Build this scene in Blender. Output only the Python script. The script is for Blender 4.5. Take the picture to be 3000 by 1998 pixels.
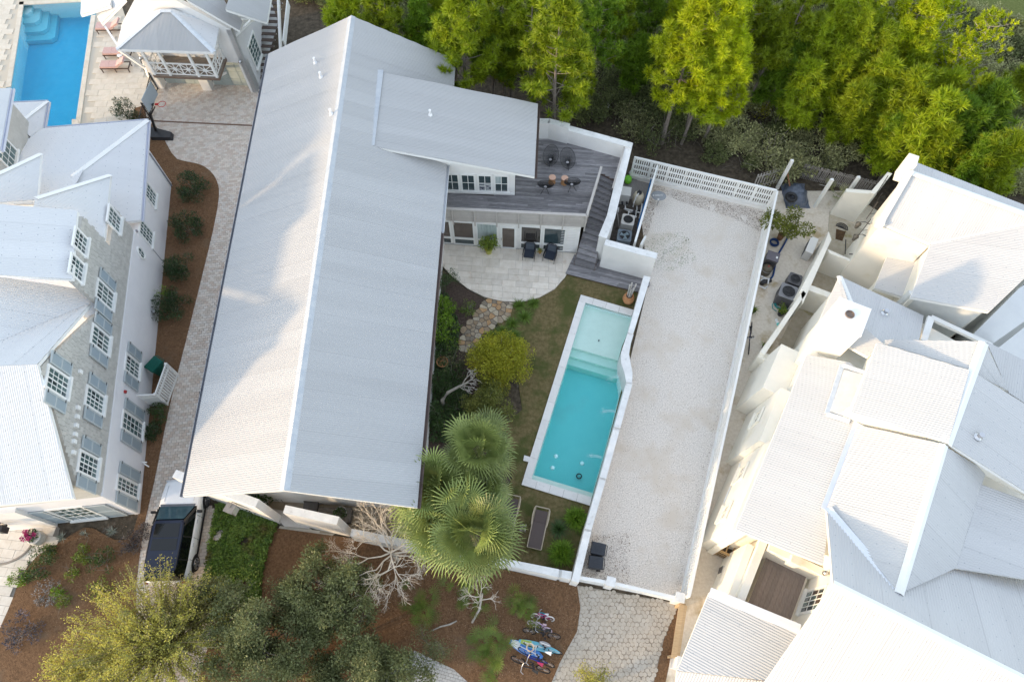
import bpy, math, random
from mathutils import Vector, Matrix, noise
R = math.radians
rnd = random.Random(7)
for o in list(bpy.data.objects): bpy.data.objects.remove(o)
SC = bpy.context.scene
COL = SC.collection
# ------------------------------------------------------------ camera
F, TILT, CAMH, ROLL = 2000.0, R(26.4), 34.0, R(0.6)
cd = bpy.data.cameras.new('camera'); cam = bpy.data.objects.new('camera', cd); COL.objects.link(cam)
cd.sensor_fit = 'HORIZONTAL'; cd.sensor_width = 36; cd.lens = F / 3000 * 36; cd.clip_end = 2000; cd.clip_start = .5
cam.matrix_world = Matrix.Translation((0, 0, CAMH)) @ Matrix.Rotation(TILT, 4, 'X') @ Matrix.Rotation(ROLL, 4, 'Z')
SC.camera = cam
# ------------------------------------------------------------ sky, sun, exposure
SUN_AZ, SUN_EL = R(201), R(8.5)          # direction the sun stands in, counter-clockwise from +X
w = bpy.data.worlds.new('World'); SC.world = w; w.use_nodes = True
nt = w.node_tree; nt.nodes.clear()
sky = nt.nodes.new('ShaderNodeTexSky'); sky.sky_type = 'NISHITA'; sky.sun_disc = False
sky.sun_elevation = SUN_EL; sky.sun_rotation = R(90) - SUN_AZ; sky.air_density = 1.0; sky.dust_density = 0.8; sky.ozone_density = 1.0
bg = nt.nodes.new('ShaderNodeBackground'); bg.inputs[1].default_value = 0.15
ow = nt.nodes.new('ShaderNodeOutputWorld'); hs_ = nt.nodes.new('ShaderNodeHueSaturation'); hs_.inputs['Saturation'].default_value = .7   # thin high cloud pales the sky
nt.links.new(sky.outputs[0], hs_.inputs['Color']); vl = nt.nodes.new('ShaderNodeMixRGB'); vl.inputs[0].default_value = .5; vl.inputs[2].default_value = (1.56, 1.69, 1.92, 1)   # even veil of thin cloud
nt.links.new(hs_.outputs[0], vl.inputs[1]); nt.links.new(vl.outputs[0], bg.inputs[0]); nt.links.new(bg.outputs[0], ow.inputs[0])
sl = bpy.data.lights.new('sun', 'SUN'); sl.energy = .78; sl.angle = R(2.5); sl.color = (1, .72, .42)
so = bpy.data.objects.new('sun', sl); COL.objects.link(so)
sd = Vector((math.cos(SUN_AZ) * math.cos(SUN_EL), math.sin(SUN_AZ) * math.cos(SUN_EL), math.sin(SUN_EL)))
so.rotation_euler = sd.to_track_quat('Z', 'Y').to_euler(); so.location = sd * 90
SC.view_settings.view_transform = 'Standard'; SC.view_settings.look = 'None'; SC.view_settings.gamma = 1
SC.view_settings.exposure = 2.36
SC.render.engine = 'CYCLES'
SC.cycles.max_bounces = 7; SC.cycles.diffuse_bounces = 5; SC.cycles.glossy_bounces = 3; SC.cycles.transmission_bounces = 4
SC.cycles.use_denoising = True; SC.cycles.denoising_prefilter = 'ACCURATE'; SC.cycles.use_adaptive_sampling = False; SC.cycles.sample_clamp_indirect = 4; SC.cycles.blur_glossy = 1; SC.cycles.caustics_reflective = False; SC.cycles.caustics_refractive = False
# ------------------------------------------------------------ image point -> place
def ray(u, v):
    a = u - 1500.; b = v - 999.; c, s = math.cos(ROLL), math.sin(ROLL)
    a, b = a * c + b * s, -a * s + b * c
    return Vector((a, F * math.sin(TILT) - b * math.cos(TILT), -(F * math.cos(TILT) + b * math.sin(TILT))))
def P(u, v, z=0.):
    d = ray(u, v); k = (z - CAMH) / d.z
    return Vector((d.x * k, d.y * k, z))
def plane3(c):
    a, b, e = [P(*q) for q in c]
    n = (b - a).cross(e - a).normalized()
    if n.z < 0: n = -n
    return n, n.dot(a)
def onpl(u, v, pl):
    d = ray(u, v); o = Vector((0, 0, CAMH)); n, k = pl
    return o + d * ((k - n.dot(o)) / n.dot(d))
def proj(X):
    x, y, z = X[0], X[1], X[2] - CAMH
    fw = y * math.sin(TILT) - z * math.cos(TILT); dn = -y * math.cos(TILT) - z * math.sin(TILT)
    a, b = F * x / fw, F * dn / fw; c, s = math.cos(ROLL), math.sin(ROLL)
    return 1500 + a * c - b * s, 999 + a * s + b * c
def inframe(p, m=40):
    u, v = proj(p); return -m < u < 3000 + m and -m < v < 1998 + m
# ------------------------------------------------------------ materials
MATS = {}
def rgb(h):
    h = h.lstrip('#'); c = [int(h[i:i + 2], 16) / 255 for i in (0, 2, 4)]
    return tuple((x / 12.92 if x < .04045 else ((x + .055) / 1.055) ** 2.4) for x in c)
def mat(name, c1, c2=None, scale=4., rough=.7, bump=0., bscale=None, metal=0., var=0., detail=6., c3=None, s3=.6, m3=.5, spec=.4, stretch=None, isl=0., hard=None, trans=None, emit=None, coord='Object', island_mix=None):
    """noise between two colours, optional third colour in patches, per-object and per-piece variation"""
    if name in MATS: return MATS[name]
    m = bpy.data.materials.new(name); m.use_nodes = True; n = m.node_tree.nodes; L = m.node_tree.links
    b = n['Principled BSDF']; b.inputs['Roughness'].default_value = rough; b.inputs['Metallic'].default_value = metal
    b.inputs['Specular IOR Level'].default_value = spec
    c2 = c2 or c1
    tc = n.new('ShaderNodeTexCoord'); mp = n.new('ShaderNodeMapping'); L.new(tc.outputs[coord], mp.inputs[0])
    if stretch: mp.inputs['Scale'].default_value = stretch
    nz = n.new('ShaderNodeTexNoise'); nz.inputs['Scale'].default_value = scale; nz.inputs['Detail'].default_value = detail; nz.inputs['Roughness'].default_value = .65
    L.new(mp.outputs[0], nz.inputs[0])
    rp = n.new('ShaderNodeValToRGB'); e = rp.color_ramp.elements
    lo, hi = hard or (.33, .67)
    e[0].position = lo; e[0].color = (*c1, 1); e[1].position = hi; e[1].color = (*c2, 1)
    L.new(nz.outputs[0], rp.inputs[0]); out = rp.outputs[0]
    if c3:
        n3 = n.new('ShaderNodeTexNoise'); n3.inputs['Scale'].default_value = s3; n3.inputs['Detail'].default_value = 5; n3.inputs['Roughness'].default_value = .6; L.new(mp.outputs[0], n3.inputs[0])
        r3 = n.new('ShaderNodeValToRGB'); r3.color_ramp.elements[0].position = m3; r3.color_ramp.elements[1].position = m3 + .14; L.new(n3.outputs[0], r3.inputs[0])
        mx = n.new('ShaderNodeMixRGB'); L.new(r3.outputs[0], mx.inputs[0]); L.new(out, mx.inputs[1]); mx.inputs[2].default_value = (*c3, 1); out = mx.outputs[0]
    if island_mix:
        g = n.new('ShaderNodeNewGeometry'); oi = n.new('ShaderNodeObjectInfo'); ad = n.new('ShaderNodeMath'); ad.operation = 'ADD'; L.new(g.outputs['Random Per Island'], ad.inputs[0]); L.new(oi.outputs['Random'], ad.inputs[1])
        fr = n.new('ShaderNodeMath'); fr.operation = 'FRACT'; L.new(ad.outputs[0], fr.inputs[0])
        r4 = n.new('ShaderNodeValToRGB'); r4.color_ramp.interpolation = 'CONSTANT'
        while len(r4.color_ramp.elements) < len(island_mix): r4.color_ramp.elements.new(.5)
        for i, c in enumerate(island_mix): r4.color_ramp.elements[i].position = i / len(island_mix); r4.color_ramp.elements[i].color = (*c, 1)
        L.new(fr.outputs[0], r4.inputs[0])
        mx = n.new('ShaderNodeMixRGB'); mx.blend_type = 'MULTIPLY'; mx.inputs[0].default_value = 1; L.new(r4.outputs[0], mx.inputs[1]); L.new(out, mx.inputs[2]); out = mx.outputs[0]
    if var or isl:
        oi = n.new('ShaderNodeObjectInfo'); g = n.new('ShaderNodeNewGeometry')
        ma = n.new('ShaderNodeMath'); ma.operation = 'MULTIPLY'; L.new(oi.outputs['Random'], ma.inputs[0]); ma.inputs[1].default_value = 2 * var
        mb = n.new('ShaderNodeMath'); mb.operation = 'MULTIPLY_ADD'; L.new(g.outputs['Random Per Island'], mb.inputs[0]); mb.inputs[1].default_value = 2 * isl; L.new(ma.outputs[0], mb.inputs[2])
        mc = n.new('ShaderNodeMath'); mc.operation = 'ADD'; L.new(mb.outputs[0], mc.inputs[0]); mc.inputs[1].default_value = 1 - var - isl
        mx = n.new('ShaderNodeMixRGB'); mx.blend_type = 'MULTIPLY'; mx.inputs[0].default_value = 1; L.new(out, mx.inputs[1]); L.new(mc.outputs[0], mx.inputs[2]); out = mx.outputs[0]
    L.new(out, b.inputs['Base Color'])
    if bump:
        n2 = n.new('ShaderNodeTexNoise'); n2.inputs['Scale'].default_value = bscale or scale * 3; n2.inputs['Detail'].default_value = 4; L.new(mp.outputs[0], n2.inputs[0])
        bp = n.new('ShaderNodeBump'); bp.inputs['Strength'].default_value = bump; bp.inputs['Distance'].default_value = .05; L.new(n2.outputs[0], bp.inputs['Height']); L.new(bp.outputs[0], b.inputs['Normal'])
    if trans:   # thin leaf: some light passes
        t = n.new('ShaderNodeBsdfTranslucent'); L.new(out, t.inputs[0]); ms = n.new('ShaderNodeMixShader'); ms.inputs[0].default_value = trans
        L.new(b.outputs[0], ms.inputs[1]); L.new(t.outputs[0], ms.inputs[2]); L.new(ms.outputs[0], n['Material Output'].inputs[0])
    if emit: b.inputs['Emission Color'].default_value = (*emit, 1); b.inputs['Emission Strength'].default_value = 1
    MATS[name] = m; return m
def roofmat(name, c1, c2, pitch_u=.3, pitch_v=.75, var=.03, dot=(.25, .26, .28), stain=.12):
    """painted corrugated metal; screw heads in rows, faint streaks down the slope; UV in metres"""
    m = bpy.data.materials.new(name); m.use_nodes = True; n = m.node_tree.nodes; L = m.node_tree.links; b = n['Principled BSDF']
    b.inputs['Roughness'].default_value = .8; b.inputs['Specular IOR Level'].default_value = .06; b.inputs['Metallic'].default_value = 0.
    uv = n.new('ShaderNodeUVMap'); mp = n.new('ShaderNodeMapping'); mp.inputs['Scale'].default_value = (1.2, .12, 1); L.new(uv.outputs[0], mp.inputs[0])
    nz = n.new('ShaderNodeTexNoise'); nz.inputs['Scale'].default_value = 1.; nz.inputs['Detail'].default_value = 7; L.new(mp.outputs[0], nz.inputs[0])
    rp = n.new('ShaderNodeValToRGB'); rp.color_ramp.elements[0].position = .3; rp.color_ramp.elements[1].position = .62; rp.color_ramp.elements[0].color = (*c1, 1); rp.color_ramp.elements[1].color = (*c2, 1); L.new(nz.outputs[0], rp.inputs[0])
    oi = n.new('ShaderNodeObjectInfo'); ma = n.new('ShaderNodeMath'); ma.operation = 'MULTIPLY_ADD'; L.new(oi.outputs['Random'], ma.inputs[0]); ma.inputs[1].default_value = 2 * var; ma.inputs[2].default_value = 1 - var
    mx = n.new('ShaderNodeMixRGB'); mx.blend_type = 'MULTIPLY'; mx.inputs[0].default_value = 1; L.new(rp.outputs[0], mx.inputs[1]); L.new(ma.outputs[0], mx.inputs[2])
    sp = n.new('ShaderNodeSeparateXYZ'); L.new(uv.outputs[0], sp.inputs[0])
    def fr(sock, p):
        d = n.new('ShaderNodeMath'); d.operation = 'DIVIDE'; L.new(sock, d.inputs[0]); d.inputs[1].default_value = p
        f = n.new('ShaderNodeMath'); f.operation = 'FRACT'; L.new(d.outputs[0], f.inputs[0])
        s = n.new('ShaderNodeMath'); s.operation = 'SUBTRACT'; L.new(f.outputs[0], s.inputs[0]); s.inputs[1].default_value = .5
        k = n.new('ShaderNodeMath'); k.operation = 'MULTIPLY'; L.new(s.outputs[0], k.inputs[0]); k.inputs[1].default_value = p
        q = n.new('ShaderNodeMath'); q.operation = 'MULTIPLY'; L.new(k.outputs[0], q.inputs[0]); L.new(k.outputs[0], q.inputs[1]); return q.outputs[0]
    ad = n.new('ShaderNodeMath'); ad.operation = 'ADD'; L.new(fr(sp.outputs[0], pitch_u), ad.inputs[0]); L.new(fr(sp.outputs[1], pitch_v), ad.inputs[1])
    lt = n.new('ShaderNodeMath'); lt.operation = 'LESS_THAN'; L.new(ad.outputs[0], lt.inputs[0]); lt.inputs[1].default_value = .022 ** 2
    m2 = n.new('ShaderNodeMixRGB'); L.new(lt.outputs[0], m2.inputs[0]); L.new(mx.outputs[0], m2.inputs[1]); m2.inputs[2].default_value = (*dot, 1)
    L.new(m2.outputs[0], b.inputs['Base Color'])
    MATS[name] = m; return m
def glassmat(name, c, rough=.03):
    m = mat(name, c, tuple(x * 1.6 for x in c), scale=1.5, rough=rough, spec=1.0); return m
white = mat('white_stucco', (.80, .79, .77), (.74, .73, .71), scale=1.2, rough=.85, bump=.12, bscale=60, c3=(.66, .65, .62), s3=.8, m3=.62)
whitep = mat('white_paint', (.82, .82, .80), (.77, .77, .75), scale=2, rough=.5)
wcap = mat('weathered_white_cap', (.80, .80, .79), (.66, .66, .65), scale=2.5, rough=.8, c3=(.48, .48, .47), s3=3.5, m3=.6, bump=.1, bscale=40)
stucco_l = mat('lavender_white_stucco', (.80, .79, .80), (.75, .74, .755), scale=1.1, rough=.9, bump=.2, bscale=50)
cream = mat('cream_stucco', (.83, .80, .72), (.78, .75, .67), scale=.9, rough=.9, bump=.12, bscale=50, c3=(.74, .70, .58), s3=.7, m3=.6)
black = mat('black_metal', (.018, .018, .02), (.03, .03, .032), rough=.45)
dglass = glassmat('dark_window_glass', (.028, .045, .05))
gglass = glassmat('green_tint_glass', (.06, .10, .10))
# ------------------------------------------------------------ mesh helpers
ORG = {}
def V(p): return p if isinstance(p, Vector) else Vector(p)
class MB:
    def __init__(s): s.v = []; s.f = []; s.uv = None
    def add(s, vs, fs):
        k = len(s.v); s.v += [V(p) for p in vs]; s.f += [tuple(i + k for i in f) for f in fs]; return s
    def hexa(s, a, b):          # two quads (lists of 4), bottom and top
        return s.add(list(a) + list(b), [(3, 2, 1, 0), (4, 5, 6, 7), (0, 1, 5, 4), (1, 2, 6, 5), (2, 3, 7, 6), (3, 0, 4, 7)])
    def box(s, c, size, rz=0., tilt=None):
        c = V(c); x, y, z = size[0] / 2, size[1] / 2, size[2] / 2; M = Matrix.Rotation(rz, 3, 'Z')
        if tilt: M = M @ Matrix.Rotation(tilt[1], 3, tilt[0])
        q = [(-x, -y), (x, -y), (x, y), (-x, y)]
        return s.hexa([c + M @ Vector((a, b, -z)) for a, b in q], [c + M @ Vector((a, b, z)) for a, b in q])
    def bar(s, p, q, w, h, up=(0, 0, 1)):     # rectangular bar from p to q
        p, q = V(p), V(q); d = (q - p).normalized(); up = V(up)
        if abs(d.dot(up)) > .98: up = Vector((1, 0, 0))
        x = d.cross(up).normalized() * w / 2; y = x.cross(d).normalized() * h / 2
        return s.hexa([p - x - y, p + x - y, p + x + y, p - x + y], [q - x - y, q + x - y, q + x + y, q - x + y])
    def prism(s, pts, z0, z1):   # pts: 2D/3D outline
        n = len(pts); a = [Vector((p[0], p[1], z0)) for p in pts]; b = [Vector((p[0], p[1], z1)) for p in pts]
        ar = sum(pts[i][0] * pts[(i + 1) % n][1] - pts[(i + 1) % n][0] * pts[i][1] for i in range(n))
        if ar < 0: a.reverse(); b.reverse()
        return s.add(a + b, [tuple(range(n))[::-1], tuple(range(n, 2 * n))] + [(i, (i + 1) % n, n + (i + 1) % n, n + i) for i in range(n)])
    def slab(s, pts, vec):       # extrude a 3D polygon by a vector
        n = len(pts); a = [V(p) for p in pts]; b = [p + V(vec) for p in a]
        return s.add(a + b, [tuple(range(n))[::-1], tuple(range(n, 2 * n))] + [(i, (i + 1) % n, n + (i + 1) % n, n + i) for i in range(n)])
    def tube(s, path, r, n=6, caps=True):
        path = [V(p) for p in path]; k = len(s.v); m = len(path)
        rr = r if isinstance(r, (list, tuple)) else [r] * m
        up = Vector((.31, .17, .93))
        for i, p in enumerate(path):
            d = path[min(i + 1, m - 1)] - path[max(i - 1, 0)]
            if d.length < 1e-9: d = Vector((0, 0, 1))
            d.normalize(); x = d.cross(up)
            if x.length < .05: x = d.cross(Vector((1, 0, 0)))
            x.normalize(); y = d.cross(x)
            for j in range(n):
                t = 2 * math.pi * j / n; s.v.append(p + (x * math.cos(t) + y * math.sin(t)) * rr[i])
        for i in range(m - 1):
            for j in range(n):
                a = k + i * n + j; b = k + i * n + (j + 1) % n; s.f.append((a, b, b + n, a + n))
        if caps: s.f.append(tuple(k + j for j in range(n))[::-1]); s.f.append(tuple(k + (m - 1) * n + j for j in range(n)))
        return s
    def lathe(s, prof, c=(0, 0, 0), n=20, close=True, sx=1., sy=1.):
        c = V(c); k = len(s.v); m = len(prof)
        for r, z in prof:
            for j in range(n):
                t = 2 * math.pi * j / n; s.v.append(c + Vector((r * math.cos(t) * sx, r * math.sin(t) * sy, z)))
        for i in range(m - 1):
            for j in range(n):
                a = k + i * n + j; b = k + i * n + (j + 1) % n; s.f.append((a, b, b + n, a + n))
        if close:
            s.f.append(tuple(k + j for j in range(n))[::-1]); s.f.append(tuple(k + (m - 1) * n + j for j in range(n)))
        return s
    def build(s, name, m, parent=None, world=True, smooth=False):
        o = ORG.get(parent, Vector()) if (parent is not None and world) else Vector()
        me = bpy.data.meshes.new(name); me.from_pydata([tuple(p - o) for p in s.v], [], s.f)
        if s.uv:
            ul = me.uv_layers.new(name='UVMap')
            for lp in me.loops: ul.data[lp.index].uv = s.uv[lp.vertex_index]
        me.materials.append(m)
        if smooth:
            for p in me.polygons: p.use_smooth = True
        me.update()
        ob = bpy.data.objects.new(name, me); COL.objects.link(ob)
        if parent is not None: ob.parent = parent
        ORG[ob] = o
        return ob
def tag(o, label=None, cat=None, group=None, kind=None):
    if label: o['label'] = label
    if cat: o['category'] = cat
    if group: o['group'] = group
    if kind: o['kind'] = kind
    return o
def thing(name, label, cat, loc=(0, 0, 0), rz=0., group=None):
    o = bpy.data.objects.new(name, None); COL.objects.link(o); o.empty_display_size = .2
    o.location = loc; o.rotation_euler = (0, 0, rz); ORG[o] = V(loc) if rz == 0 else Vector()
    return tag(o, label, cat, group)
def dup(o, loc=None, rz=None, scale=None, label=None, group=None, parent=None):
    c = o.copy(); COL.objects.link(c)
    if parent is not None: c.parent = parent
    if loc is not None: c.location = loc
    if rz is not None: c.rotation_euler = (0, 0, rz)
    if scale is not None: c.scale = scale if hasattr(scale, '__len__') else (scale,) * 3
    if label: c['label'] = label
    if group: c['group'] = group
    for ch in list(o.children):
        dup(ch, parent=c)
    return c
def inpoly(x, y, poly):
    r = False; n = len(poly); j = n - 1
    for i in range(n):
        xi, yi = poly[i][0], poly[i][1]; xj, yj = poly[j][0], poly[j][1]
        if (yi > y) != (yj > y) and x < (xj - xi) * (y - yi) / (yj - yi) + xi: r = not r
        j = i
    return r
def clip(poly, a, b):           # keep the part of a 2D polygon left of the line a->b
    out = []; n = len(poly)
    def sd(p): return (b[0] - a[0]) * (p[1] - a[1]) - (b[1] - a[1]) * (p[0] - a[0])
    for i in range(n):
        p, q = poly[i], poly[(i + 1) % n]; d0, d1 = sd(p), sd(q)
        if d0 >= 0: out.append(p)
        if (d0 >= 0) != (d1 >= 0): t = d0 / (d0 - d1); out.append((p[0] + (q[0] - p[0]) * t, p[1] + (q[1] - p[1]) * t))
    return out
def clipto(poly, convex):
    n = len(convex)
    ar = sum(convex[i][0] * convex[(i + 1) % n][1] - convex[(i + 1) % n][0] * convex[i][1] for i in range(n))
    c = convex if ar > 0 else convex[::-1]
    for i in range(n):
        poly = clip(poly, c[i], c[(i + 1) % n])
        if len(poly) < 3: return []
    return poly
def parea(p): n = len(p); return abs(sum(p[i][0] * p[(i + 1) % n][1] - p[(i + 1) % n][0] * p[i][1] for i in range(n))) / 2
def pieces(parent, name, polys, m, z0, z1, jit=.004, limit=300, stuff=None, shrink=0.):
    """flat pieces (slabs, pavers, boards): the largest in view are objects, the rest one stuff part"""
    items = []
    for p in polys:
        if len(p) < 3: continue
        cx = sum(q[0] for q in p) / len(p); cy = sum(q[1] for q in p) / len(p)
        if not inframe((cx, cy, z1), 60): continue
        if shrink:
            q2 = []
            for q in p:
                d = math.hypot(q[0] - cx, q[1] - cy) + 1e-6; k = max(.2, 1 - shrink * 1.3 / d); q2.append((cx + (q[0] - cx) * k, cy + (q[1] - cy) * k))
            p = q2
        pr = [proj((q[0], q[1], z1)) for q in p]; a = parea(pr)
        if a > 3: items.append((a, p))
    items.sort(key=lambda t: -t[0])
    for a, p in items[:limit]:
        MB().prism(p, z0, z1 + rnd.uniform(-jit, jit)).build(name, m, parent)
    if items[limit:]:
        mb = MB()
        for a, p in items[limit:]: mb.prism(p, z0, z1 + rnd.uniform(-jit, jit))
        o = mb.build(stuff or name + '_field', m, parent); o['kind'] = 'stuff'
def grid_cells(poly, ang, w, h, gap, bond=.5, org=(0, 0)):
    """running-bond rectangles inside a polygon, clipped to it (polygon may be concave: cells tested by centre)"""
    c, s = math.cos(ang), math.sin(ang); L = [((p[0] - org[0]) * c + (p[1] - org[1]) * s, -(p[0] - org[0]) * s + (p[1] - org[1]) * c) for p in poly]
    x0, x1 = min(p[0] for p in L), max(p[0] for p in L); y0, y1 = min(p[1] for p in L), max(p[1] for p in L)
    out = []; j = math.floor(y0 / h)
    while j * h < y1:
        off = (j % 2) * bond * w; i = math.floor((x0 - off) / w)
        while i * w + off < x1:
            a, b = i * w + off, j * h; cx, cy = a + w / 2, b + h / 2
            if inpoly(cx, cy, L):
                r = [(a + gap / 2, b + gap / 2), (a + w - gap / 2, b + gap / 2), (a + w - gap / 2, b + h - gap / 2), (a + gap / 2, b + h - gap / 2)]
                out.append([(x * c - y * s + org[0], x * s + y * c + org[1]) for x, y in r])
            i += 1
        j += 1
    return out
def G(pts, z=0.): return [tuple(P(u, v, z)[:2]) for u, v in pts]
def sheet(name, pts, z, m, kind='structure', label=None, thick=.05):
    o = MB().prism(pts, z - thick, z).build(name, m); o['kind'] = kind
    return o
def smoothpts(pts, n=6, closed=True):
    out = []; k = len(pts)
    for i in range(k if closed else k - 1):
        p0, p1, p2, p3 = [Vector(pts[(i + d) % k][:2]) if closed else Vector(pts[min(max(i + d, 0), k - 1)][:2]) for d in (-1, 0, 1, 2)]
        for j in range(n):
            t = j / n
            out.append(tuple(.5 * ((2 * p1) + (-p0 + p2) * t + (2 * p0 - 5 * p1 + 4 * p2 - p3) * t * t + (-p0 + 3 * p1 - 3 * p2 + p3) * t ** 3)))
    if not closed: out.append(tuple(pts[-1][:2]))
    return out
# ============================================================ roofs, walls, windows
rf_main = roofmat('pale_metal_roof', (.43, .43, .43), (.46, .46, .46), pitch_u=.45, pitch_v=.9, var=.035, dot=(.42, .43, .45))
rf_left = roofmat('white_metal_roof', (.645, .65, .66), (.67, .675, .685), pitch_u=.4, pitch_v=.6, var=.015, dot=(.40, .42, .45))
rf_right = roofmat('bright_white_metal_roof', (.51, .51, .51), (.54, .54, .54), pitch_u=.6, pitch_v=.6, var=.015, dot=(.34, .36, .38))
flash = mat('metal_flashing', (.52, .56, .60), (.66, .69, .72), scale=6, rough=.4)
def corrugate(parent, pts, m, pitch, amp, sheetw, name='roof_sheet'):
    n = (pts[1] - pts[0]).cross(pts[2] - pts[0]).normalized()
    if n.z < 0: n = -n
    g = Vector((0, 0, -1)) - n * n.dot(Vector((0, 0, -1)))
    g = g.normalized() if g.length > 1e-4 else Vector((1, 0, 0))
    a = n.cross(g).normalized(); o = pts[0]
    q = [((p - o).dot(a), (p - o).dot(g)) for p in pts]; k = len(q)
    s0, s1 = min(x for x, _ in q), max(x for x, _ in q)
    ns = max(1, round((s1 - s0) / sheetw)); step = pitch / 6
    for i in range(ns):
        A = s0 + (s1 - s0) * i / ns; B = s0 + (s1 - s0) * (i + 1) / ns
        cnt = max(2, int((B - A) / step)); mb = MB(); mb.uv = []
        ss = [A + (B - A) * j / cnt for j in range(cnt + 1)]; ss[0] += 1e-4; ss[-1] -= 1e-4
        cols = []
        for s in ss:
            ts = []
            for e in range(k):
                (xa, ya), (xb, yb) = q[e], q[(e + 1) % k]
                if (xa > s) != (xb > s): ts.append(ya + (yb - ya) * (s - xa) / (xb - xa))
            if len(ts) >= 2: cols.append((s, min(ts), max(ts)))
        for s, t0, t1 in cols:
            h = amp * math.cos(2 * math.pi * s / pitch) + (.004 if i % 2 else 0)
            for t in (t0, t1): mb.v.append(o + a * s + g * t + n * h); mb.uv.append((s, t))
        for j in range(len(cols) - 1): mb.f.append((2 * j, 2 * j + 2, 2 * j + 3, 2 * j + 1))
        if len(cols) > 1: mb.build(name, m, parent)
def roof(house, px, ctrl, m, pitch=.09, amp=.013, sheetw=.95, thick=.16, fm=None, name='roof_slope', pts=None):
    pl = plane3(ctrl) if ctrl else None
    pts = pts or [onpl(u, v, pl) for u, v in px]
    if len(pts) == 4 and not ctrl:      # keep the quad flat
        n_ = (pts[1] - pts[0]).cross(pts[2] - pts[0]); pts[3] = pts[3].copy(); pts[3].z = pts[0].z - (n_.x * (pts[3].x - pts[0].x) + n_.y * (pts[3].y - pts[0].y)) / n_.z
    nn = (pts[1] - pts[0]).cross(pts[2] - pts[0])
    if nn.z < 0: pts = pts[::-1]
    d = Vector((0, 0, -.035))
    s = MB().slab([p + d for p in pts][::-1], (0, 0, -thick)).build(name, fm or whitep, house)
    corrugate(s, pts, m, pitch, amp, sheetw)
    return s, pts
def cap(parent, p, q, w=.3, drop=.06, m=None, name='ridge_cap', lift=.035):
    p, q = V(p), V(q); d = (q - p).normalized(); x = Vector((d.y, -d.x, 0)).normalized() * w / 2; up = Vector((0, 0, lift)); dn = Vector((0, 0, drop))
    mb = MB(); A = [p + up, p + up + x - dn, q + up + x - dn, q + up]; B = [p + up - x - dn, p + up, q + up, q + up - x - dn]
    th = Vector((0, 0, -.02)); mb.slab(A, th); mb.slab(B, th)
    return mb.build(name, m or whitep, parent)
def wall(parent, a, b, z0, z1, thick, m, name='wall', z1b=None, side=1):
    a, b = V(a), V(b); d = (b - a); d.z = 0; nrm = Vector((-d.y, d.x, 0)).normalized() * thick * side
    z1b = z1 if z1b is None else z1b
    def at(p, z): return Vector((p.x, p.y, z))
    lo = [at(a, z0), at(b, z0), at(b + nrm, z0), at(a + nrm, z0)]; hi = [at(a, z1), at(b, z1b), at(b + nrm, z1b), at(a + nrm, z1)]
    if side < 0: lo.reverse(); hi.reverse()
    return MB().hexa(lo, hi).build(name, m, parent)
def window(parent, O, ex, n, w, h, cols, rows, glass, trim=.11, proud=.05, fm=None, mull=.03, split=None, sill=True, name='window'):
    """O: lower-left outer corner on the wall face, ex along the wall, n outward"""
    fm = fm or whitep; ez = Vector((0, 0, 1)); ex = ex.normalized(); n = n.normalized(); mb = MB()
    def rect(x0, x1, z0, z1, d0, d1):
        mb.hexa([O + ex * x0 + ez * z0 + n * d0, O + ex * x1 + ez * z0 + n * d0, O + ex * x1 + ez * z0 + n * d1, O + ex * x0 + ez * z0 + n * d1],
                [O + ex * x0 + ez * z1 + n * d0, O + ex * x1 + ez * z1 + n * d0, O + ex * x1 + ez * z1 + n * d1, O + ex * x0 + ez * z1 + n * d1])
    t = trim
    rect(0, t, 0, h, -.04, proud); rect(w - t, w, 0, h, -.04, proud); rect(t, w - t, h - t, h, -.04, proud)
    rect(-.04 if sill else t, w + .04 if sill else w - t, -.02 if sill else 0, t, -.04 + (.001 if sill else 0), proud + (.09 if sill else 0))
    W = (w - 2 * t); Hh = h - 2 * t
    xs = [t + W * i / cols for i in range(cols + 1)]; zs = [t + Hh * j / rows for j in range(rows + 1)]
    for i in range(1, cols):
        k = mull * (1.8 if split == i else 1); rect(xs[i] - k / 2, xs[i] + k / 2, t, h - t, -.02, .026)
    for j in range(1, rows): rect(t, w - t, zs[j] - mull / 2, zs[j] + mull / 2, -.02, .022)
    f = mb.build(name, fm, parent)
    for i in range(cols):
        for j in range(rows):
            p = MB(); x0, x1, z0, z1 = xs[i] + mull * .3, xs[i + 1] - mull * .3, zs[j] + mull * .3, zs[j + 1] - mull * .3
            tl = rnd.uniform(-.004, .004)
            p.hexa([O + ex * x0 + ez * z0 + n * -.012, O + ex * x1 + ez * z0 + n * -.012, O + ex * x1 + ez * z0 + n * (.006 + tl), O + ex * x0 + ez * z0 + n * (.006 - tl)],
                   [O + ex * x0 + ez * z1 + n * -.012, O + ex * x1 + ez * z1 + n * -.012, O + ex * x1 + ez * z1 + n * .006, O + ex * x0 + ez * z1 + n * .006])
            p.build('pane', glass if not isinstance(glass, (list, tuple)) else rnd.choice(glass), f)
    return f
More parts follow.
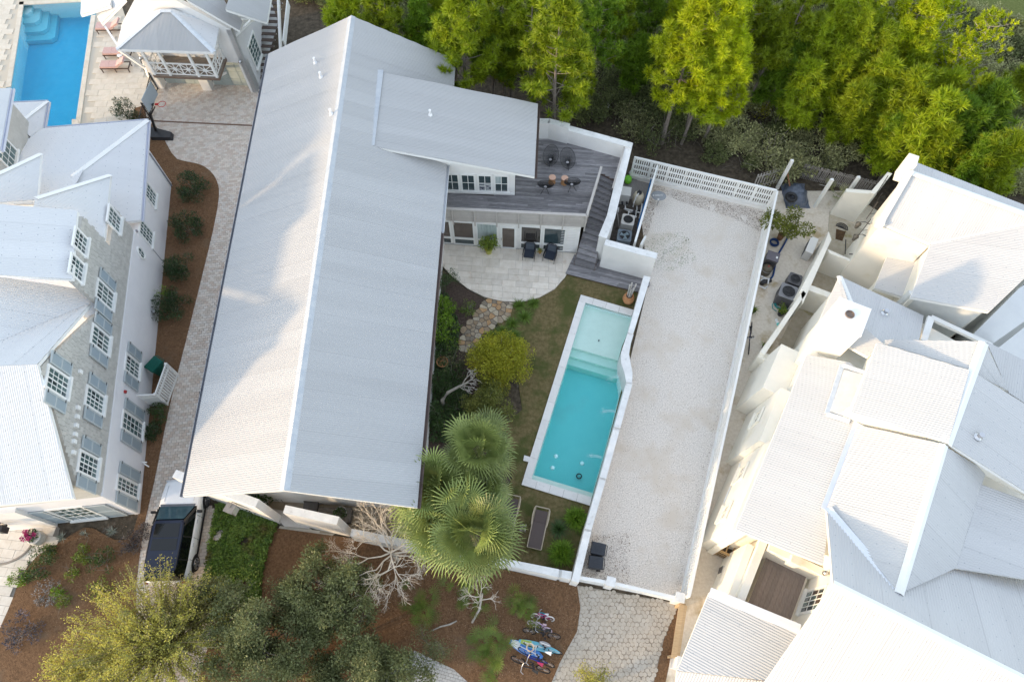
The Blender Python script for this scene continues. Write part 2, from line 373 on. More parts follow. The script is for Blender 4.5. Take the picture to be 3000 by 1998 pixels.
def shutter(parent, O, ex, n, w, h, m, mp):
    ez = Vector((0, 0, 1)); mb = MB(); pn = MB()
    def rect(M, x0, x1, z0, z1, d0, d1):
        M.hexa([O + ex * x0 + ez * z0 + n * d0, O + ex * x1 + ez * z0 + n * d0, O + ex * x1 + ez * z0 + n * d1, O + ex * x0 + ez * z0 + n * d1],
               [O + ex * x0 + ez * z1 + n * d0, O + ex * x1 + ez * z1 + n * d0, O + ex * x1 + ez * z1 + n * d1, O + ex * x0 + ez * z1 + n * d1])
    t = .07
    rect(mb, 0, t, 0, h, .03, .085); rect(mb, w - t, w, 0, h, .03, .085)
    for z in (0, h / 2 - t / 2, h - t): rect(mb, t, w - t, z, z + t, .03, .085)
    f = mb.build('shutter', m, parent)
    k = 7
    for z0, z1 in ((t, h / 2 - t / 2), (h / 2 + t / 2, h - t)): rect(pn, t, w - t, z0, z1, .035, .065)
    pn.build('shutter_panel', mp, f)
    hg = MB(); rect(hg, -.03, .1, .1, .14, .085, .1); rect(hg, -.03, .1, h - .16, h - .12, .085, .1); hg.build('hinge', black, f)
    return f
def shingle_wall(parent, O, ex, n, outline, m, cw=.24, ch=.19):
    """courses of shingles on a vertical wall; outline in (t, z)"""
    mbs = []; zmin = min(p[1] for p in outline); zmax = max(p[1] for p in outline); tmin = min(p[0] for p in outline); tmax = max(p[0] for p in outline)
    j = 0; z = zmin
    while z < zmax:
        t = tmin - rnd.random() * cw
        while t < tmax:
            w = cw * rnd.uniform(.6, 1.25)
            if inpoly(t + w / 2, z + ch / 2, outline):
                d = .035 + rnd.uniform(0, .012); zj = z + rnd.uniform(-.012, .012); g = .006
                a = [O + ex * (t + g) + Vector((0, 0, zj)) , O + ex * (t + w - g) + Vector((0, 0, zj)), O + ex * (t + w - g) + Vector((0, 0, zj)) + n * d, O + ex * (t + g) + Vector((0, 0, zj)) + n * d]
                b = [O + ex * (t + g) + Vector((0, 0, z + ch)), O + ex * (t + w - g) + Vector((0, 0, z + ch)), O + ex * (t + w - g) + Vector((0, 0, z + ch)) + n * .012, O + ex * (t + g) + Vector((0, 0, z + ch)) + n * .012]
                c = a[2]; u, v = proj(c)
                mbs.append((w if -20 < u < 3020 and -20 < v < 2000 else 0, a, b))
            t += w
        z += ch; j += 1
    mbs.sort(key=lambda q: -q[0])
    for w, a, b in mbs[:290]: MB().hexa(a, b).build('shingle', m, parent)
    mb = MB()
    for w, a, b in mbs[290:]: mb.hexa(a, b)
    if mb.v: mb.build('shingle_courses', m, parent)['kind'] = 'stuff'

# ============================================================ main house
mh = thing('long_gabled_house', 'long white house with pale corrugated metal gable roof in the middle', 'house', P(900, 1000, 0))
ZE, ZR = 5.6, 7.9
RB, RF = P(1030, 47, ZR), P(832, 1436, ZR)
plW = plane3([(1030, 47, ZR), (832, 1436, ZR), (620, 1000, ZE)]); plE = plane3([(1030, 47, ZR), (832, 1436, ZR), (1285, 800, ZE)])
EL0, EL1 = onpl(787, 157, plW), onpl(535, 1453, plW); ER0, ER1 = onpl(1336, 176, plE), onpl(1222, 1487, plE)

roof(mh, None, None, rf_main, pts=[RB, EL0, EL1, RF], pitch=.095, amp=.012, sheetw=.9)
# east slope: three pieces round the wing
roof(mh, None, None, rf_main, pts=[RB, RF, ER1, ER0], pitch=.095, amp=.012, sheetw=.9)
cap(mh, RB, RF, .42, .12, mat('ridge_metal', (.40, .43, .47), (.50, .52, .54), scale=3, rough=.4))
trimw = mat('gutter_dark', (.10, .075, .07), (.16, .11, .09), scale=3, rough=.5)
gutw = mat('gutter_grey', (.20, .21, .24), (.28, .29, .32), scale=2, rough=.5)
def gutter(parent, a, b, m, side, r=.075):
    d = (b - a).normalized(); x = Vector((d.y, -d.x, 0)).normalized() * side; mb = MB()
    prof = [(0, .02), (0, -.12), (.13, -.12), (.13, .02), (.115, .02), (.115, -.10), (.015, -.10), (.015, .02)]
    A = [a + x * (p[0] + .01) + Vector((0, 0, p[1] - .05)) for p in prof]; n = len(A)
    mb.slab(A, b - a); return mb.build('gutter', m, parent)
gutter(mh, EL0, EL1, gutw, 1); E6 = ER0.lerp(ER1, .47)
gutter(mh, E6, ER1, trimw, -1); gutter(mh, ER0, ER0.lerp(ER1, .06), trimw, -1)
gutter(mh, ER0.lerp(ER1, .26), E6, mat('gutter_pale', (.55, .57, .6), (.62, .64, .66), rough=.5), -1)
# body walls (under the eaves)
def ins(a, b, t, off): d = (b - a); p = a + d * t; x = Vector((-d.y, d.x, 0)).normalized() * off; return Vector((p.x, p.y, 0)) + x
wl0, wl1 = ins(EL0, EL1, .015, .45), ins(EL0, EL1, .955, .45); wr0, wr1 = ins(ER0, ER1, .015, -.5), ins(ER0, ER1, .955, -.5)
wall(mh, wl0, wl1, 0, ZE - .05, .2, white, side=1); wall(mh, wr0, wr1, 0, ZE - .05, .2, white, side=-1)
def gable(a, b, ridge, m, off):
    r = Vector((ridge.x, ridge.y, 0)); r = a.lerp(b, .5)
    pts = [a, b, b + Vector((0, 0, ZE - .1)), r + Vector((0, 0, ZR - .3)), a + Vector((0, 0, ZE - .1))]
    return MB().slab(pts, off).build('gable_wall', m, mh)
gable(wl0, wr0, RB, white, Vector((0, -.2, 0))); gable(wl1, wr1, RF, white, Vector((0, .2, 0)))
pipe_w = mat('vent_pipe_white', (.8, .8, .8), rough=.4)
def vent(parent, u, v, pl, r=.06, h=.32, m=pipe_w):
    p = onpl(u, v, pl); mb = MB(); mb.lathe([(r * 2.1, -.1), (r * 1.9, .05), (r, .12), (r, h), (r * 1.15, h), (r * 1.15, h + .05), (r * .6, h + .05)], p, 12); return mb.build('vent_pipe', m, parent, smooth=False)
for u, v in ((924, 186), (941, 228), (971, 336)): vent(mh, u, v, plW)
# wing (shed-roofed) over the deck
ZD = 3.1
wg_ctrl = [(1576, 304, 5.55), (1566, 517, 5.55), (1083, 427, 7.12)]
plG = plane3(wg_ctrl)
wgs, wgp = roof(mh, [(1110, 210), (1576, 304), (1566, 517), (1083, 427)], wg_ctrl, rf_main, pitch=.095, amp=.012, sheetw=.62)
A0 = onpl(1110, 210, plG); A1 = onpl(1083, 427, plG); cap(mh, A0 + (A0 - A1).normalized() * .1, A1, .5, .02, MATS['ridge_metal'], name='flashing')
vent(mh, 1261, 338, plG)
gutter(mh, onpl(1576, 304, plG), onpl(1566, 517, plG), trimw, -1)
ws = P(1508, 573, ZD); we = Vector((-3.95, ws.y + .12, ZD))      # wing south wall line on the deck
ex = (ws - we).normalized(); nS = Vector((ex.y, -ex.x, 0)).normalized()
def roofz(p, pl): n, k = pl; return (k - n.x * p.x - n.y * p.y) / n.z
wl = Vector((-8.3, we.y + (we.x + 8.3) * -ex.y / ex.x * -1, ZD)); wl = we - ex * ((we.x + 7.3) / ex.x)
pts = [Vector((ws.x, ws.y, ZD)), Vector((ws.x, ws.y, roofz(ws, plG) - .18)), Vector((wl.x, wl.y, roofz(wl, plG) - .18)), Vector((wl.x, wl.y, ZD))]
MB().slab(pts, -nS * .2).build('wing_wall', white, mh)
wn = ws + Vector((.06, 3.9, 0)); MB().slab([Vector((ws.x, ws.y + .2, ZD)), Vector((wn.x, wn.y, ZD)), Vector((wn.x, wn.y, roofz(wn, plG) - .18)), Vector((ws.x, ws.y + .2, roofz(ws, plG) - .18))], (-.2, 0, 0)).build('wing_wall', white, mh)
wn2 = wn + Vector((-7.4, 1.6, 0)); MB().slab([Vector((wn.x - .2, wn.y, ZD)), Vector((wn2.x, wn2.y, ZD)), Vector((wn2.x, wn2.y, roofz(wn2, plG) - .8)), Vector((wn.x - .2, wn.y, roofz(wn, plG) - .4))], (0, -.2, 0)).build('wing_wall', white, mh)
curt = mat('curtain_behind_glass', (.30, .36, .36), (.48, .55, .55), scale=2, stretch=(14, 14, .6), rough=.06, spec=.9)
brown_in = glassmat('brown_interior_glass', (.055, .04, .032))
stripe = mat('striped_curtain_glass', (.02, .03, .06), (.5, .52, .52), scale=3, stretch=(1, 1, 7), rough=.05, spec=.9, hard=(.47, .5))
for i, (u, gl) in enumerate(((1329, dglass), (1375, dglass), (1423, [dglass, stripe]), (1470, [dglass, curt]))):
    wp = P(u, 560, ZD); t = (wp - we).dot(ex); O = we + ex * (t - .42) + Vector((0, 0, .25))
    window(mh, O + nS * .0, ex, nS, .84, 1.45, 2, 2, gl, trim=.09)
tb = MB().bar(we + ex * .2 + nS * .03 + Vector((0, 0, .14)), ws + nS * .03 + Vector((0, 0, .14)), .07, .12); tb.build('base_trim', whitep, mh)
# storey under the deck: long window wall on the patio
pa, pb = P(1272, 713, 0), P(1690, 742, 0); exp_ = (pb - pa).normalized(); nP = Vector((exp_.y, -exp_.x, 0)).normalized()
LP = (pb - pa).length
MB().slab([pa, pb, pb + Vector((0, 0, ZD - .12)), pa + Vector((0, 0, ZD - .12))], -nP * .25).build('patio_wall', white, mh)
for z in [.16 * i for i in range(1, 19)]:      # lap siding east of the windows
    a = pa + exp_ * (LP - 1.05) + Vector((0, 0, z)); b = pa + exp_ * (LP - .02) + Vector((0, 0, z))
    MB().slab([a + nP * .004, b + nP * .004, b + nP * .026, a + nP * .026], (0, 0, .012)).build('siding_board', white, mh)
def pt(u): q = P(u, 727, 0); return (q - pa).dot(exp_)
def pwin(u0, u1, gl):
    t0, t1 = pt(u0), pt(u1); O = pa + exp_ * t0 + Vector((0, 0, .12))
    window(mh, O, exp_, nP, t1 - t0, .62, 1, 1, dglass, trim=.07, sill=False)
    window(mh, O + Vector((0, 0, .63)), exp_, nP, t1 - t0, 1.62, 1, 1, gl, trim=.07, sill=False)
pwin(1277, 1325, brown_in); pwin(1330, 1392, brown_in); pwin(1398, 1460, curt); pwin(1523, 1584, glassmat('dark_interior_glass', (.03, .027, .025))); pwin(1588, 1652, [dglass, curt])
t0, t1 = pt(1467), pt(1512); O = pa + exp_ * t0 + Vector((0, 0, .03))
window(mh, O, exp_, nP, t1 - t0, 2.14, 1, 1, brown_in, trim=.1, sill=False, name='patio_door')
dh = MB().box(O + exp_ * .06 + nP * .09 + Vector((0, 0, 1.)), (.03, .06, .18)); dh.build('door_handle', mat('brushed_steel', (.4, .4, .42), rough=.3, metal=.8), mh)
MB().box(O + exp_ * (t1 - t0) / 2 + nP * .12 + Vector((0, 0, .0)), (t1 - t0 + .1, .2, .05), math.atan2(exp_.y, exp_.x)).build('threshold', trimw, mh)
for z in (ZD - .35,): MB().bar(pa + nP * .02 + Vector((0, 0, z)), pb + nP * .02 + Vector((0, 0, z)), .05, .1).build('head_trim', whitep, mh)

# ---------------------------------------------------------------- wooden roof deck
deckwood = mat('weathered_grey_deck', (.16, .155, .165), (.27, .26, .265), scale=2.2, stretch=(1, 7, 1), rough=.75, isl=.0, var=.32, bump=.25, bscale=14, c3=(.34, .33, .33), s3=1.4, m3=.58)
railw = mat('taupe_painted_wood', (.40, .37, .345), (.47, .44, .41), scale=3, rough=.7, var=.05)
dk = thing('roof_deck', 'grey weathered timber roof deck with taupe railing beside the metal roof', 'deck', P(1500, 600, 0))
d_sw = pa + nP * .02; d_se = pb + nP * .02
NE = P(1818, 444, ZD); NW = P(1575, 395, ZD)
deck_out = [(-3.9, d_sw.y), (d_se.x, d_se.y), (P(1745, 740, ZD).x + .0, d_se.y + .05), tuple(P(1790, 470, ZD)[:2]), tuple(NE[:2]), tuple(P(1640, 405, ZD)[:2]), tuple(NW[:2]), (ws.x + .2, NW.y + .5), (ws.x + .1, ws.y - .1), (-3.9, ws.y + .2)]
# stair opening: keep boards west of the inner rail below the stair head
st_top_w, st_top_e = P(1757, 505, ZD), P(1800, 527, ZD)
deck_main = [(-3.9, d_sw.y + .08), (P(1719, 631, ZD + .9).x - .05, d_se.y + .12), tuple(st_top_w[:2]), tuple(st_top_e[:2]), tuple(P(1822, 452, ZD)[:2]), tuple(P(1668, 408, ZD)[:2]), tuple(P(1578, 388, ZD)[:2]), (ws.x + .03, ws.y + 4.2), (ws.x + .03, ws.y - .02), (-3.9, we.y - .02)]
MB().prism([(p[0], p[1]) for p in deck_main], ZD - .28, ZD - .045).build('deck_frame', trimw, dk)
def boards(parent, poly, ang, w, z, gap=.008, lens=(1.6, 3.4), name='deck_board', m=None, seed=3, th=.035):
    rr = random.Random(seed); c, s = math.cos(ang), math.sin(ang); L = [(p[0] * c + p[1] * s, -p[0] * s + p[1] * c) for p in poly]
    x0, x1 = min(p[0] for p in L), max(p[0] for p in L); y0, y1 = min(p[1] for p in L), max(p[1] for p in L)
    y = y0
    while y < y1:
        ym = y + w / 2; xs = []
        for i in range(len(L)):
            (xa, ya), (xb, yb) = L[i], L[(i + 1) % len(L)]
            if (ya > ym) != (yb > ym): xs.append(xa + (xb - xa) * (ym - ya) / (yb - ya))
        xs.sort()
        for a, b in zip(xs[::2], xs[1::2]):
            x = a - rr.random() * 1.2
            while x < b:
                l = rr.uniform(*lens); p, q = max(x, a), min(x + l, b)
                if q - p > .05:
                    r = [(p + .003, y + gap / 2), (q - .003, y + gap / 2), (q - .003, y + w - gap / 2), (p + .003, y + w - gap / 2)]
                    MB().prism([(X * c - Y * s, X * s + Y * c) for X, Y in r], z - th, z + rr.uniform(-.003, .003)).build(name, m, parent)
                x += l
        y += w
boards(dk, deck_main, math.atan2(exp_.y, exp_.x), .14, ZD, m=deckwood)
# south railing: slatted face below the cap
ra, rb = P(1303, 611, ZD + .95), P(1719, 631, ZD + .95); rd = (rb - ra).normalized(); rn = Vector((rd.y, -rd.x, 0))
MB().bar(ra, rb, .16, .05).build('rail_cap', railw, dk)
for i in range(10):
    z = ZD - .06 + i * .098; MB().bar(Vector((ra.x, ra.y, z)) - rn * -.02, Vector((rb.x, rb.y, z)) - rn * -.02, .025, .082).build('rail_slat', railw, dk)
for k in range(7):
    t = .05 + k * .158; p = ra.lerp(rb, t)
    MB().bar(Vector((p.x, p.y, ZD + .92)) + rn * .075, Vector((p.x, p.y, ZD - .38)) + rn * .075, .08, .07, up=rd).build('rail_post', railw, dk)
# inner rail along the stair
rc, rdp = P(1762, 489, ZD + .95), P(1719, 631, ZD + .95)
MB().bar(rc, rdp, .13, .05).build('rail_cap', railw, dk)
for i in range(7):
    p = rc.lerp(rdp, (i + .5) / 7); MB().bar(Vector((p.x, p.y, ZD + .93)), Vector((p.x, p.y, ZD - .1)), .07, .07).build('rail_post', railw, dk)
for i in range(9):
    z = ZD + .04 + i * .098; q = (rdp - rc).normalized(); MB().bar(Vector((rc.x, rc.y, z)), Vector((rdp.x, rdp.y, z)), .022, .08).build('rail_slat', railw, dk)
# parapet round the deck (north, east) and the stair wall
par = thing('deck_parapet', 'white stucco parapet wall around the roof deck and stair', 'wall', P(1800, 440, 0))
ZPp = ZD + 1.05
n0, n1, n2, n3 = P(1578, 348, ZPp + .25), P(1610, 349, ZPp + .25), P(1670, 364, ZPp + .25), P(1853, 420, ZPp)
def capwall(parent, pts, z1, thick, z0=0., m=white, cm=None, capz=.06, side=-1, over=.03, name='wall'):
    for a, b in zip(pts[:-1], pts[1:]):
        wall(parent, a, b, z0, z1 - capz, thick, m, name=name, side=side)
        d = (b - a); d.z = 0; n = Vector((-d.y, d.x, 0)).normalized() * side; e = d.normalized() * .0
        q = [a - n * over - e, b - n * over + e, b + n * (thick + over) + e, a + n * (thick + over) - e]
        MB().prism([(p.x, p.y) for p in q], z1 - capz, z1).build('wall_cap', cm or wcap, parent)
capwall(par, [Vector((wn.x - .1, n0.y, 0)), n1, n2], ZPp + .25, .3, side=-1)
capwall(par, [P(1670, 370, ZPp), n3], ZPp, .33, side=-1)
# east run slopes down beside the stair
e0 = n3; e1 = P(1800, 640, 2.65); e2 = P(1775, 702, 2.3)
def slopewall(parent, a, b, za, zb, thick, side, m=white, z0=0., name='wall'):
    wall(parent, a, b, z0, za - .06, thick, m, z1b=zb - .06, side=side, name=name)
    d = (b - a); d.z = 0; n = Vector((-d.y, d.x, 0)).normalized() * side; o = .03
    q = [a - n * o, b - n * o, b + n * (thick + o), a + n * (thick + o)]; zz = [za, zb, zb, za]
    MB().hexa([Vector((p.x, p.y, z - .06)) for p, z in zip(q, zz)], [Vector((p.x, p.y, z)) for p, z in zip(q, zz)]).build('wall_cap', wcap, parent)
slopewall(par, e0, e1, ZPp, 2.7, .42, -1)
slopewall(par, e1, e2, 2.7, 2.42, .42, -1)
e3 = P(1927, 743, 2.42)
capwall(par, [e2 - (e0 - e2).normalized() * .1, e3], 2.42, .34, side=-1)
# wooden inner cap of the parapet (taupe bench rail)
for a, b in ((P(1672, 383, ZD + .95), P(1830, 428, ZD + .95)), (P(1830, 428, ZD + .95), P(1795, 552, ZD + .55))):
    MB().bar(a, b, .1, .06).build('inner_rail', railw, par)
for t in (.0, .33, .66, 1.):
    p = P(1672, 383, ZD + .95).lerp(P(1830, 428, ZD + .95), t); MB().bar(p, p - Vector((0, 0, .35)), .06, .06).build('rail_bracket', railw, par)
# stair
stw = thing('timber_stair', 'weathered timber stair descending from the roof deck to the landing', 'stair', P(1720, 760, 0))
NS = 17; s_w0, s_e0 = st_top_w, st_top_e; s_w1, s_e1 = P(1683, 772, .28), P(1741, 790, .28)
for i in range(NS):
    t0, t1 = i / NS, (i + 1) / NS; z = ZD - .17 - (ZD - .45) * t0
    q = [s_w0.lerp(s_w1, t0), s_e0.lerp(s_e1, t0), s_e0.lerp(s_e1, t1), s_w0.lerp(s_w1, t1)]
    MB().prism([(p.x, p.y) for p in q], z - .05, z).build('tread', deckwood, stw)
    MB().bar(Vector((q[3].x, q[3].y, z - .11)), Vector((q[2].x, q[2].y, z - .11)), .03, .12).build('riser', deckwood, stw)
for a, b in ((s_w0, s_w1), (s_e0, s_e1)):
    MB().bar(Vector((a.x, a.y, ZD - .42)), Vector((b.x, b.y, .12)), .05, .3).build('stringer', trimw, stw)
# landing at the foot
ldm = thing('timber_landing', 'low weathered timber landing at the foot of the stair', 'deck', P(1780, 800, 0))
lpts = G([(1683, 745), (1744, 758), (1900, 812), (1905, 835), (1872, 856), (1657, 800)], .14)
MB().prism(lpts, 0, .10).build('landing_frame', trimw, ldm)
boards(ldm, lpts, R(-16), .14, .15, m=deckwood, seed=8)
for dz, g in ((.28, 0.), (.22, .12)):
    q = G([(1690, 770), (1745, 783), (1752, 765 + 0), (1700, 752)], dz)
q = G([(1683, 764), (1738, 780), (1754, 766), (1700, 748)], .3); MB().prism(q, .152, .3).build('bottom_step', deckwood, ldm)
q = G([(1676, 776), (1742, 792), (1756, 768), (1748, 764), (1738, 782)], .23); MB().prism(G([(1676, 772), (1741, 790), (1738, 781), (1683, 765)], .22), .152, .22).build('bottom_step', deckwood, ldm)
gp = MB()
for i in range(4):
    a = P(1862 + i * 9, 800 + i * 3, 0); gp = MB().box(a + Vector((0, 0, .65)), (.14, .03, 1.3), R(-20)); gp.build('gate_board', deckwood, ldm)
# ============================================================ house on the left
lh = thing('shingled_house', 'large white and grey shingled house with white metal roofs at the left', 'house', P(250, 1000, 0))
LA_, LB_ = P(503.5, 538, 0), P(411, 1505, 0)
lex = (LB_ - LA_).normalized(); ln = Vector((-lex.y, lex.x, 0)).normalized()      # along wall (southward), outward (east)
if ln.x < 0: ln = -ln
LL = (LB_ - LA_).length
def onw(u, v):            # image point -> (t, z) on the east wall
    d = ray(u, v); o = Vector((0, 0, CAMH)); k = (ln.dot(LA_) - ln.dot(o)) / ln.dot(d); p = o + d * k
    return (p - LA_).dot(lex), p.z
ZB = 3.6
_sd = -1 if Vector((-lex.y, lex.x, 0)).dot(ln) > 0 else 1
wall(lh, LA_ + lex * onw(384, 667)[0], LB_, 0, ZB, .25, stucco_l, side=_sd)
wall(lh, LA_, LA_ + lex * (onw(384, 667)[0] - .003), 0, 3.1, .25, stucco_l, side=_sd)
shingle_m = mat('grey_cedar_shingle', (.44, .425, .39), (.49, .475, .44), scale=6, rough=.85, var=.06, isl=.07, bump=.2, bscale=30)
tB, _ = onw(384, 667); tD0, zD0 = onw(226, 617); tD1, zD1 = onw(211, 818); tP, zP = onw(109, 1067); tV, zV = onw(262, 893)
prof = [(tB, ZB), (tB, 5.5), (tD0, 5.55), (tD0 + .02, 8.0), (tD1, 8.0), (tD1 + .02, 5.7), (tV, 5.75), (tP, 9.0), (LL - .02, 5.45), (LL - .02, ZB)]
base = [LA_ + lex * t + Vector((0, 0, z)) for t, z in prof]
MB().slab(base, -ln * .22).build('upper_wall', shingle_m, lh)
shingle_wall(lh, LA_, lex, ln, prof, shingle_m)
bd = MB().bar(LA_ + lex * tB + ln * .03 + Vector((0, 0, ZB)), LB_ + ln * .03 + Vector((0, 0, ZB)), .1, .1); bd.build('belt_course', stucco_l, lh)
# roofs
roof(lh, [(109, 1067), (215, 1460), (-250, 1503), (-250, 1083)], [(109, 1067, 9.25), (-150, 1079, 9.25), (215, 1460, 5.65)], rf_left, pitch=.085, sheetw=.9)
roof(lh, [(109, 1067), (265, 888), (-190, 1080)], [(109, 1067, 9.25), (-150, 1079, 9.25), (265, 888, 5.95)], rf_left, pitch=.085, sheetw=.9)
plLB = plane3([(109, 1067, 9.25), (-150, 1079, 9.25), (265, 888, 5.95)])
zz0 = onpl(0, 1000, plLB).z
ctA = [(289, 855, 5.75), (282, 935, 5.75), (0, 1000, zz0)]
roof(lh, [(-120, 792), (289, 855), (265, 888), (-120, 1050)], ctA, rf_left, pitch=.085, sheetw=.9)
roof(lh, [(289, 855), (282, 935), (243, 930), (265, 888)], ctA, rf_left, pitch=.085, sheetw=.9)
roof(lh, [(-80, 592), (226, 617), (211, 818), (-80, 801)], [(226, 617, 8.15), (211, 818, 8.15), (-80, 801, 9.6)], rf_left, pitch=.085, sheetw=.9)
ctB = [(323, 512, 6.05), (304, 704, 6.05), (104, 580, 8.3)]
roof(lh, [(104, 580), (323, 512), (304, 704), (252, 690), (90, 640)], ctB, rf_left, pitch=.085, sheetw=.9)
h0, h1 = onpl(323, 512, plane3(ctB)), onpl(104, 580, plane3(ctB)); cap(lh, h0, h1, .28, .05)
roof(lh, None, None, rf_left, pts=[h0, h1, h1 + Vector((-.6, .9, -1.2)), h0 - Vector((4.5, .62, 0))], pitch=.085)
# unseen main north-south ridge, added west of the dormers to shade the long roof
for xe, ze in ((-30.0, 9.3), (-37.8, 9.1)): roof(lh, None, None, rf_left, pts=[Vector((-33.8, 15.5, 11.5)), Vector((-34.0, 28.5, 11.5)), Vector((xe - .2, 28.5, ze)), Vector((xe, 15.5, ze))], pitch=.085)
for y_, o_ in ((15.6, .25), (28.3, -.25)): MB().slab([Vector((-37.6, y_, 0)), Vector((-30.2, y_, 0)), Vector((-30.2, y_, 9.0)), Vector((-33.9, y_, 11.2)), Vector((-37.6, y_, 8.8))], (0, o_, 0)).build('gable_wall', shingle_m, lh)
# one-storey hip at the north end
ctC2 = [(432, 352, 3.35), (412, 645, 3.35), (211, 517, 4.75)]; ctC1 = [(432, 352, 3.35), (124, 376, 3.35), (211, 517, 4.75)]
roof(lh, [(432, 352), (412, 645), (372, 650), (200, 590), (190, 540), (211, 517)], ctC2, rf_left, pitch=.085)
roof(lh, [(124, 376), (432, 352), (211, 517), (190, 600), (40, 600), (40, 440)], ctC1, rf_left, pitch=.085)
cap(lh, P(432, 352, 3.35), P(211, 517, 4.75), .32, .05)
gutp = mat('gutter_lilac_white', (.60, .62, .70), (.66, .68, .75), rough=.4)
gutter(lh, P(432, 352, 3.38), P(412, 645, 3.38), gutp, -1); gutter(lh, P(124, 376, 3.38), P(432, 352, 3.38), gutp, -1)
ctF1 = [(138, 297, 3.35), (24, 302, 3.35), (50, 365, 4.1)]; ctF2 = [(138, 297, 3.35), (124, 376, 3.35), (50, 365, 4.1)]
roof(lh, [(10, 303), (138, 297), (50, 365), (10, 345)], ctF1, rf_left, pitch=.085)
roof(lh, [(138, 297), (124, 376), (88, 400), (50, 365)], ctF2, rf_left, pitch=.085)
cap(lh, P(138, 297, 3.35), P(50, 365, 4.1), .25, .04); gutter(lh, P(138, 297, 3.38), P(124, 376, 3.38), gutp, -1); gutter(lh, P(24, 302, 3.38), P(138, 297, 3.38), gutp, -1)
# two-storey set-back block
ctG = [(119, 450, 6.4), (108, 580, 6.4), (-40, 520, 7.9)]
roof(lh, [(119, 450), (108, 585), (-90, 600), (-90, 548)], ctG, rf_left, pitch=.085)
g0, g1 = onpl(119, 450, plane3(ctG)), onpl(-30, 520, plane3(ctG)); cap(lh, g0, g1, .28, .05)
roof(lh, None, None, rf_left, pts=[g0, g1, g1 + Vector((-.6, .9, -1.0)), g0 - Vector((3.4, .5, 0))], pitch=.085)
ctE = [(32, 258, 6.4), (0, 440, 6.4), (-80, 300, 7.4)]
roof(lh, [(32, 258), (0, 440), (-120, 480), (-120, 268)], ctE, rf_left, pitch=.085); gutter(lh, P(32, 258, 6.42), P(0, 440, 6.42), gutp, -1)
ew0, ew1 = P(32, 258, 6.3), P(-6, 480, 6.3); ew0 = Vector((ew0.x, ew0.y, 0)) - ln * .6; ew1 = Vector((ew1.x, ew1.y, 0)) - ln * .6
MB().slab([ew0 + Vector((0, 0, 3.2)), ew1 + Vector((0, 0, 3.2)), ew1 + Vector((0, 0, 6.25)), ew0 + Vector((0, 0, 6.25))], -ln * .25).build('upper_wall', shingle_m, lh)
LE = (ew1 - ew0).length; dE = (ew1 - ew0).normalized(); nE = Vector((-dE.y, dE.x, 0)); nE = nE if nE.x > 0 else -nE
for r_ in range(15):
    t = -rnd.random() * .3
    while t < LE:
        wd = rnd.uniform(.3, .6); a = ew0 + dE * max(t, 0) + Vector((0, 0, 3.3 + r_ * .19)); b = ew0 + dE * min(t + wd, LE) + Vector((0, 0, 3.3 + r_ * .19)); u9 = Vector((0, 0, .19))
        if inframe(a, 5): MB().hexa([a, b, b + nE * .04, a + nE * .04], [a + u9, b + u9, b + u9 + nE * .012, a + u9 + nE * .012]).build('shingle', shingle_m, lh)
        t += wd
window(lh, ew0 + dE * (LE * .5) + Vector((0, 0, 4.35)) + nE * .045, dE, nE, 1.7, 1.6, 4, 3, gglass, split=2)
cA, cB = LA_ + lex * onw(384, 667)[0] - ln * .24, LB_ - ln * .24 - lex * .3
MB().prism([tuple(p[:2]) for p in (cA, cB, cB - ln * 9, cA - ln * 9)], 0, 5.2).build('core_wall', stucco_l, lh)
MB().prism([tuple(p[:2]) for p in (LA_ - ln * .26 + lex * .1, cA, cA - ln * 9, LA_ - ln * 9 - lex * 2)], 0, 3.0).build('core_wall', stucco_l, lh)
# downspouts
for u0, v0, u1, v1, z in ((476, 772, 384, 663, 3.3), (501, 547, 467, 500, 3.0)):
    p = P(u0, v0, 0); MB().bar(p + ln * .06, p + ln * .06 + Vector((0, 0, z)), .09, .07, up=lex).build('downspout', gutw, lh)
    MB().box(p + ln * .35, (.5, .3, .06), math.atan2(ln.y, ln.x)).build('splash_block', mat('concrete_block', (.55, .45, .36), (.62, .53, .44), rough=.9), lh)
# windows with shutters
shm = mat('blue_grey_shutter_frame', (.40, .44, .45), (.46, .50, .51), rough=.5); shp = mat('blue_grey_shutter_panel', (.27, .33, .37), (.32, .38, .42), scale=30, stretch=(1, 1, 30), rough=.55)
wl_ = [((267, 951), (321, 990), (316, 1050), 1, 4, 3), ((282, 816), (333, 862), (328, 918), 1, 4, 3), ((136, 1070), (202, 1109), (195.5, 1179), 1, 4, 4),
       ((250, 1129), (305, 1163), (300, 1223), 1, 4, 4), ((229, 1320), (288, 1345), (282, 1412), 1, 4, 4), ((367, 1043), (411, 1067), (406, 1119), 1, 4, 3),
       ((354, 1213), (420, 1240), (413, 1293), 1, 3, 5), ((337, 1386), (407, 1420), (399, 1464), 1, 3, 5), ((314, 609), (354, 641), (350, 696), 0, 4, 3), ((226, 690), (256, 702), (252, 763), 0, 4, 3), ((217, 762), (246, 777), (241, 840), 0, 4, 3)]
for tp, sn, ss_, sh, c, r in wl_:
    t0, z0 = onw(*sn); t1, _ = onw(*ss_); _, z1 = onw(*tp); h = max(1.1, min(z1 - z0, 2.1)); off = ln * (.04 if z0 > 3.4 else .0)
    window(lh, LA_ + lex * t0 + Vector((0, 0, z0)) + off, lex, ln, t1 - t0, h, c, r, [gglass, gglass, dglass], split=c // 2 if c == 4 else None)
    if sh:
        for s0 in (t0 - .62, t1 + .04): shutter(lh, LA_ + lex * s0 + Vector((0, 0, z0 + .05)) + off, lex, ln, .58, h - .1, shm, shp)
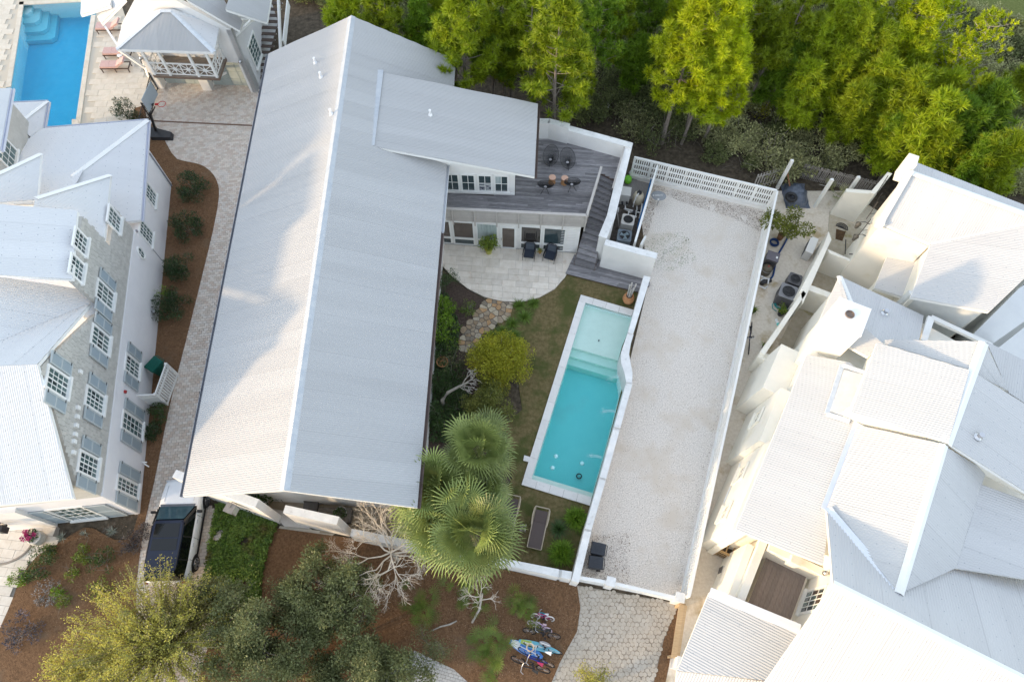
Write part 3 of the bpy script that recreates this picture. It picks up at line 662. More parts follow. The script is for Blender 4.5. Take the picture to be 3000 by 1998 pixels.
for (n_, s_) in (((459, 572), (457, 619)), ((450, 685), (449, 735))):
    t0, z0 = onw(*n_); t1, _ = onw(*s_); window(lh, LA_ + lex * t0 + Vector((0, 0, z0)), lex, ln, t1 - t0, 1.6, 4, 4, gglass, split=2)
t0, z0 = onw(412, 742); ov = MB(); C0 = LA_ + lex * t0 + Vector((0, 0, z0))
ring = [C0 + lex * (.26 * math.cos(a)) + Vector((0, 0, .42 * math.sin(a))) for a in [i * math.pi / 10 for i in range(20)]]
ow_ = MB().tube([p + ln * .03 for p in ring] + [ring[0] + ln * .03], .06, 6).build('oval_window', whitep, lh)
MB().slab([p + ln * .005 for p in ring], ln * .01).build('pane', gglass, ow_)
MB().bar(C0 + ln * .02 - lex * .24, C0 + ln * .02 + lex * .24, .02, .03).bar(C0 + ln * .02 - Vector((0, 0, .4)), C0 + ln * .02 + Vector((0, 0, .4)), .03, .02, up=lex).build('muntin', whitep, ow_)
for u, v in ((230, 1090), (223, 1195), (221, 1221), (218, 1247), (215, 1273), (212, 1294), (210, 1326)):
    t0, z0 = onw(u, v); MB().box(LA_ + lex * t0 + Vector((0, 0, z0)) + ln * .08, (.12, .17, .2), math.atan2(ln.y, ln.x)).build('wall_vent', whitep, lh)
t0, z0 = onw(364, 1148); MB().box(LA_ + lex * t0 + Vector((0, 0, z0)) + ln * .05, (.1, .14, .12)).build('alarm_box', mat('red_plastic', (.35, .03, .03), rough=.5), lh)
t0, z0 = onw(445, 912); MB().lathe([(.02, -.1), (.12, -.06), (.14, 0), (.1, .08), (.02, .12)], LA_ + lex * t0 + Vector((0, 0, z0)) + ln * .12, 14).build('wall_lamp', mat('polished_steel', (.55, .56, .58), rough=.25, metal=.9), lh, smooth=True)
for a, b in (((412, 1353), (430, 1354)), ((421, 1357), (436, 1367))):
    MB().bar(P(*a, .3), P(*b, .3), .06, .06).build('conduit', whitep, lh)
# south front
FA = LB_ - lex * .02; FBp = P(-120, 1562, 0); fex = (FA - FBp).normalized(); fn = Vector((fex.y, -fex.x, 0))
MB().slab([FBp, FA, FA + Vector((0, 0, ZB)), FBp + Vector((0, 0, ZB))], -fn * .25).build('wall', stucco_l, lh)
MB().slab([FBp + Vector((0, 0, ZB)), FA + Vector((0, 0, ZB)), FA + Vector((0, 0, 5.4)), FBp + Vector((0, 0, 5.4))], -fn * .24).build('upper_wall', shingle_m, lh)
LF = (FA - FBp).length
for i in range(int((5.4 - ZB) / .19)):
    z = ZB + .19 * i; t = 0
    while t < LF:
        wd = rnd.uniform(.5, 1.1); a = FBp + fex * t + Vector((0, 0, z)); b = FBp + fex * min(t + wd, LF) + Vector((0, 0, z))
        if inframe(a): MB().hexa([a, b, b + fn * .04, a + fn * .04], [a + Vector((0, 0, .19)), b + Vector((0, 0, .19)), b + fn * .012 + Vector((0, 0, .19)), a + fn * .012 + Vector((0, 0, .19))]).build('shingle', shingle_m, lh)
        t += wd
def fpt(u): return (P(u, 1530, 0) - FBp).dot(fex)
O = FBp + fex * (fpt(215)) + Vector((0, 0, .1)); window(lh, O, fex, fn, 1.7, 2.3, 4, 4, gglass, split=2)
for s0 in (fpt(215) - 1.0, fpt(215) + 1.75): shutter(lh, FBp + fex * s0 + Vector((0, 0, .15)), fex, fn, .95, 2.2, shm, shp)
pq = [P(168, 1543, 0), P(-120, 1566, 0)]
MB().slab([pq[1], pq[0], pq[0] + Vector((0, 0, 3.2)), pq[1] + Vector((0, 0, 3.2))], -fn * .5).build('entry_wall', white, lh)
lt = P(10, 1535, 1.9); MB().box(lt + fn * .25, (.28, .28, .5)).build('lantern_frame', black, lh)

# ============================================================ pool house at the top left
ph = thing('pool_house', 'white two-storey garage with hipped balcony roof beside the upper left pool', 'house', P(600, 200, 0))
ga, gb = P(464, 262, 0), P(755, 273, 0); gex = (gb - ga).normalized(); gn = Vector((gex.y, -gex.x, 0)); LG = (gb - ga).length
gc = P(775, 190, 0); 
back = Vector((-gex.y, gex.x, 0))
ridge = ga + gex * (LG * .36)
gpts = [ga, gb, gb + Vector((0, 0, 5.0)), ga + gex * LG * .42 + Vector((0, 0, 8.2)), ga + Vector((0, 0, 5.0))]
# piers and lintel leave two garage openings
garage_green = mat('pale_green_garage_door', (.42, .47, .44), (.47, .52, .49), rough=.5, var=.04)
MB().slab([p + Vector((0, 0, 0)) for p in (ga + Vector((0, 0, 2.5)), gb + Vector((0, 0, 2.5)), gb + Vector((0, 0, 5.0)), ga + gex * LG * .42 + Vector((0, 0, 8.0)), ga + Vector((0, 0, 5.0)))], back * .3).build('gable_wall', white, ph)
for t0, t1 in ((0, .42), (LG * .455, LG * .455 + .6), (LG - .45, LG)):
    MB().slab([ga + gex * t0, ga + gex * t1, ga + gex * t1 + Vector((0, 0, 2.5)), ga + gex * t0 + Vector((0, 0, 2.5))], back * .55).build('pier', white, ph)
for t0, t1 in ((.42, LG * .455), (LG * .455 + .6, LG - .45)):
    n_ = 4
    dpart = MB().slab([ga + gex * t0 + back * .62, ga + gex * t1 + back * .62, ga + gex * t1 + back * .62 + Vector((0, 0, 2.5)), ga + gex * t0 + back * .62 + Vector((0, 0, 2.5))], back * .05).build('garage_door', garage_green, ph)
    for r_ in range(4):
        for c_ in range(4):
            a = ga + gex * (t0 + (t1 - t0) * c_ / 4 + .03) + back * .62 + Vector((0, 0, .03 + r_ * .62)); b = a + gex * ((t1 - t0) / 4 - .06)
            MB().slab([a, b, b + Vector((0, 0, .56)), a + Vector((0, 0, .56))], -back * .03).build('door_panel', garage_green, dpart)
# east wall
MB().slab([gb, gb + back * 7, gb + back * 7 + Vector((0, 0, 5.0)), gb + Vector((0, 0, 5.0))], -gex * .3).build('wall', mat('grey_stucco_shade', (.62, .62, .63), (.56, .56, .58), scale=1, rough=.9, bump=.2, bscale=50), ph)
window(ph, gb + back * 1.1 + Vector((0, 0, .9)), back, gex, 1.6, 1.9, 3, 5, gglass)
for p in (ga + gex * .2, gb - gex * .2):
    MB().lathe([(.02, -.14), (.13, -.05), (.10, .05), (.02, .12)], p + gn * .18 + Vector((0, 0, 2.75)), 12).build('wall_lamp', MATS['polished_steel'], ph, smooth=True)
rfp = rf_main
roof(ph, [(547, 0), (702, 90), (711, 62), (668, 20), (620, -60), (500, -60)], [(702, 90, 5.1), (711, 62, 5.1), (547, 0, 7.3)], rfp, pitch=.09)
roof(ph, [(660, 27), (782, 66), (800, -40), (690, -60)], [(782, 66, 5.3), (795, -10, 5.3), (660, 27, 6.9)], rfp, pitch=.09)
roof(ph, [(236, 44), (322, 17), (335, -40), (240, -40)], [(236, 44, 5.0), (245, -10, 5.0), (322, 17, 6.4)], rf_left, pitch=.09)
roof(ph, [(297, 70), (368, -2), (352, -20), (284, 50)], [(297, 70, 5.0), (284, 50, 5.0), (368, -2, 7.0)], rf_left, pitch=.09)
# braces under the eave at the right
for (u0, v0, u1, v1) in ((735, 62, 690, 105), (708, 60, 745, 62)):
    MB().bar(P(u0, v0, 4.9), P(u1, v1, 4.3), .14, .14).build('bracket', whitep, ph)
MB().slab([P(282, 45, 2.6), P(345, 140, 2.6), P(345, 140, 4.8), P(282, 45, 4.8)], (.15, 0, 0)).build('gallery_screen', whitep, ph)
# balcony
ZBf = 2.85
b0, b1 = P(448, 222, ZBf), P(642, 231, ZBf); bex = (b1 - b0).normalized(); bb = Vector((-bex.y, bex.x, 0)); LBc = (b1 - b0).length
bdk = MB().slab([b0, b1, b1 + bb * 1.9, b0 + bb * 1.9], (0, 0, -.18)).build('balcony_floor', mat('brown_balcony_edge', (.16, .11, .085), (.22, .16, .12), scale=5, rough=.7), ph)
for i in range(8):
    MB().slab([b0 + bb * (.25 * i) + Vector((0, 0, .003)), b1 + bb * (.25 * i) + Vector((0, 0, .003)), b1 + bb * (.25 * i + .235) + Vector((0, 0, .003)), b0 + bb * (.25 * i + .235) + Vector((0, 0, .003))], (0, 0, .02)).build('floor_board', mat('brown_grey_board', (.20, .17, .14), (.27, .23, .19), rough=.8, var=.1), bdk)
plb = None
for t in (.03, .27, .70, .97):
    p = b0 + bex * LBc * t + bb * .08; MB().bar(p, p + Vector((0, 0, 2.25)), .14, .14, up=bex).build('post', whitep, ph)
for t in (.03, .97):
    p = b0 + bex * LBc * t + bb * 1.75; MB().bar(p, p + Vector((0, 0, 2.25)), .14, .14, up=bex).build('post', whitep, ph)
def railing(parent, a, b, h=.95):
    d = (b - a); L_ = d.length; d.normalize(); mb = MB(); up = Vector((0, 0, 1))
    mb.bar(a + up * h, b + up * h, .08, .06).bar(a + up * .12, b + up * .12, .06, .05).bar(a + up * (h * .55), b + up * (h * .55), .035, .035)
    k = max(1, round(L_ / .9))
    for i in range(k):
        s, e = a + d * (L_ * i / k), a + d * (L_ * (i + 1) / k)
        mb.bar(s + up * .15, e + up * (h - .04), .03, .04, up=d.cross(up)).bar(s + up * (h - .04), e + up * .15, .03, .042, up=d.cross(up)).bar(e + up * .1, e + up * h, .05, .05, up=d)
        mb.bar(s + d * (L_ / k * .5) + up * .12, s + d * (L_ / k * .5) + up * h, .034, .034, up=d)
        c = s.lerp(e, .5) + up * (h * .55); mb.bar(c - d * .14, c - d * .001 + up * .16, .03, .03).bar(c + d * .14, c + up * .16, .03, .03).bar(c - d * .14, c - up * .16, .03, .03).bar(c + d * .14, c - up * .16, .03, .03)
    mb.build('railing', whitep, parent)
bp = [b0 + bex * LBc * t + bb * .08 for t in (.03, .27, .70, .97)]
for a, b in zip(bp[:-1], bp[1:]): railing(ph, a + bex * .07, b - bex * .07)
railing(ph, b0 + bex * LBc * .97 + bb * .15, b0 + bex * LBc * .97 + bb * 1.7); railing(ph, b0 + bex * LBc * .03 + bb * 1.7, b0 + bex * LBc * .03 + bb * .15)
for u in (.3, .62):
    window(ph, b0 + bex * LBc * u + bb * 1.87 + Vector((0, 0, .05)), bex, -bb, .95, 2.1, 3, 4, dglass, name='balcony_door')
MB().slab([b0 + bb * 1.93 - bex * .3, b1 + bb * 1.93, b1 + bb * 1.93 + Vector((0, 0, 2.3)), b0 + bb * 1.93 - bex * .3 + Vector((0, 0, 2.3))], bb * .2).build('balcony_wall', white, ph)
for t in (.35, .93):
    p = b0 + bex * LBc * t + bb * .3; MB().bar(p - Vector((0, 0, .2)), p - Vector((0, 0, .2)) + bb * 1.2 - Vector((0, 0, .7)), .12, .16).build('bracket', whitep, ph)
ea, ez_ = 5.1, 6.5
c_fl, c_fr, c_br, c_bl = P(340, 144, ea), P(627, 153, ea), P(644, 70, ea), P(362, 56, ea); r_l, r_r = P(470, 31, ez_), P(503, 31, ez_)
for pts in ([c_fl, c_fr, r_r, r_l], [c_fr, c_br, r_r], [c_bl, c_fl, r_l]): roof(ph, None, None, rfp if len(pts) == 4 else rf_left, pts=pts, pitch=.08, sheetw=.8)
for a, b in ((c_fl, r_l), (c_fr, r_r), (c_br, r_r), (c_bl, r_l), (r_l, r_r)): cap(ph, a, b, .3, .05, flash)
MB().bar(P(418, 160, 2.9), P(440, 225, .0), .3, .3).build('pier', white, ph)
MB().bar(P(345, 145, 3.9), P(425, 200, 2.7), .14, .16).build('bracket', whitep, ph)
# stair behind: timber steps beside the pool house
sts = thing('garden_stair', 'dark timber steps with white balustrade behind the pool house', 'stair', P(790, 100, 0))
for i in range(13):
    p = P(790 + i * -3.6 + 12, 10 + i * 18, 2.6 - i * .2); MB().box(p, (1.15, .26, .05), R(-3)).build('tread', mat('dark_brown_step', (.07, .05, .045), (.11, .085, .07), rough=.8), sts)
    MB().box(p + Vector((0, .14, -.08)), (1.15, .03, .1), R(-3)).build('riser', whitep, sts)
MB().bar(P(815, -20, 3.7), P(822, 145, 1.6), .12, .3).build('balustrade', whitep, sts); MB().bar(P(845, 10, 1.5), P(832, 130, 1.2), .08, .6).build('balustrade', whitep, sts)
# ============================================================ house on the right
rh = thing('white_metal_roofed_house', 'rambling cream house with many bright white corrugated roofs at the right', 'house', P(2600, 1300, 0))
PT = .105
def rr(px, ctrl, **k): return roof(rh, px, ctrl, rf_right, pitch=PT, amp=.007, sheetw=1.0, **k)
c1 = [(2364, 1038, 5.3), (2156, 1549, 5.3), (2505, 1240, 6.35)]; pl1 = plane3(c1)
rr([(2364, 1038), (2490, 1062), (2530, 1100), (2515, 1242), (2432, 1500), (2412, 1654), (2156, 1549)], c1)
zv = onpl(2515, 1242, pl1).z; zv2 = onpl(2424, 1490, pl1).z
c2 = [(2513, 1244, zv + .03), (2768, 1302, 8.4), (2637, 1738, 8.4)]
rr([(2513, 1244), (2768, 1302), (2637, 1738), (2423, 1488)], c2)
cap(rh, onpl(2515, 1240, pl1), onpl(2418, 1495, pl1), .42, -.02, mat('pale_flashing', (.66, .69, .74), (.72, .74, .78), rough=.35), name='flashing')
c4 = [(2494, 1206, 7.0), (2571, 1003, 7.0), (2840, 1084, 8.45)]; pl4 = plane3(c4)
rr([(2571, 1003), (2840, 1084), (2779, 1294), (2494, 1206)], c4)
# cheek under the upper roof, facing south-west, and its west face
k0, k1 = onpl(2497, 1210, pl4), onpl(2745, 1288, pl4)
MB().slab([Vector((k0.x, k0.y + .15, zv - .35)), Vector((k1.x, k1.y + .15, zv + .9)), Vector((k1.x, k1.y + .15, k1.z - .15)), Vector((k0.x, k0.y + .15, k0.z - .15))], (0, .2, 0)).build('cheek_wall', cream, rh)
k2 = onpl(2571, 1010, pl4); MB().slab([Vector((k0.x + .12, k0.y + .2, 5.8)), Vector((k2.x + .12, k2.y, 5.8)), Vector((k2.x + .12, k2.y, k2.z - .15)), Vector((k0.x + .12, k0.y + .2, k0.z - .15))], (.2, 0, 0)).build('cheek_wall', cream, rh)
# roof-window well between the roofs
rw = MB().slab([onpl(2470, 1085, pl1) + Vector((0, 0, .06)), onpl(2527, 1100, pl1) + Vector((0, 0, .06)), onpl(2482, 1226, pl1) + Vector((0, 0, .06)), onpl(2430, 1208, pl1) + Vector((0, 0, .06))], (0, 0, .05)).build('roof_hatch', mat('grey_membrane', (.52, .53, .52), (.60, .61, .60), scale=3, rough=.6), rh)
for a, b in (((2465, 1072), (2420, 1214)), ((2420, 1214), (2488, 1236)), ((2465, 1072), (2530, 1094))):
    MB().bar(onpl(*a, pl1) + Vector((0, 0, .06)), onpl(*b, pl1) + Vector((0, 0, .06)), .2, .1).build('hatch_kerb', flash, rh)
c5 = [(2880, 1000, 8.35), (2846, 1084, 8.35), (2594, 995, 6.5)]
rr([(2594, 995), (2880, 1000), (2846, 1084), (2592, 1008)], c5)
c6 = [(2884, 1003, 8.35), (2846, 1090, 8.35), (2955, 1145, 7.0)]; rr([(2884, 1003), (2846, 1090), (2955, 1145)], c6)
c7 = [(2906, 1007, 6.3), (3000, 1054, 6.3), (2955, 1145, 7.0)]; rr([(2890, 1000), (3120, 1115), (3120, 1260), (2955, 1150)], c7)
c8 = [(2850, 1090, 8.4), (2779, 1300, 8.4), (3000, 1300, 7.5)]; pl8 = plane3(c8); rr([(2850, 1088), (3100, 1245), (3100, 1500), (2783, 1300)], c8)
c3 = [(2768, 1306, 8.4), (2637, 1738, 8.4), (2802, 1663, 6.9)]; rr([(2768, 1306), (2890, 1380), (2877, 1419), (2802, 1663), (2637, 1738)], c3)
z9 = onpl(2877, 1419, plane3(c3)).z
c9 = [(2877, 1419, z9), (2802, 1663, 6.9), (3000, 1690, 6.6)]; rr([(2877, 1419), (3100, 1500), (3100, 1710), (2802, 1663)], c9)
pe0, pe1 = onpl(2800, 1310, pl8), onpl(3060, 1470, pl8)
MB().slab([Vector((pe0.x + .3, pe0.y + .2, 6.9)), Vector((pe1.x, pe1.y + .25, 6.4)), Vector((pe1.x, pe1.y + .25, pe1.z - .18)), Vector((pe0.x + .3, pe0.y + .2, pe0.z - .18))], (0, .2, 0)).build('cheek_wall', cream, rh)
cs = [(2442, 1710, 9.0), (3000, 1988, 9.0), (2423, 1488, 6.55)]; plS = plane3(cs)
rr([(2423, 1488), (2637, 1738), (2760, 1872), (2442, 1710)], cs); rr([(2637, 1738), (2802, 1663), (3100, 1710), (3100, 2040), (2760, 1872)], cs)
cb = [(2442, 1712, 9.0), (3000, 1990, 9.0), (2243, 1998, 6.3)]
rr([(2442, 1712), (3100, 2040), (3100, 2160), (2130, 2160)], cb)
cap(rh, P(2442, 1711, 9.0), P(3100, 2039, 9.0), .34, .1); cap(rh, P(2768, 1302, 8.4), P(2637, 1738, 8.4), .34, .1); cap(rh, P(2884, 1003, 8.38), P(2775, 1300, 8.42), .4, .07)
cap(rh, onpl(2423, 1488, plS), onpl(2637, 1738, plS), .3, -.04, MATS['pale_flashing'], name='valley')
# east neighbour dormer corner at the frame edge
# small dormer in the lower right corner
d0 = P(2950, 1975, 8.6)
# lower roof at the bottom left
cl = [(2079, 1734, 4.0), (1984, 1964, 4.0), (2343, 1843, 4.75)]; pll = plane3(cl)
rr([(2079, 1734), (2343, 1843), (2262, 1995), (1984, 1964)], cl)
rr([(1984, 1966), (2262, 1997), (2250, 2080), (1975, 2060)], [(1984, 1966, 3.9), (2262, 1997, 4.6), (1990, 2060, 3.2)])
cap(rh, onpl(2079, 1734, pll), onpl(2343, 1843, pll), .4, .01, MATS['pale_flashing'], name='parapet_flashing')
# hip by the chimney, north end
c11 = [(2460, 809, 5.2), (2707, 925, 5.2), (2560, 1010, 6.3)]; pl11 = plane3(c11)
rr([(2460, 809), (2707, 925), (2692, 1002), (2590, 1012), (2500, 960), (2470, 880)], c11)
rr([(2460, 809), (2490, 900), (2470, 960), (2398, 945)], [(2460, 809, 5.2), (2405, 920, 5.2), (2490, 900, 6.0)])
cap(rh, P(2460, 809, 5.2), onpl(2500, 905, pl11), .3, .05)
rr([(2500, 930), (2590, 1010), (2570, 1030), (2545, 1045), (2480, 1010)], [(2500, 930, 6.0), (2590, 1012, 6.55), (2480, 1010, 5.9)])
pst = MATS['polished_steel']
for u, v, pl in ((2590, 918, pl11), (2864, 1280, pl8)): vent(rh, u, v, pl, r=.09, h=.25, m=pst)
# chimney
ct = [P(2460, 871, 7.7), P(2552, 906, 7.7), P(2523, 983, 7.7), P(2435, 945, 7.7)]
ch = MB().prism([(p.x, p.y) for p in ct], 0, 7.55).build('chimney', cream, rh)
MB().prism([(p.x, p.y) for p in [q + (q - (ct[0] + ct[2]) / 2) * .03 for q in ct]], 7.55, 7.7).build('chimney_cap', whitep, ch)
cc = P(2489, 922, 7.7); MB().lathe([(.20, -.02), (.20, .06), (.17, .06), (.17, .02), (.03, .02)], cc, 18).build('flue', mat('rusty_flue', (.10, .08, .07), (.28, .2, .15), scale=9, rough=.7), ch)
for q, z in (([(2364, 1060), (2460, 830), (2700, 945), (2950, 1080), (3050, 1350), (3050, 2050), (2490, 1920), (2445, 1705), (2432, 1630), (2185, 1535)], 5.05), ([(2590, 660), (2668, 520), (3050, 690), (2900, 900), (2690, 860), (2735, 725)], 5.2)):
    MB().prism([tuple(P(u, v, z)[:2]) for u, v in q], 0, z).build('core_wall', cream, rh)
# west wall and the projecting bays along the alley
wA, wB = P(2364, 1038, 5.2), P(2156, 1549, 5.2); wdir = (wB - wA); wdir.z = 0; wdir.normalize(); wout = Vector((wdir.y, -wdir.x, 0)); wout = wout if wout.x < 0 else -wout
wA0 = Vector((wA.x, wA.y, 0)) - wout * .15; wB0 = Vector((wB.x, wB.y, 0)) - wout * .15
LW = (wB0 - wA0).length
MB().slab([wA0 - wdir * 1.2, wB0, wB0 + Vector((0, 0, 5.12)), wA0 - wdir * 1.2 + Vector((0, 0, 5.12))], -wout * .3).build('west_wall', cream, rh)
def bay(t0, t1, proj_, z, flare=.35):
    a, b = wA0 + wdir * t0, wA0 + wdir * t1; up = Vector((0, 0, z))
    return MB().hexa([a + wout * (proj_ + flare), b + wout * (proj_ + flare), b + wout * .004, a + wout * .004], [a + wout * proj_ + up, b + wout * proj_ + up, b + wout * .004 + up, a + wout * .004 + up]).build('wall_bay', cream, rh)
bay(-1.1, 1.6, 1.1, 3.4); bay(1.62, 4.6, .45, 4.2); bay(4.62, LW - .1, .18, 4.6, .3)
for t, z in ((2.2, 3.0), (5.3, 3.2), (7.4, 3.2)):
    window(rh, wA0 + wdir * t + wout * (.62 if t < 4.6 else .34) + Vector((0, 0, z - 1.4)), wdir, wout, .9, 1.3, 2, 3, glassmat('beige_reflecting_glass', (.33, .32, .27)), fm=cream)
for t in (4.9, 6.2):
    p = wA0 + wdir * t + wout * .40 + Vector((0, 0, 1.5)); MB().bar(p, p + wdir * .9, .05, .05).build('handrail', whitep, rh)
# south-west terrace
ZT = 3.0
te = [P(2255, 1606, ZT), P(2375, 1672, ZT), P(2318, 1832, ZT), P(2192, 1765, ZT)]
tdm = mat('brown_grey_terrace_board', (.20, .165, .15), (.27, .23, .21), scale=4, stretch=(6, 1, 1), rough=.8, var=.1)
MB().prism([(p.x, p.y) for p in te], 0, ZT - .05).build('terrace_base', cream, rh)
boards(rh, [(p.x, p.y) for p in te], math.atan2((te[3] - te[0]).y, (te[3] - te[0]).x), .2, ZT, name='terrace_board', m=tdm, lens=(4, 5))
zp = 4.0
def pw(a, b, th, z1, m=cream, z0=0., name='parapet', side=1): return wall(rh, P(*a, z1), P(*b, z1), z0, z1, th, m, name=name, side=side)
pw((2250, 1588), (2175, 1780), .32, zp, side=-1); pw((2175, 1780), (2340, 1850), .3, zp - .1, side=-1); pw((2258, 1590), (2415, 1665), .3, zp + .25, side=-1)
MB().box(P(2332, 1640, 4.5) - Vector((0, 0, .3)), (.4, .35, .7), R(-25)).build('scupper', cream, rh); MB().box(P(2274, 1812, 4.2) - Vector((0, 0, .3)), (.32, .32, .6), R(-25)).build('scupper', cream, rh)
xw0, xw1 = P(2383, 1672, ZT), P(2325, 1835, ZT); xd = (xw1 - xw0).normalized(); xn = Vector((xd.y, -xd.x, 0)); xn = xn if xn.x < 0 else -xn
MB().slab([xw0 - xd * .3, xw1 + xd * .8, xw1 + xd * .8 + Vector((0, 0, 3.2)), xw0 - xd * .3 + Vector((0, 0, 3.6))], -xn * .3).build('wall', cream, rh)
window(rh, xw0 + xd * .95 + Vector((0, 0, .1)), xd, xn, 1.15, 2.15, 4, 3, [dglass, brown_in, gglass], name='terrace_door')
MB().lathe([(.03, -.12), (.12, -.04), (.1, .1), (.02, .14)], xw0 + xd * .5 + xn * .16 + Vector((0, 0, 2.0)), 12).build('wall_lamp', pst, rh, smooth=True)
pw((2210, 1600), (2145, 1775), .3, 3.6, m=cream, side=-1); q0_, q1_ = P(2222, 1590, 3.2), P(2152, 1765, 3.2); MB().bar(q0_, q1_, .25, .1).build('bench_cap', mat('brown_bench', (.3, .22, .18), (.36, .28, .23), rough=.7), rh)
# ---- north block with courtyard
cn1 = [(2584, 653, 5.6), (2727, 714, 5.6), (2669, 505, 7.2)]; pln1 = plane3(cn1); rr([(2584, 653), (2727, 714), (3100, 628), (3100, 690), (2669, 505)] if False else [(2584, 653), (2727, 714), (3060, 645), (2669, 505)], cn1)
rr([(2669, 503), (2680, 474), (3100, 640), (3060, 643)], [(2669, 503, 7.2), (2680, 474, 7.0), (3060, 643, 7.2)])
zc = onpl(3060, 645, pln1).z
cn2 = [(2727, 716, 5.6), (2669, 870, 5.6), (3060, 650, zc)]; pln2 = plane3(cn2); rr([(2727, 716), (3060, 648), (3060, 760), (2900, 913), (2669, 870)], cn2)
cap(rh, onpl(2727, 715, pln1), onpl(3060, 647, pln1), .35, .06); cap(rh, onpl(2669, 505, pln1), onpl(3060, 646, pln1), .32, .05)
pr0, pr1 = P(2655, 498, 6.6), P(2574, 648, 6.2); MB().bar(onpl(2664, 503, pln1) + Vector((0, 0, .05)), onpl(2578, 652, pln1) + Vector((0, 0, .05)), .3, .35).build('parapet', cream, rh)
MB().box(onpl(2576, 655, pln1) + Vector((0, 0, .05)), (.4, .4, .4), R(-25)).build('parapet_block', cream, rh); MB().box(onpl(2666, 478, pln1) + Vector((0, 0, -.4)), (.5, .6, 1.4), R(-25)).build('parapet_block', cream, rh)
nb0, nb1, nb2 = onpl(2660, 505, pln1), onpl(2582, 655, pln1), onpl(2725, 716, pln1)
for a, b in ((nb0, nb1), (nb1, nb2)):
    MB().slab([Vector((a.x, a.y, 0)), Vector((b.x, b.y, 0)), Vector((b.x, b.y, b.z - .2)), Vector((a.x, a.y, a.z - .2))], (.25, .1, 0)).build('wall', cream, rh)
nb3 = onpl(2669, 868, pln2); MB().slab([Vector((nb2.x + .1, nb2.y, 0)), Vector((nb3.x + .1, nb3.y, 0)), Vector((nb3.x + .1, nb3.y, 5.4)), Vector((nb2.x + .1, nb2.y, 5.4))], (.25, 0, 0)).build('wall', cream, rh)
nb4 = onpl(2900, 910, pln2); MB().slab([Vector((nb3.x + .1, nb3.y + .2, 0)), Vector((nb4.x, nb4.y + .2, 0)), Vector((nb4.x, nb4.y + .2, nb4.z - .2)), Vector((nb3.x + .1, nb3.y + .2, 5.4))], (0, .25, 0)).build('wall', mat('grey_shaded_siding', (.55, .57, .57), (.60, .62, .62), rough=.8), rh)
MB().slab([Vector((nb3.x, nb3.y - .35, 0)), Vector((nb4.x + .3, nb4.y - .4, 0)), Vector((nb4.x + .3, nb4.y - .4, 3.2)), Vector((nb3.x, nb3.y - .35, 3.2))], (0, .3, 0)).build('parapet', cream, rh)
rr([(2623, 692), (2715, 728), (2657, 874), (2562, 843)], [(2562, 843, 3.5), (2623, 692, 3.5), (2715, 728, 4.1)])
MB().slab([P(2575, 840, 3.3), P(2655, 868, 3.3), P(2655, 868, 3.3) - Vector((0, 0, .7)), P(2575, 840, 3.3) - Vector((0, 0, .7))], (0, .15, 0)).build('porch_beam', cream, rh)
for u, v in ((2570, 836), (2650, 866)): MB().bar(P(u, v, 3.3) + Vector((.1, .1, 0)), Vector((P(u, v, 3.3).x + .1, P(u, v, 3.3).y + .1, 0)), .25, .25).build('porch_post', cream, rh)
# long buttresses over the recessed court, east side
for (u0, v0, u1, v1, z, w_) in ((2845, 985, 3060, 770, 6.4, .5), (2930, 1015, 3100, 880, 6.0, .45)):
    a, b = P(u0, v0, 3.4), P(u1, v1, z)
    MB().slab([Vector((a.x, a.y, 0)), Vector((b.x, b.y, 0)), b, a], (.55, .45, 0)).build('buttress_wall', mat('pale_grey_stucco', (.72, .73, .73), (.66, .67, .68), scale=1, rough=.9), rh)
MB().prism(G([(2690, 905), (3050, 1080), (3050, 800), (2900, 905)], .6), 0, .6).build('court_floor', MATS['pale_grey_stucco'], rh)
# small roofed terrace between the roofs
tf = [P(2727, 930, 5.4), P(2903, 1012, 5.4), P(2880, 1030, 5.4), P(2700, 1000, 5.4)]
MB().prism([(p.x, p.y) for p in tf], 0, 4.4).build('terrace_base', cream, rh)
MB().prism(G([(2722, 965), (2778, 990), (2770, 1005), (2712, 1000)], 4.45), 4.41, 4.46).build('terrace_floor', mat('purple_grey_floor', (.12, .10, .11), (.17, .15, .16), rough=.8), rh)
MB().bar(P(2727, 930, 5.4), P(2905, 1014, 5.4), .22, .16).build('parapet', whitep, rh); MB().bar(P(2727, 930, 5.4), P(2704, 1000, 5.3), .3, .16).build('parapet', whitep, rh)
for a, b, n_ in (((2740, 945), (2880, 1008), 8),):
    for i in range(n_): 
        p, q = P(*a, 5.25 - i * .1), P(*b, 5.25 - i * .1); MB().bar(p, q, .03, .06).build('louvre', MATS['pale_grey_stucco'], rh)
# ============================================================ ground, paving, planting beds
soil = mat('forest_litter', (.042, .033, .023), (.12, .095, .066), scale=3.5, rough=1, bump=.6, bscale=14, c3=(.36, .33, .30), s3=.55, m3=.66)
sheet('ground', [(-160, -60), (160, -60), (160, 260), (-160, 260)], -.03, soil, thick=.3)
mulch = mat('pine_bark_mulch', (.105, .056, .027), (.225, .125, .064), scale=11, rough=1, bump=.8, bscale=30, c3=(.18, .118, .072), s3=.5, m3=.55)
turf = mat('dormant_lawn', (.105, .085, .030), (.20, .155, .075), scale=5, rough=1, bump=.6, bscale=45, c3=(.075, .085, .022), s3=.75, m3=.47)
shell = mat('crushed_shell', (.50, .455, .41), (.90, .84, .77), scale=17, rough=.95, bump=.5, bscale=60, c3=(.655, .585, .505), s3=.45, m3=.5)
sandy = mat('pale_sandy_alley', (.62, .54, .44), (.74, .67, .57), scale=7, rough=.95, bump=.4, bscale=50, c3=(.46, .36, .22), s3=.8, m3=.54)
greenf = mat('field_grass', (.09, .11, .02), (.16, .18, .05), scale=6, rough=1, bump=.5, bscale=30)
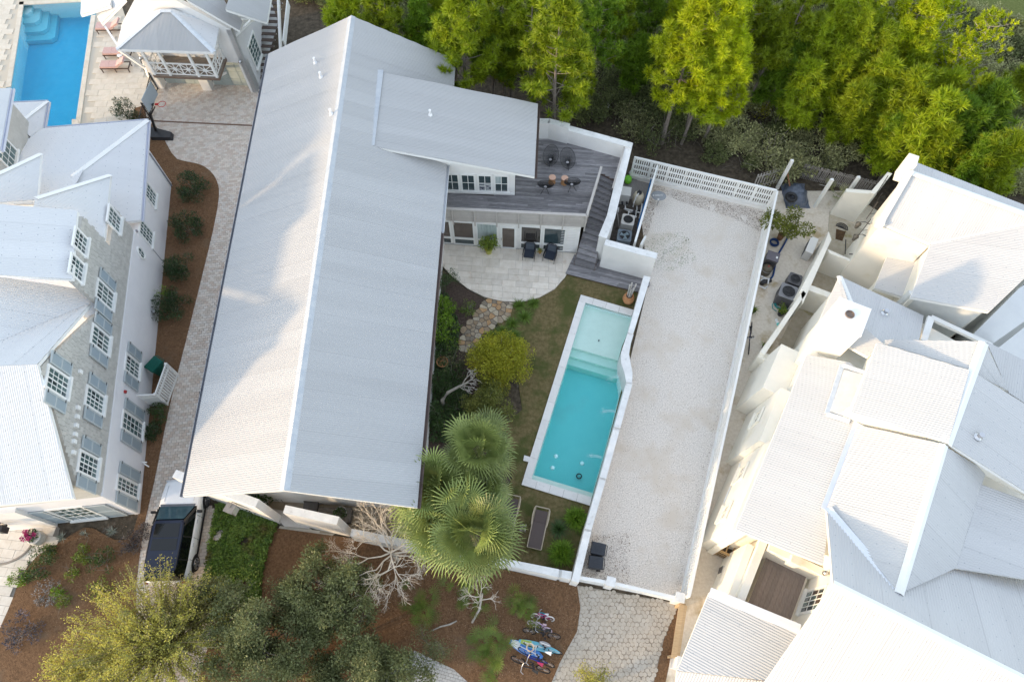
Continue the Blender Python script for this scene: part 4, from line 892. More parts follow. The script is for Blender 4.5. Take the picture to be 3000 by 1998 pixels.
sheet('grass_field', G([(2790, -60), (2850, 30), (2930, 100), (3120, 190), (3300, -100)]), 0., greenf)
sheet('planting_bed', G([(1225, 860), (1300, 800), (1420, 880), (1460, 890), (1440, 1000), (1460, 1230), (1480, 1500), (1430, 1640), (1220, 1560), (1170, 1250)]), .004, mat('dark_bed_soil', (.045, .030, .022), (.11, .08, .065), scale=9, rough=1, bump=.7, bscale=30))
lawn_pts = [(1440, 872), (1580, 850), (1655, 800), (1880, 850), (1880, 900), (1850, 1000), (1840, 1120), (1690, 1700), (1440, 1645), (1455, 1500), (1500, 1400), (1480, 1240), (1530, 1200), (1500, 1000), (1440, 930)]
sheet('lawn', G(lawn_pts), .008, turf)
sheet('gravel_lot', G([(1865, 512), (2262, 600), (1992, 1762), (1690, 1702), (1900, 830)]), 0., shell)
sheet('sandy_alley', G([(2268, 560), (2480, 560), (2700, 700), (2420, 1100), (2240, 1500), (2200, 1998), (1900, 2060), (2010, 1720)]), .004, sandy)
sheet('mulch_bed', G(smoothpts([(420, 430), (520, 468), (600, 490), (640, 545), (632, 640), (590, 820), (545, 1000), (500, 1180), (455, 1400), (420, 1560), (400, 1720), (395, 1830), (330, 1998), (-20, 1998), (40, 1750), (100, 1640), (160, 1600), (250, 1545), (411, 1490)])), .046, mulch)
sheet('front_mulch_bed', G([(1020, 1575), (1690, 1712), (1700, 1780), (1690, 1850), (1640, 1940), (1590, 2060), (1440, 2060), (1330, 1960), (1215, 1905), (1000, 2060), (560, 2060), (640, 1800), (760, 1540)]), .046, mulch)
# brick-paved drive between the houses
drive_pts = [(464, 262), (760, 274), (775, 270), (720, 560), (640, 900), (590, 1150), (560, 1330), (545, 1470), (640, 1490), (615, 1700), (600, 1830), (640, 1998), (330, 1998), (395, 1830), (400, 1720), (420, 1560), (455, 1400), (500, 1180), (545, 1000), (590, 820), (632, 640), (640, 545), (600, 490), (520, 468), (430, 450), (425, 380)]
drive_px = [(470, 236), (752, 248), (760, 274), (775, 270), (720, 560), (640, 900), (590, 1150), (560, 1330), (545, 1470), (660, 1490), (650, 1700), (640, 1830), (660, 1998), (310, 1998), (370, 1830), (378, 1720), (398, 1560), (432, 1400), (478, 1180), (522, 1000), (566, 820), (606, 640), (612, 545), (580, 505), (510, 485), (430, 465), (425, 380)]
paver = mat('grey_pink_paver', (.55, .50, .45), (.68, .62, .56), scale=16, rough=.9, bump=.3, bscale=60, island_mix=[(1, 1, 1), (1.08, 1.06, 1.03), (.9, .86, .82), (.90, .82, .77), (1.05, 1.05, 1.05), (.98, .93, .9)])
dr = sheet('driveway', G(drive_pts), .004, mat('paver_joint_sand', (.17, .15, .13), (.23, .21, .185), scale=14, rough=1))
pieces(dr, 'paver', grid_cells(G(drive_px), R(8), .24, .16, .014), paver, 0, .028, stuff='paver_field')
ch_ = MB().slab([P(425, 352, .03), P(745, 367, .03), P(745, 371, .03), P(425, 356, .03)], (0, 0, .006)); ch_.build('channel_drain', mat('brown_drain', (.16, .10, .07), rough=.8), dr)
# lower brick walk and left forecourt
bw = G([(1180, 1890), (1365, 1950), (1480, 2060), (980, 2060)]); wk = sheet('brick_walk', bw, .006, MATS['paver_joint_sand'])
pieces(wk, 'paver', grid_cells(bw, R(-14), .22, .13, .014), mat('pale_grey_paver', (.40, .39, .37), (.50, .49, .47), scale=14, rough=.9, var=.08, isl=.08, bump=.3, bscale=60), 0, .03)
bw2 = G([(20, 1915), (150, 1905), (330, 1960), (420, 2060), (-40, 2060), (-40, 1920)]); wk2 = sheet('lower_forecourt', bw2, .006, MATS['paver_joint_sand'])
pieces(wk2, 'paver', grid_cells(bw2, R(-10), .2, .12, .014), mat('cream_paver', (.44, .40, .33), (.52, .48, .40), scale=14, rough=.9, var=.08, isl=.08), 0, .03)
bw3 = G([(850, 1790), (920, 1790), (930, 1990), (820, 1990)]); wk3 = sheet('garden_path', bw3, .006, MATS['paver_joint_sand'])
pieces(wk3, 'paver', grid_cells(bw3, R(10), .2, .13, .014), MATS['cream_paver'], 0, .03)
# stone walk to the left house
trav = mat('travertine', (.64, .57, .48), (.75, .69, .61), scale=3, rough=.8, var=.09, isl=.06, bump=.12, bscale=25, c3=(.60, .50, .40), s3=2.2, m3=.6)
ew = G(smoothpts([(-60, 1540), (160, 1535), (150, 1600), (100, 1640), (70, 1680), (40, 1750), (25, 1920), (-60, 1930)], 4)); ewk = sheet('entry_walk', ew, .006, MATS['paver_joint_sand'])
pieces(ewk, 'slab', grid_cells(ew, R(-6), .62, .41, .012, .4), trav, 0, .035)
arc = smoothpts(G([(95, 1535), (98, 1585), (70, 1625), (20, 1650), (-30, 1655)]), 6, False)
MB().tube([Vector((p[0], p[1], .05)) for p in arc], .06, 6).build('stone_edging', mat('dark_edging', (.30, .26, .22), rough=.9), ewk)
# hexagonal paver apron
apron_pts = [(1680, 1712), (1990, 1768), (1975, 1800), (1945, 1870), (1915, 1998), (1890, 2060), (1530, 2060), (1580, 1960), (1630, 1890), (1665, 1800)]
ap = sheet('apron', G(apron_pts), .015, mat('dark_joint', (.22, .185, .15), (.40, .35, .29), scale=1.1, rough=1))
hexm = mat('tan_hex_paver', (.42, .37, .305), (.52, .47, .40), scale=10, rough=.95, var=.05, isl=.06, bump=.3, bscale=50, c3=(.50, .46, .40), s3=.9, m3=.5)
gp_ = G(apron_pts); hx = []
xs_ = [p[0] for p in gp_]; ys_ = [p[1] for p in gp_]; hs = .115; j = 0; y = min(ys_)
while y < max(ys_):
    x = min(xs_) + (hs * .87 if j % 2 else 0)
    while x < max(xs_):
        if inpoly(x, y, gp_): jx, jy = rnd.gauss(0, .014), rnd.gauss(0, .014); hx.append([(x + jx + hs * .97 * rnd.uniform(.84, 1.0) * math.sin(a * math.pi / 3 + .1), y + jy + hs * .97 * rnd.uniform(.84, 1.0) * math.cos(a * math.pi / 3 + .1)) for a in range(6)])
        x += hs * 1.74
    y += hs * 1.5; j += 1
pieces(ap, 'hex_paver', hx, hexm, 0, .024)
# curved travertine patio
patio_px = [(1258, 712), (1690, 742), (1676, 775), (1655, 812), (1625, 846), (1580, 871), (1530, 884), (1470, 882), (1420, 870), (1370, 845), (1324, 809), (1288, 770), (1258, 725)]
pat = sheet('patio', G(patio_px, .1), .06, mat('patio_edge', (.33, .30, .27), (.40, .37, .33), rough=.9), thick=.12)
def hull(ps):
    ps = sorted(set((round(a, 5), round(b, 5)) for a, b in ps)); out = []
    for seq in (ps, ps[::-1]):
        h = []
        for p in seq:
            while len(h) > 1 and (h[-1][0] - h[-2][0]) * (p[1] - h[-2][1]) - (h[-1][1] - h[-2][1]) * (p[0] - h[-2][0]) <= 0: h.pop()
            h.append(p)
        out += h[:-1]
    return out
pp = G(patio_px, .1); cells = []; rp_ = random.Random(11)
ang = math.atan2(exp_.y, exp_.x); c, s = math.cos(ang), math.sin(ang); LL_ = [(p[0] * c + p[1] * s, -p[0] * s + p[1] * c) for p in pp]
x0, x1 = min(p[0] for p in LL_), max(p[0] for p in LL_); y1 = max(p[1] for p in LL_); y0 = min(p[1] for p in LL_); y = y1
while y > y0:
    h = rp_.choice((.4, .4, .6)); x = x0 - rp_.random() * .5
    while x < x1:
        wd = rp_.choice((.4, .6, .6, .8, .95))
        if h > .5 and rp_.random() < .35:
            subs = [(x, y - h / 2, x + wd, y), (x, y - h, x + wd, y - h / 2)]
        else: subs = [(x, y - h, x + wd, y)]
        for a, b, e, d in subs:
            r = [(a + .006, b + .006), (e - .006, b + .006), (e - .006, d - .006), (a + .006, d - .006)]
            q = r; n_ = len(LL_)
            HL = hull(LL_); n_ = len(HL)
            for i in range(n_):
                q = clip(q, HL[i], HL[(i + 1) % n_])
                if len(q) < 3: break
            if len(q) >= 3: cells.append([(X * c - Y * s, X * s + Y * c) for X, Y in q])
        x += wd
    y -= h
pieces(pat, 'paving_slab', cells, trav, .05, .1)
# flagstone path in the bed
flag = mat('sandstone_flag', (.33, .27, .20), (.44, .38, .30), scale=5, rough=.9, bump=.3, bscale=20, island_mix=[(1, 1, 1), (1.1, .82, .56), (.6, .6, .6), (1.15, 1.15, 1.1), (.75, .66, .56), (.85, .8, .74)])
fp = G([(1428, 880), (1500, 880), (1494, 920), (1446, 952), (1405, 985), (1385, 1030), (1348, 1020), (1358, 965), (1392, 925)])
sheet('flagstone_path', fp, .012, mat('flag_joint', (.12, .10, .085), (.19, .165, .14), scale=10, rough=1))
fpo = [o for o in COL.objects if o.name == 'flagstone_path'][0]
rp_ = random.Random(4); seeds = []
fx0, fx1 = min(p[0] for p in fp), max(p[0] for p in fp); fy0, fy1 = min(p[1] for p in fp), max(p[1] for p in fp)
while len(seeds) < 60:
    q = (rp_.uniform(fx0, fx1), rp_.uniform(fy0, fy1))
    if inpoly(*q, fp) and all(math.hypot(q[0] - t[0], q[1] - t[1]) > .17 for t in seeds): seeds.append(q)
cells = []
for i, a in enumerate(seeds):
    poly = [(a[0] + .27 * math.cos(t * .785 + .3), a[1] + .27 * math.sin(t * .785 + .3)) for t in range(8)]
    for k, b in enumerate(seeds):
        if k == i or math.hypot(a[0] - b[0], a[1] - b[1]) > 1.2: continue
        mx, my = (a[0] + b[0]) / 2, (a[1] + b[1]) / 2; dx, dy = b[0] - a[0], b[1] - a[1]
        poly = clip(poly, (mx, my), (mx - dy, my + dx))
        if len(poly) < 3: break
    if len(poly) >= 3: cells.append(poly)
pieces(fpo, 'flagstone', cells, flag, 0, .04, shrink=.02, jit=.01)
# front porch floor
pf = G([(740, 1455), (900, 1440), (1300, 1480), (1300, 1570), (1035, 1565), (890, 1535), (830, 1540), (700, 1500)], .02)
pfo = sheet('porch_floor', pf, .012, MATS['paver_joint_sand'])
pieces(pfo, 'tile', grid_cells(pf, R(-2), .5, .5, .014, 0), mat('tan_porch_tile', (.27, .225, .165), (.34, .285, .21), scale=4, rough=.85, var=.06, isl=.05), 0, .03)
sheet('stucco_walk', G([(820, 1540), (985, 1560), (880, 1640), (770, 1625)]), .006, mat('cream_concrete', (.45, .40, .32), (.53, .48, .40), scale=4, rough=.9))
# pool terrace, upper left
ptz = G([(270, 60), (345, 140), (420, 205), (462, 258), (430, 345), (425, 360), (240, 375), (238, 370), (285, 40)])
pterr = sheet('pool_terrace', G([(-80, -60), (330, -60), (420, 205), (462, 258), (425, 365), (240, 420), (-80, 420)]), .0, mat('terrace_joint', (.55, .49, .40), rough=.9))
# ============================================================ pools
from mathutils.geometry import tessellate_polygon
def holed(name, outer, holes, z, m, kind='structure'):
    loops = [[Vector((p[0], p[1], z)) for p in outer]] + [[Vector((p[0], p[1], z)) for p in h] for h in holes]
    vs = [p for l in loops for p in l]; tri = tessellate_polygon(loops)
    mb = MB(); mb.v = vs
    for t in tri:
        a, b, c = [vs[i] for i in t]
        mb.f.append(tuple(t) if (b - a).cross(c - a).z > 0 else tuple(t)[::-1])
    o = mb.build(name, m); o['kind'] = kind; return o
def watermat(name, tint, dens):
    m = bpy.data.materials.new(name); m.use_nodes = True; n = m.node_tree.nodes; L = m.node_tree.links; n.remove(n['Principled BSDF']); out = n['Material Output']
    tr = n.new('ShaderNodeBsdfTransparent'); gl = n.new('ShaderNodeBsdfGlossy'); gl.inputs['Roughness'].default_value = .02
    fr = n.new('ShaderNodeFresnel'); fr.inputs[0].default_value = 1.33; ge = n.new('ShaderNodeNewGeometry'); sb = n.new('ShaderNodeMath'); sb.operation = 'SUBTRACT'; sb.use_clamp = True; L.new(fr.outputs[0], sb.inputs[0]); L.new(ge.outputs['Backfacing'], sb.inputs[1]); mx = n.new('ShaderNodeMixShader'); L.new(sb.outputs[0], mx.inputs[0]); L.new(tr.outputs[0], mx.inputs[1]); L.new(gl.outputs[0], mx.inputs[2]); L.new(mx.outputs[0], out.inputs[0])
    tc = n.new('ShaderNodeTexCoord'); nz = n.new('ShaderNodeTexNoise'); nz.inputs['Scale'].default_value = 5; nz.inputs['Detail'].default_value = 3; L.new(tc.outputs['Object'], nz.inputs[0])
    bp = n.new('ShaderNodeBump'); bp.inputs['Strength'].default_value = .7; bp.inputs['Distance'].default_value = .06; L.new(nz.outputs[0], bp.inputs['Height']); L.new(bp.outputs[0], gl.inputs['Normal']); L.new(bp.outputs[0], fr.inputs['Normal'])
    va = n.new('ShaderNodeVolumeAbsorption'); va.inputs[0].default_value = (*tint, 1); va.inputs[1].default_value = dens; L.new(va.outputs[0], out.inputs[1])
    MATS[name] = m; return m
main_in = [(1715, 889), (1850, 928), (1842, 968), (1822, 1015), (1812, 1052), (1812, 1078), (1818, 1106), (1822, 1135), (1800, 1222), (1772, 1327), (1734, 1458), (1557, 1404)]
mi = G(main_in)
for nm in ('ground', 'lawn'):
    o = [q for q in COL.objects if q.name == nm][0]; bpy.data.objects.remove(o)
lp_in = G([(58, 8), (252, 0), (262, 60), (272, 150), (232, 372), (20, 388), (8, 300)])
lpool = G([(58, 8), (275, -2), (278, 60), (281, 46), (236, 368), (245, 385), (110, 395), (5, 395), (18, 262)])
lpool = G([(58, 8), (278, -4), (281, 46), (235, 372), (100, 420), (-10, 420), (18, 258)])
_sq = [(-160, -60), (160, -60), (160, 260), (-160, 260)]
holed('ground', _sq, [mi, lpool], -.03, soil)
holed('lawn', G(lawn_pts), [mi], .008, turf)
o = [q for q in COL.objects if q.name == 'pool_terrace'][0]; bpy.data.objects.remove(o)
pterr = holed('pool_terrace', G([(-80, -60), (330, -60), (420, 205), (462, 258), (425, 365), (240, 440), (-80, 440)]), [lpool], .0, MATS['terrace_joint'])
pc = [r for r in grid_cells(G([(278, -40), (330, -40), (350, 140), (420, 205), (462, 258), (425, 365), (236, 420)]), R(3), .82, .52, .012, .35)]
lpt = [(p[0], p[1]) for p in lpool]
pc = [c for c in pc if not any(inpoly(*q, lpt) for q in c)]
pc2 = [r for r in grid_cells(G([(-60, -60), (56, -60), (56, 4), (14, 262), (-60, 262)]), R(3), .82, .52, .012, .35) if not any(inpoly(*q, lpt) for q in r)]
cream_slab = mat('cream_terrace_slab', (.60, .53, .43), (.68, .62, .53), scale=3, rough=.75, var=.05, bump=.1, bscale=25)
pieces(pterr, 'paving_slab', pc + pc2, cream_slab, -.02, .03)
# coping of the left pool
def edge_stones(parent, a, b, w, n, z0, z1, m, side=1, name='coping_stone'):
    a, b = Vector((a[0], a[1], 0)), Vector((b[0], b[1], 0)); d = (b - a); x = Vector((-d.y, d.x, 0)).normalized() * w * side
    for i in range(n):
        p, q = a + d * (i / n) , a + d * ((i + 1) / n) ; g = d.normalized() * .005
        MB().prism([tuple((p + g)[:2]), tuple((q - g)[:2]), tuple((q - g + x)[:2]), tuple((p + g + x)[:2])], z0, z1).build(name, m, parent)
lp = thing('left_swimming_pool', 'deep blue swimming pool with corner steps at the upper left', 'pool', P(150, 200, 0))
blue_pl = mat('blue_pool_plaster', (.20, .66, .78), (.26, .72, .82), scale=1.5, rough=.6)
def basin(parent, outline, zb, m, top=.02):
    n = len(outline); mb = MB(); a = [Vector((p[0], p[1], top)) for p in outline]; b = [Vector((p[0], p[1], zb)) for p in outline]
    mb.add(a + b, [(i, (i + 1) % n, n + (i + 1) % n, n + i) for i in range(n)] + [tuple(range(n, 2 * n))]); return mb.build('basin', m, parent)
basin(lp, lpool, -1.5, blue_pl)
wl_c = MB().prism(lpool, -1.49, -.09); wl_c.build('water', watermat('deep_blue_water', (.01, .80, .94), .62), lp)
pb_ = mat('pale_step_plaster', (.50, .66, .68), (.56, .71, .73), rough=.6)
for i in range(4):
    k = 4 - i; o = P(60, 10, 0); e1_ = (Vector((*lpool[1], 0)) - Vector((*lpool[0], 0))).normalized(); e2_ = (Vector((*lpool[-1], 0)) - Vector((*lpool[0], 0))).normalized()
    r1, r2 = .45 * k + .25, .6 * k + .35; z = -.3 - .28 * (k - 1); o3 = Vector((*lpool[0], 0)); c_ = .3
    q = [o3, o3 + e1_ * r1, o3 + e1_ * r1 + e2_ * (r2 - c_), o3 + e1_ * (r1 - c_) + e2_ * r2, o3 + e2_ * r2]
    MB().prism([tuple(p[:2]) for p in q], -1.48, z).build('step', pb_, lp)
for k in range(2):
    o3 = P(281, 46, 0); q = [o3, o3 - e1_ * (.9 - .4 * k), o3 - e1_ * (.9 - .4 * k) + e2_ * 1.6, o3 + e2_ * 1.6 + e1_ * .0]
    MB().prism([tuple(p[:2]) for p in q], -1.48, -.7 + .3 * k).build('bench', pb_, lp)
for (a, b, n_) in ((lpool[0], lpool[1], 9), (lpool[2], lpool[3], 14), (lpool[6], lpool[0], 10)):
    edge_stones(lp, a, b, .32, n_, -.02, .05, cream_slab, side=-1 if n_ != 14 else -1)
# raised spillway pillar
MB().prism(G([(210, 350), (225, 350), (236, 372), (210, 372)], .5), -.5, .5).build('pillar', cream_slab, lp)
# main pool
mp_ = thing('courtyard_pool', 'turquoise plunge pool with pale shallow shelf and white coping in the courtyard', 'pool', P(1680, 1200, 0))
tq = mat('turquoise_pool_plaster', (.46, .78, .77), (.52, .82, .80), scale=1.2, rough=.6, c3=(.50, .74, .73), s3=.5, m3=.55)
basin(mp_, mi, -1.35, tq, top=.03)
MB().prism(mi, -1.345, .0).build('water', watermat('turquoise_water', (.03, .82, .86), .50), mp_)
shp_ = mat('pale_shelf_plaster', (.72, .74, .66), (.77, .79, .71), scale=2, rough=.6)
TLw = P(1715, 889, 0); BLw = P(1557, 1404, 0); dL = (BLw - TLw).normalized()
def tq_(u0, v0, u1, v1): return P(u0, v0, 0), P(u1, v1, 0)
def poolstep(a, b, z, m):      # everything of the pool north of line a-b
    q = clip(mi, tuple(b[:2]), tuple(a[:2])); 
    if parea(q) > parea(mi) * .6: q = clip(mi, tuple(a[:2]), tuple(b[:2]))
    MB().prism([(p[0], p[1]) for p in q], -1.34, z).build('shelf' if z > -.3 else 'step', m, mp_)
poolstep(*tq_(1680, 1012, 1812, 1050), -.27, shp_); poolstep(*tq_(1674, 1033, 1810, 1073), -.50, shp_); poolstep(*tq_(1668, 1051, 1812, 1093), -.75, shp_)
qb = clip(mi, tuple(P(1564, 1388, 0)[:2]), tuple(P(1738, 1441, 0)[:2]))
if parea(qb) > parea(mi) * .5: qb = clip(mi, tuple(P(1738, 1441, 0)[:2]), tuple(P(1564, 1388, 0)[:2]))
MB().prism(qb, -1.34, -.22).build('bench', shp_, mp_)
cop = mat('pale_limestone_coping', (.70, .68, .65), (.78, .76, .73), scale=3, rough=.8, var=.04, c3=(.62, .60, .57), s3=3, m3=.6)
edge_stones(mp_, mi[0], mi[-1], .40, 10, -.1, .09, cop, side=-1); 
tl2 = P(1703, 869, 0); edge_stones(mp_, tuple((Vector((*mi[0], 0)) - (Vector((*mi[1], 0)) - Vector((*mi[0], 0))).normalized() * .40)[:2]), mi[1], .42, 4, -.1, .09, cop, side=1)
edge_stones(mp_, tuple((Vector((*mi[-1], 0)) - (Vector((*mi[-2], 0)) - Vector((*mi[-1], 0))).normalized() * .40)[:2]), mi[-2], .42, 5, -.1, .09, cop, side=-1)
MB().prism(G([(1536, 1333), (1556, 1339), (1553, 1354), (1533, 1348)], .1), 0, .1).build('skimmer_lid', cop, mp_)
dk_ = mat('dark_drain', (.02, .03, .035), rough=.5)
MB().lathe([(.04, 0), (.04, .05), (.01, .05)], P(1754, 999, -.29) + Vector((0, 0, .03)), 10).build('drain', dk_, mp_)
dr_o = P(1698, 1390, -.9); MB().tube([dr_o + Vector((.13 * math.cos(a), .13 * math.sin(a), -.3)) for a in [i * .63 for i in range(11)]], .035, 6).build('drain_ring', dk_, mp_)
fl = mat('pale_blue_float', (.35, .75, .80), (.5, .82, .85), rough=.3)
for i, (u, v) in enumerate(((1629, 1336), (1619, 1370), (1705, 1357))):
    tag(MB().lathe([(.02, -.08), (.1, -.05), (.12, 0), (.09, .07), (.02, .1)], P(u, v, .02), 12).build('pool_float', fl, None, smooth=True), ['small pale blue float nearest the skimmer lid of the pool', 'small pale blue float nearest the left coping of the pool', 'small pale blue float beside the dark ring on the pool floor'][i], 'pool float')
foam = mat('splash_foam', (.75, .88, .9), (.85, .93, .94), rough=.4)
for i, (u, v, u2, v2) in enumerate(((1786, 1112, 1815, 1104), (1765, 1205, 1803, 1208), (1728, 1335, 1762, 1342))):
    mb = MB(); r_ = random.Random(i)
    for k in range(26):
        p = P(u + r_.gauss(0, 6), v + r_.gauss(0, 6), .012); s_ = r_.uniform(.006, .02); a = r_.uniform(0, 6)
        mb.lathe([(s_, 0), (s_ * .6, s_ * .7)], p, 5)
    a, b = P(u, v, .03), P(u2, v2, .35)
    for k in range(3): mb.tube([a.lerp(b, t) + Vector((0, .05 * (k - 1), .18 * math.sin(t * 2.6))) for t in (0, .25, .5, .75, 1)], .008, 4)
    mb.build('water_jet', foam, mp_)
# ============================================================ white courtyard wall
cw = thing('courtyard_wall', 'white stucco courtyard wall with stepped caps running down the pool side', 'wall', P(1750, 1300, 0))
ZW = 1.5
def topwall(parent, px, z, z0=0., body=white, capm=None, capz=.07, ov=.0):
    pts = [tuple(P(u, v, z)[:2]) for u, v in px]
    MB().prism(pts, z0, z - capz).build('wall', body, parent)
    c = (sum(p[0] for p in pts) / len(pts), sum(p[1] for p in pts) / len(pts))
    MB().prism([(p[0] + (p[0] - c[0]) * ov, p[1] + (p[1] - c[1]) * ov) for p in pts], z - capz, z).build('wall_cap', capm or wcap, parent)
topwall(cw, [(1886, 808), (1906, 812), (1855, 979), (1840, 974)], ZW)
topwall(cw, [(1839, 976), (1856, 981), (1848, 1007), (1829, 1004)], ZW - .07); 
for q in ([(1829, 1004), (1848, 1007), (1843, 1038), (1819, 1035)], [(1819, 1035), (1843, 1038), (1847, 1060), (1820, 1064)], [(1820, 1064), (1847, 1060), (1853, 1090), (1829, 1090)], [(1829, 1090), (1853, 1090), (1852, 1123), (1835, 1121)]): topwall(cw, q, ZW - .07)
for q, dz in (([(1834, 1122), (1853, 1125), (1817, 1254), (1799, 1250)], 0), ([(1798, 1252), (1816, 1256), (1814, 1262), (1796, 1258)], -.12), ([(1796, 1258), (1815, 1262), (1776, 1402), (1757, 1397)], 0), ([(1757, 1397), (1776, 1402), (1774, 1409), (1755, 1404)], -.12), ([(1755, 1404), (1774, 1409), (1733, 1552), (1713, 1547)], 0), ([(1713, 1547), (1733, 1552), (1731, 1560), (1711, 1554)], -.12), ([(1711, 1554), (1732, 1559), (1696, 1706), (1674, 1700)], 0)):
    topwall(cw, q, ZW + dz)
# pool-side screen: the wall in front of the equipment yard belongs to the deck parapet
fw_ = thing('front_garden_wall', 'low white stucco front wall with crenel gaps at the foot of the courtyard', 'wall', P(1550, 1670, 0))
for q, dz in (([(1414, 1644), (1438, 1627), (1482, 1635), (1479, 1655)], 0), ([(1482, 1636), (1491, 1638), (1488, 1656), (1479, 1654)], -.3), ([(1491, 1638), (1638, 1667), (1635, 1690), (1488, 1657)], 0), ([(1638, 1668), (1647, 1669), (1644, 1691), (1635, 1689)], -.3), ([(1647, 1669), (1677, 1674), (1673, 1697), (1644, 1691)], 0), ([(1030, 1548), (1255, 1592), (1262, 1618), (1026, 1570)], 0), ([(1256, 1593), (1438, 1627), (1414, 1645), (1262, 1618)], -.1)):
    topwall(fw_, q, 1.3 + dz)
# tall porch walls
pw_ = thing('porch_wall', 'tall white stucco wall with square lantern beside the front porch', 'wall', P(720, 1500, 0))
def vwall(parent, a, b, z, th, m=white, capm=None):
    a, b = P(*a, 0), P(*b, 0); d = (b - a).normalized(); n_ = Vector((-d.y, d.x, 0)) * th
    MB().prism([tuple(p[:2]) for p in (a, b, b + n_, a + n_)], 0, z - .05).build('wall', m, parent); MB().prism([tuple(p[:2]) for p in (a, b, b + n_, a + n_)], z - .05, z).build('wall_cap', capm or wcap, parent); return a, b, d
a, b, d = vwall(pw_, (600, 1455), (821, 1535), 3.7, .36)
lnp = a.lerp(b, .62) + Vector((d.y, -d.x, 0)) * .3 + Vector((0, 0, 2.2)); lgm = mat('grey_lantern_metal', (.20, .195, .19), (.26, .25, .24), rough=.5)
MB().box(lnp + Vector((0, 0, .3)), (.46, .46, .04), R(-20)).build('lantern_top', lgm, pw_); MB().box(lnp, (.38, .38, .56), R(-20)).build('lantern_glass', mat('milky_glass', (.55, .56, .5), rough=.2), pw_)
for sx in (-.19, .19):
    for sy in (-.19, .19): q = Matrix.Rotation(R(-20), 3, 'Z') @ Vector((sx, sy, 0)); MB().box(lnp + q, (.03, .03, .58)).build('lantern_bar', lgm, pw_)
MB().bar(lnp + Vector((0, 0, .34)), lnp + Vector((0, 0, .34)) + Vector((-d.y, d.x, 0)) * .3, .04, .04).build('lantern_arm', lgm, pw_)
pw2 = thing('porch_wall', 'shorter white stucco wall right of the porch opening', 'wall', P(960, 1560, 0))
vwall(pw2, (880, 1540), (1026, 1572), 2.9, .36)
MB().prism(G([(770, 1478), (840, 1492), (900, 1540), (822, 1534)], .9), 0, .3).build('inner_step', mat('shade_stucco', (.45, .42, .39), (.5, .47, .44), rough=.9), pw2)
# gate between drive and gravel
gt = thing('sliding_gate', 'long low white gate with square posts across the gravel entrance', 'gate', P(1850, 1730, 0))
gtz = 1.15
for a, b in (((1697, 1692), (1780, 1706)), ((1798, 1709), (1978, 1751))):
    A, B = P(*a, gtz), P(*b, gtz); MB().bar(A, B, .16, .14).build('top_rail', whitep, gt); MB().bar(A - Vector((0, 0, .85)), B - Vector((0, 0, .85)), .08, .12).build('bottom_rail', whitep, gt)
    n_ = int((B - A).length / .14)
    for i in range(n_): p = A.lerp(B, (i + .5) / n_); MB().bar(p - Vector((0, 0, .07)), p - Vector((0, 0, .8)), .06, .05, up=(B - A).normalized()).build('picket', whitep, gt)
for u, v in ((1790, 1703), (1993, 1749)):
    p = P(u, v, 1.35); MB().box((p.x, p.y, .66), (.36, .36, 1.32), R(-14)).build('gate_post', white, gt); MB().box((p.x, p.y, 1.34), (.42, .42, .05), R(-14)).build('post_cap', wcap, gt)
# ============================================================ white lattice fences
def lattice(name, label, a, b, h, pitch, sw, zs, posts, kerb=.3, th=.03, group=None):
    t = thing(name, label, 'fence', a, group=group); d = (b - a).normalized(); L_ = (b - a).length; up = Vector((0, 0, 1))
    n_ = int(L_ / pitch)
    for i in range(n_):
        p = a + d * ((i + .5) * L_ / n_); MB().bar(p + up * (kerb + .03), p + up * (h - .04), sw, th, up=d.cross(up)).build('slat', whitep, t)
    for z in zs: MB().bar(a + up * z, b + up * z, th * 1.9, .10).build('rail', whitep, t)
    MB().bar(a + up * h, b + up * h, .12, .05).build('cap_rail', whitep, t)
    for i in range(posts + 1):
        p = a + d * (L_ * i / posts); MB().bar(p, p + up * (h + .02), .10, .10, up=d).build('post', whitep, t)
    if kerb: MB().bar(a + up * kerb / 2, b + up * kerb / 2, .14, kerb).build('kerb', white, t)
    return t
f0, f1, f2 = P(1846, 520, 0), P(2243, 614, 0), P(1992, 1758, 0)
lattice('lattice_fence', 'white slotted lattice fence across the back of the gravel lot', f0, f1, 1.85, .135, .07, (.36, .82, 1.28, 1.76), 8)
lattice('lattice_fence', 'long white slotted lattice fence between gravel lot and sandy alley', f1 + Vector((.05, -.1, 0)), f2, 1.85, .145, .075, (.36, .82, 1.28, 1.76), 22)
y0_, y1_ = P(1909, 545, 0), P(1846, 760, 0)
lattice('lattice_fence', 'white slotted fence between equipment yard and gravel lot', y0_, y1_, 1.85, .145, .07, (.36, .82, 1.28, 1.76), 4, kerb=.1)
lattice('gate_panel', 'short white slatted gate leaning out at the corner of the equipment yard', P(1868, 750, 0), P(1880, 728, 0), 1.2, .12, .05, (.15, .6, 1.1), 1, kerb=0)
yard = sheet('equipment_yard', G([(1815, 520), (1910, 545), (1850, 770), (1745, 735)]), .006, mat('dark_yard_soil', (.06, .05, .042), (.15, .13, .115), scale=5, rough=1, bump=.5, bscale=25))
yardb = MATS['grey_yard'] if 'grey_yard' in MATS else mat('grey_yard', (.20, .185, .18), (.27, .25, .24), scale=4, stretch=(6, 1, 1), rough=.9)
MB().prism(G([(1830, 520), (1908, 540), (1896, 590), (1815, 580)]), .007, .03).build('yard_mat', yardb, yard)
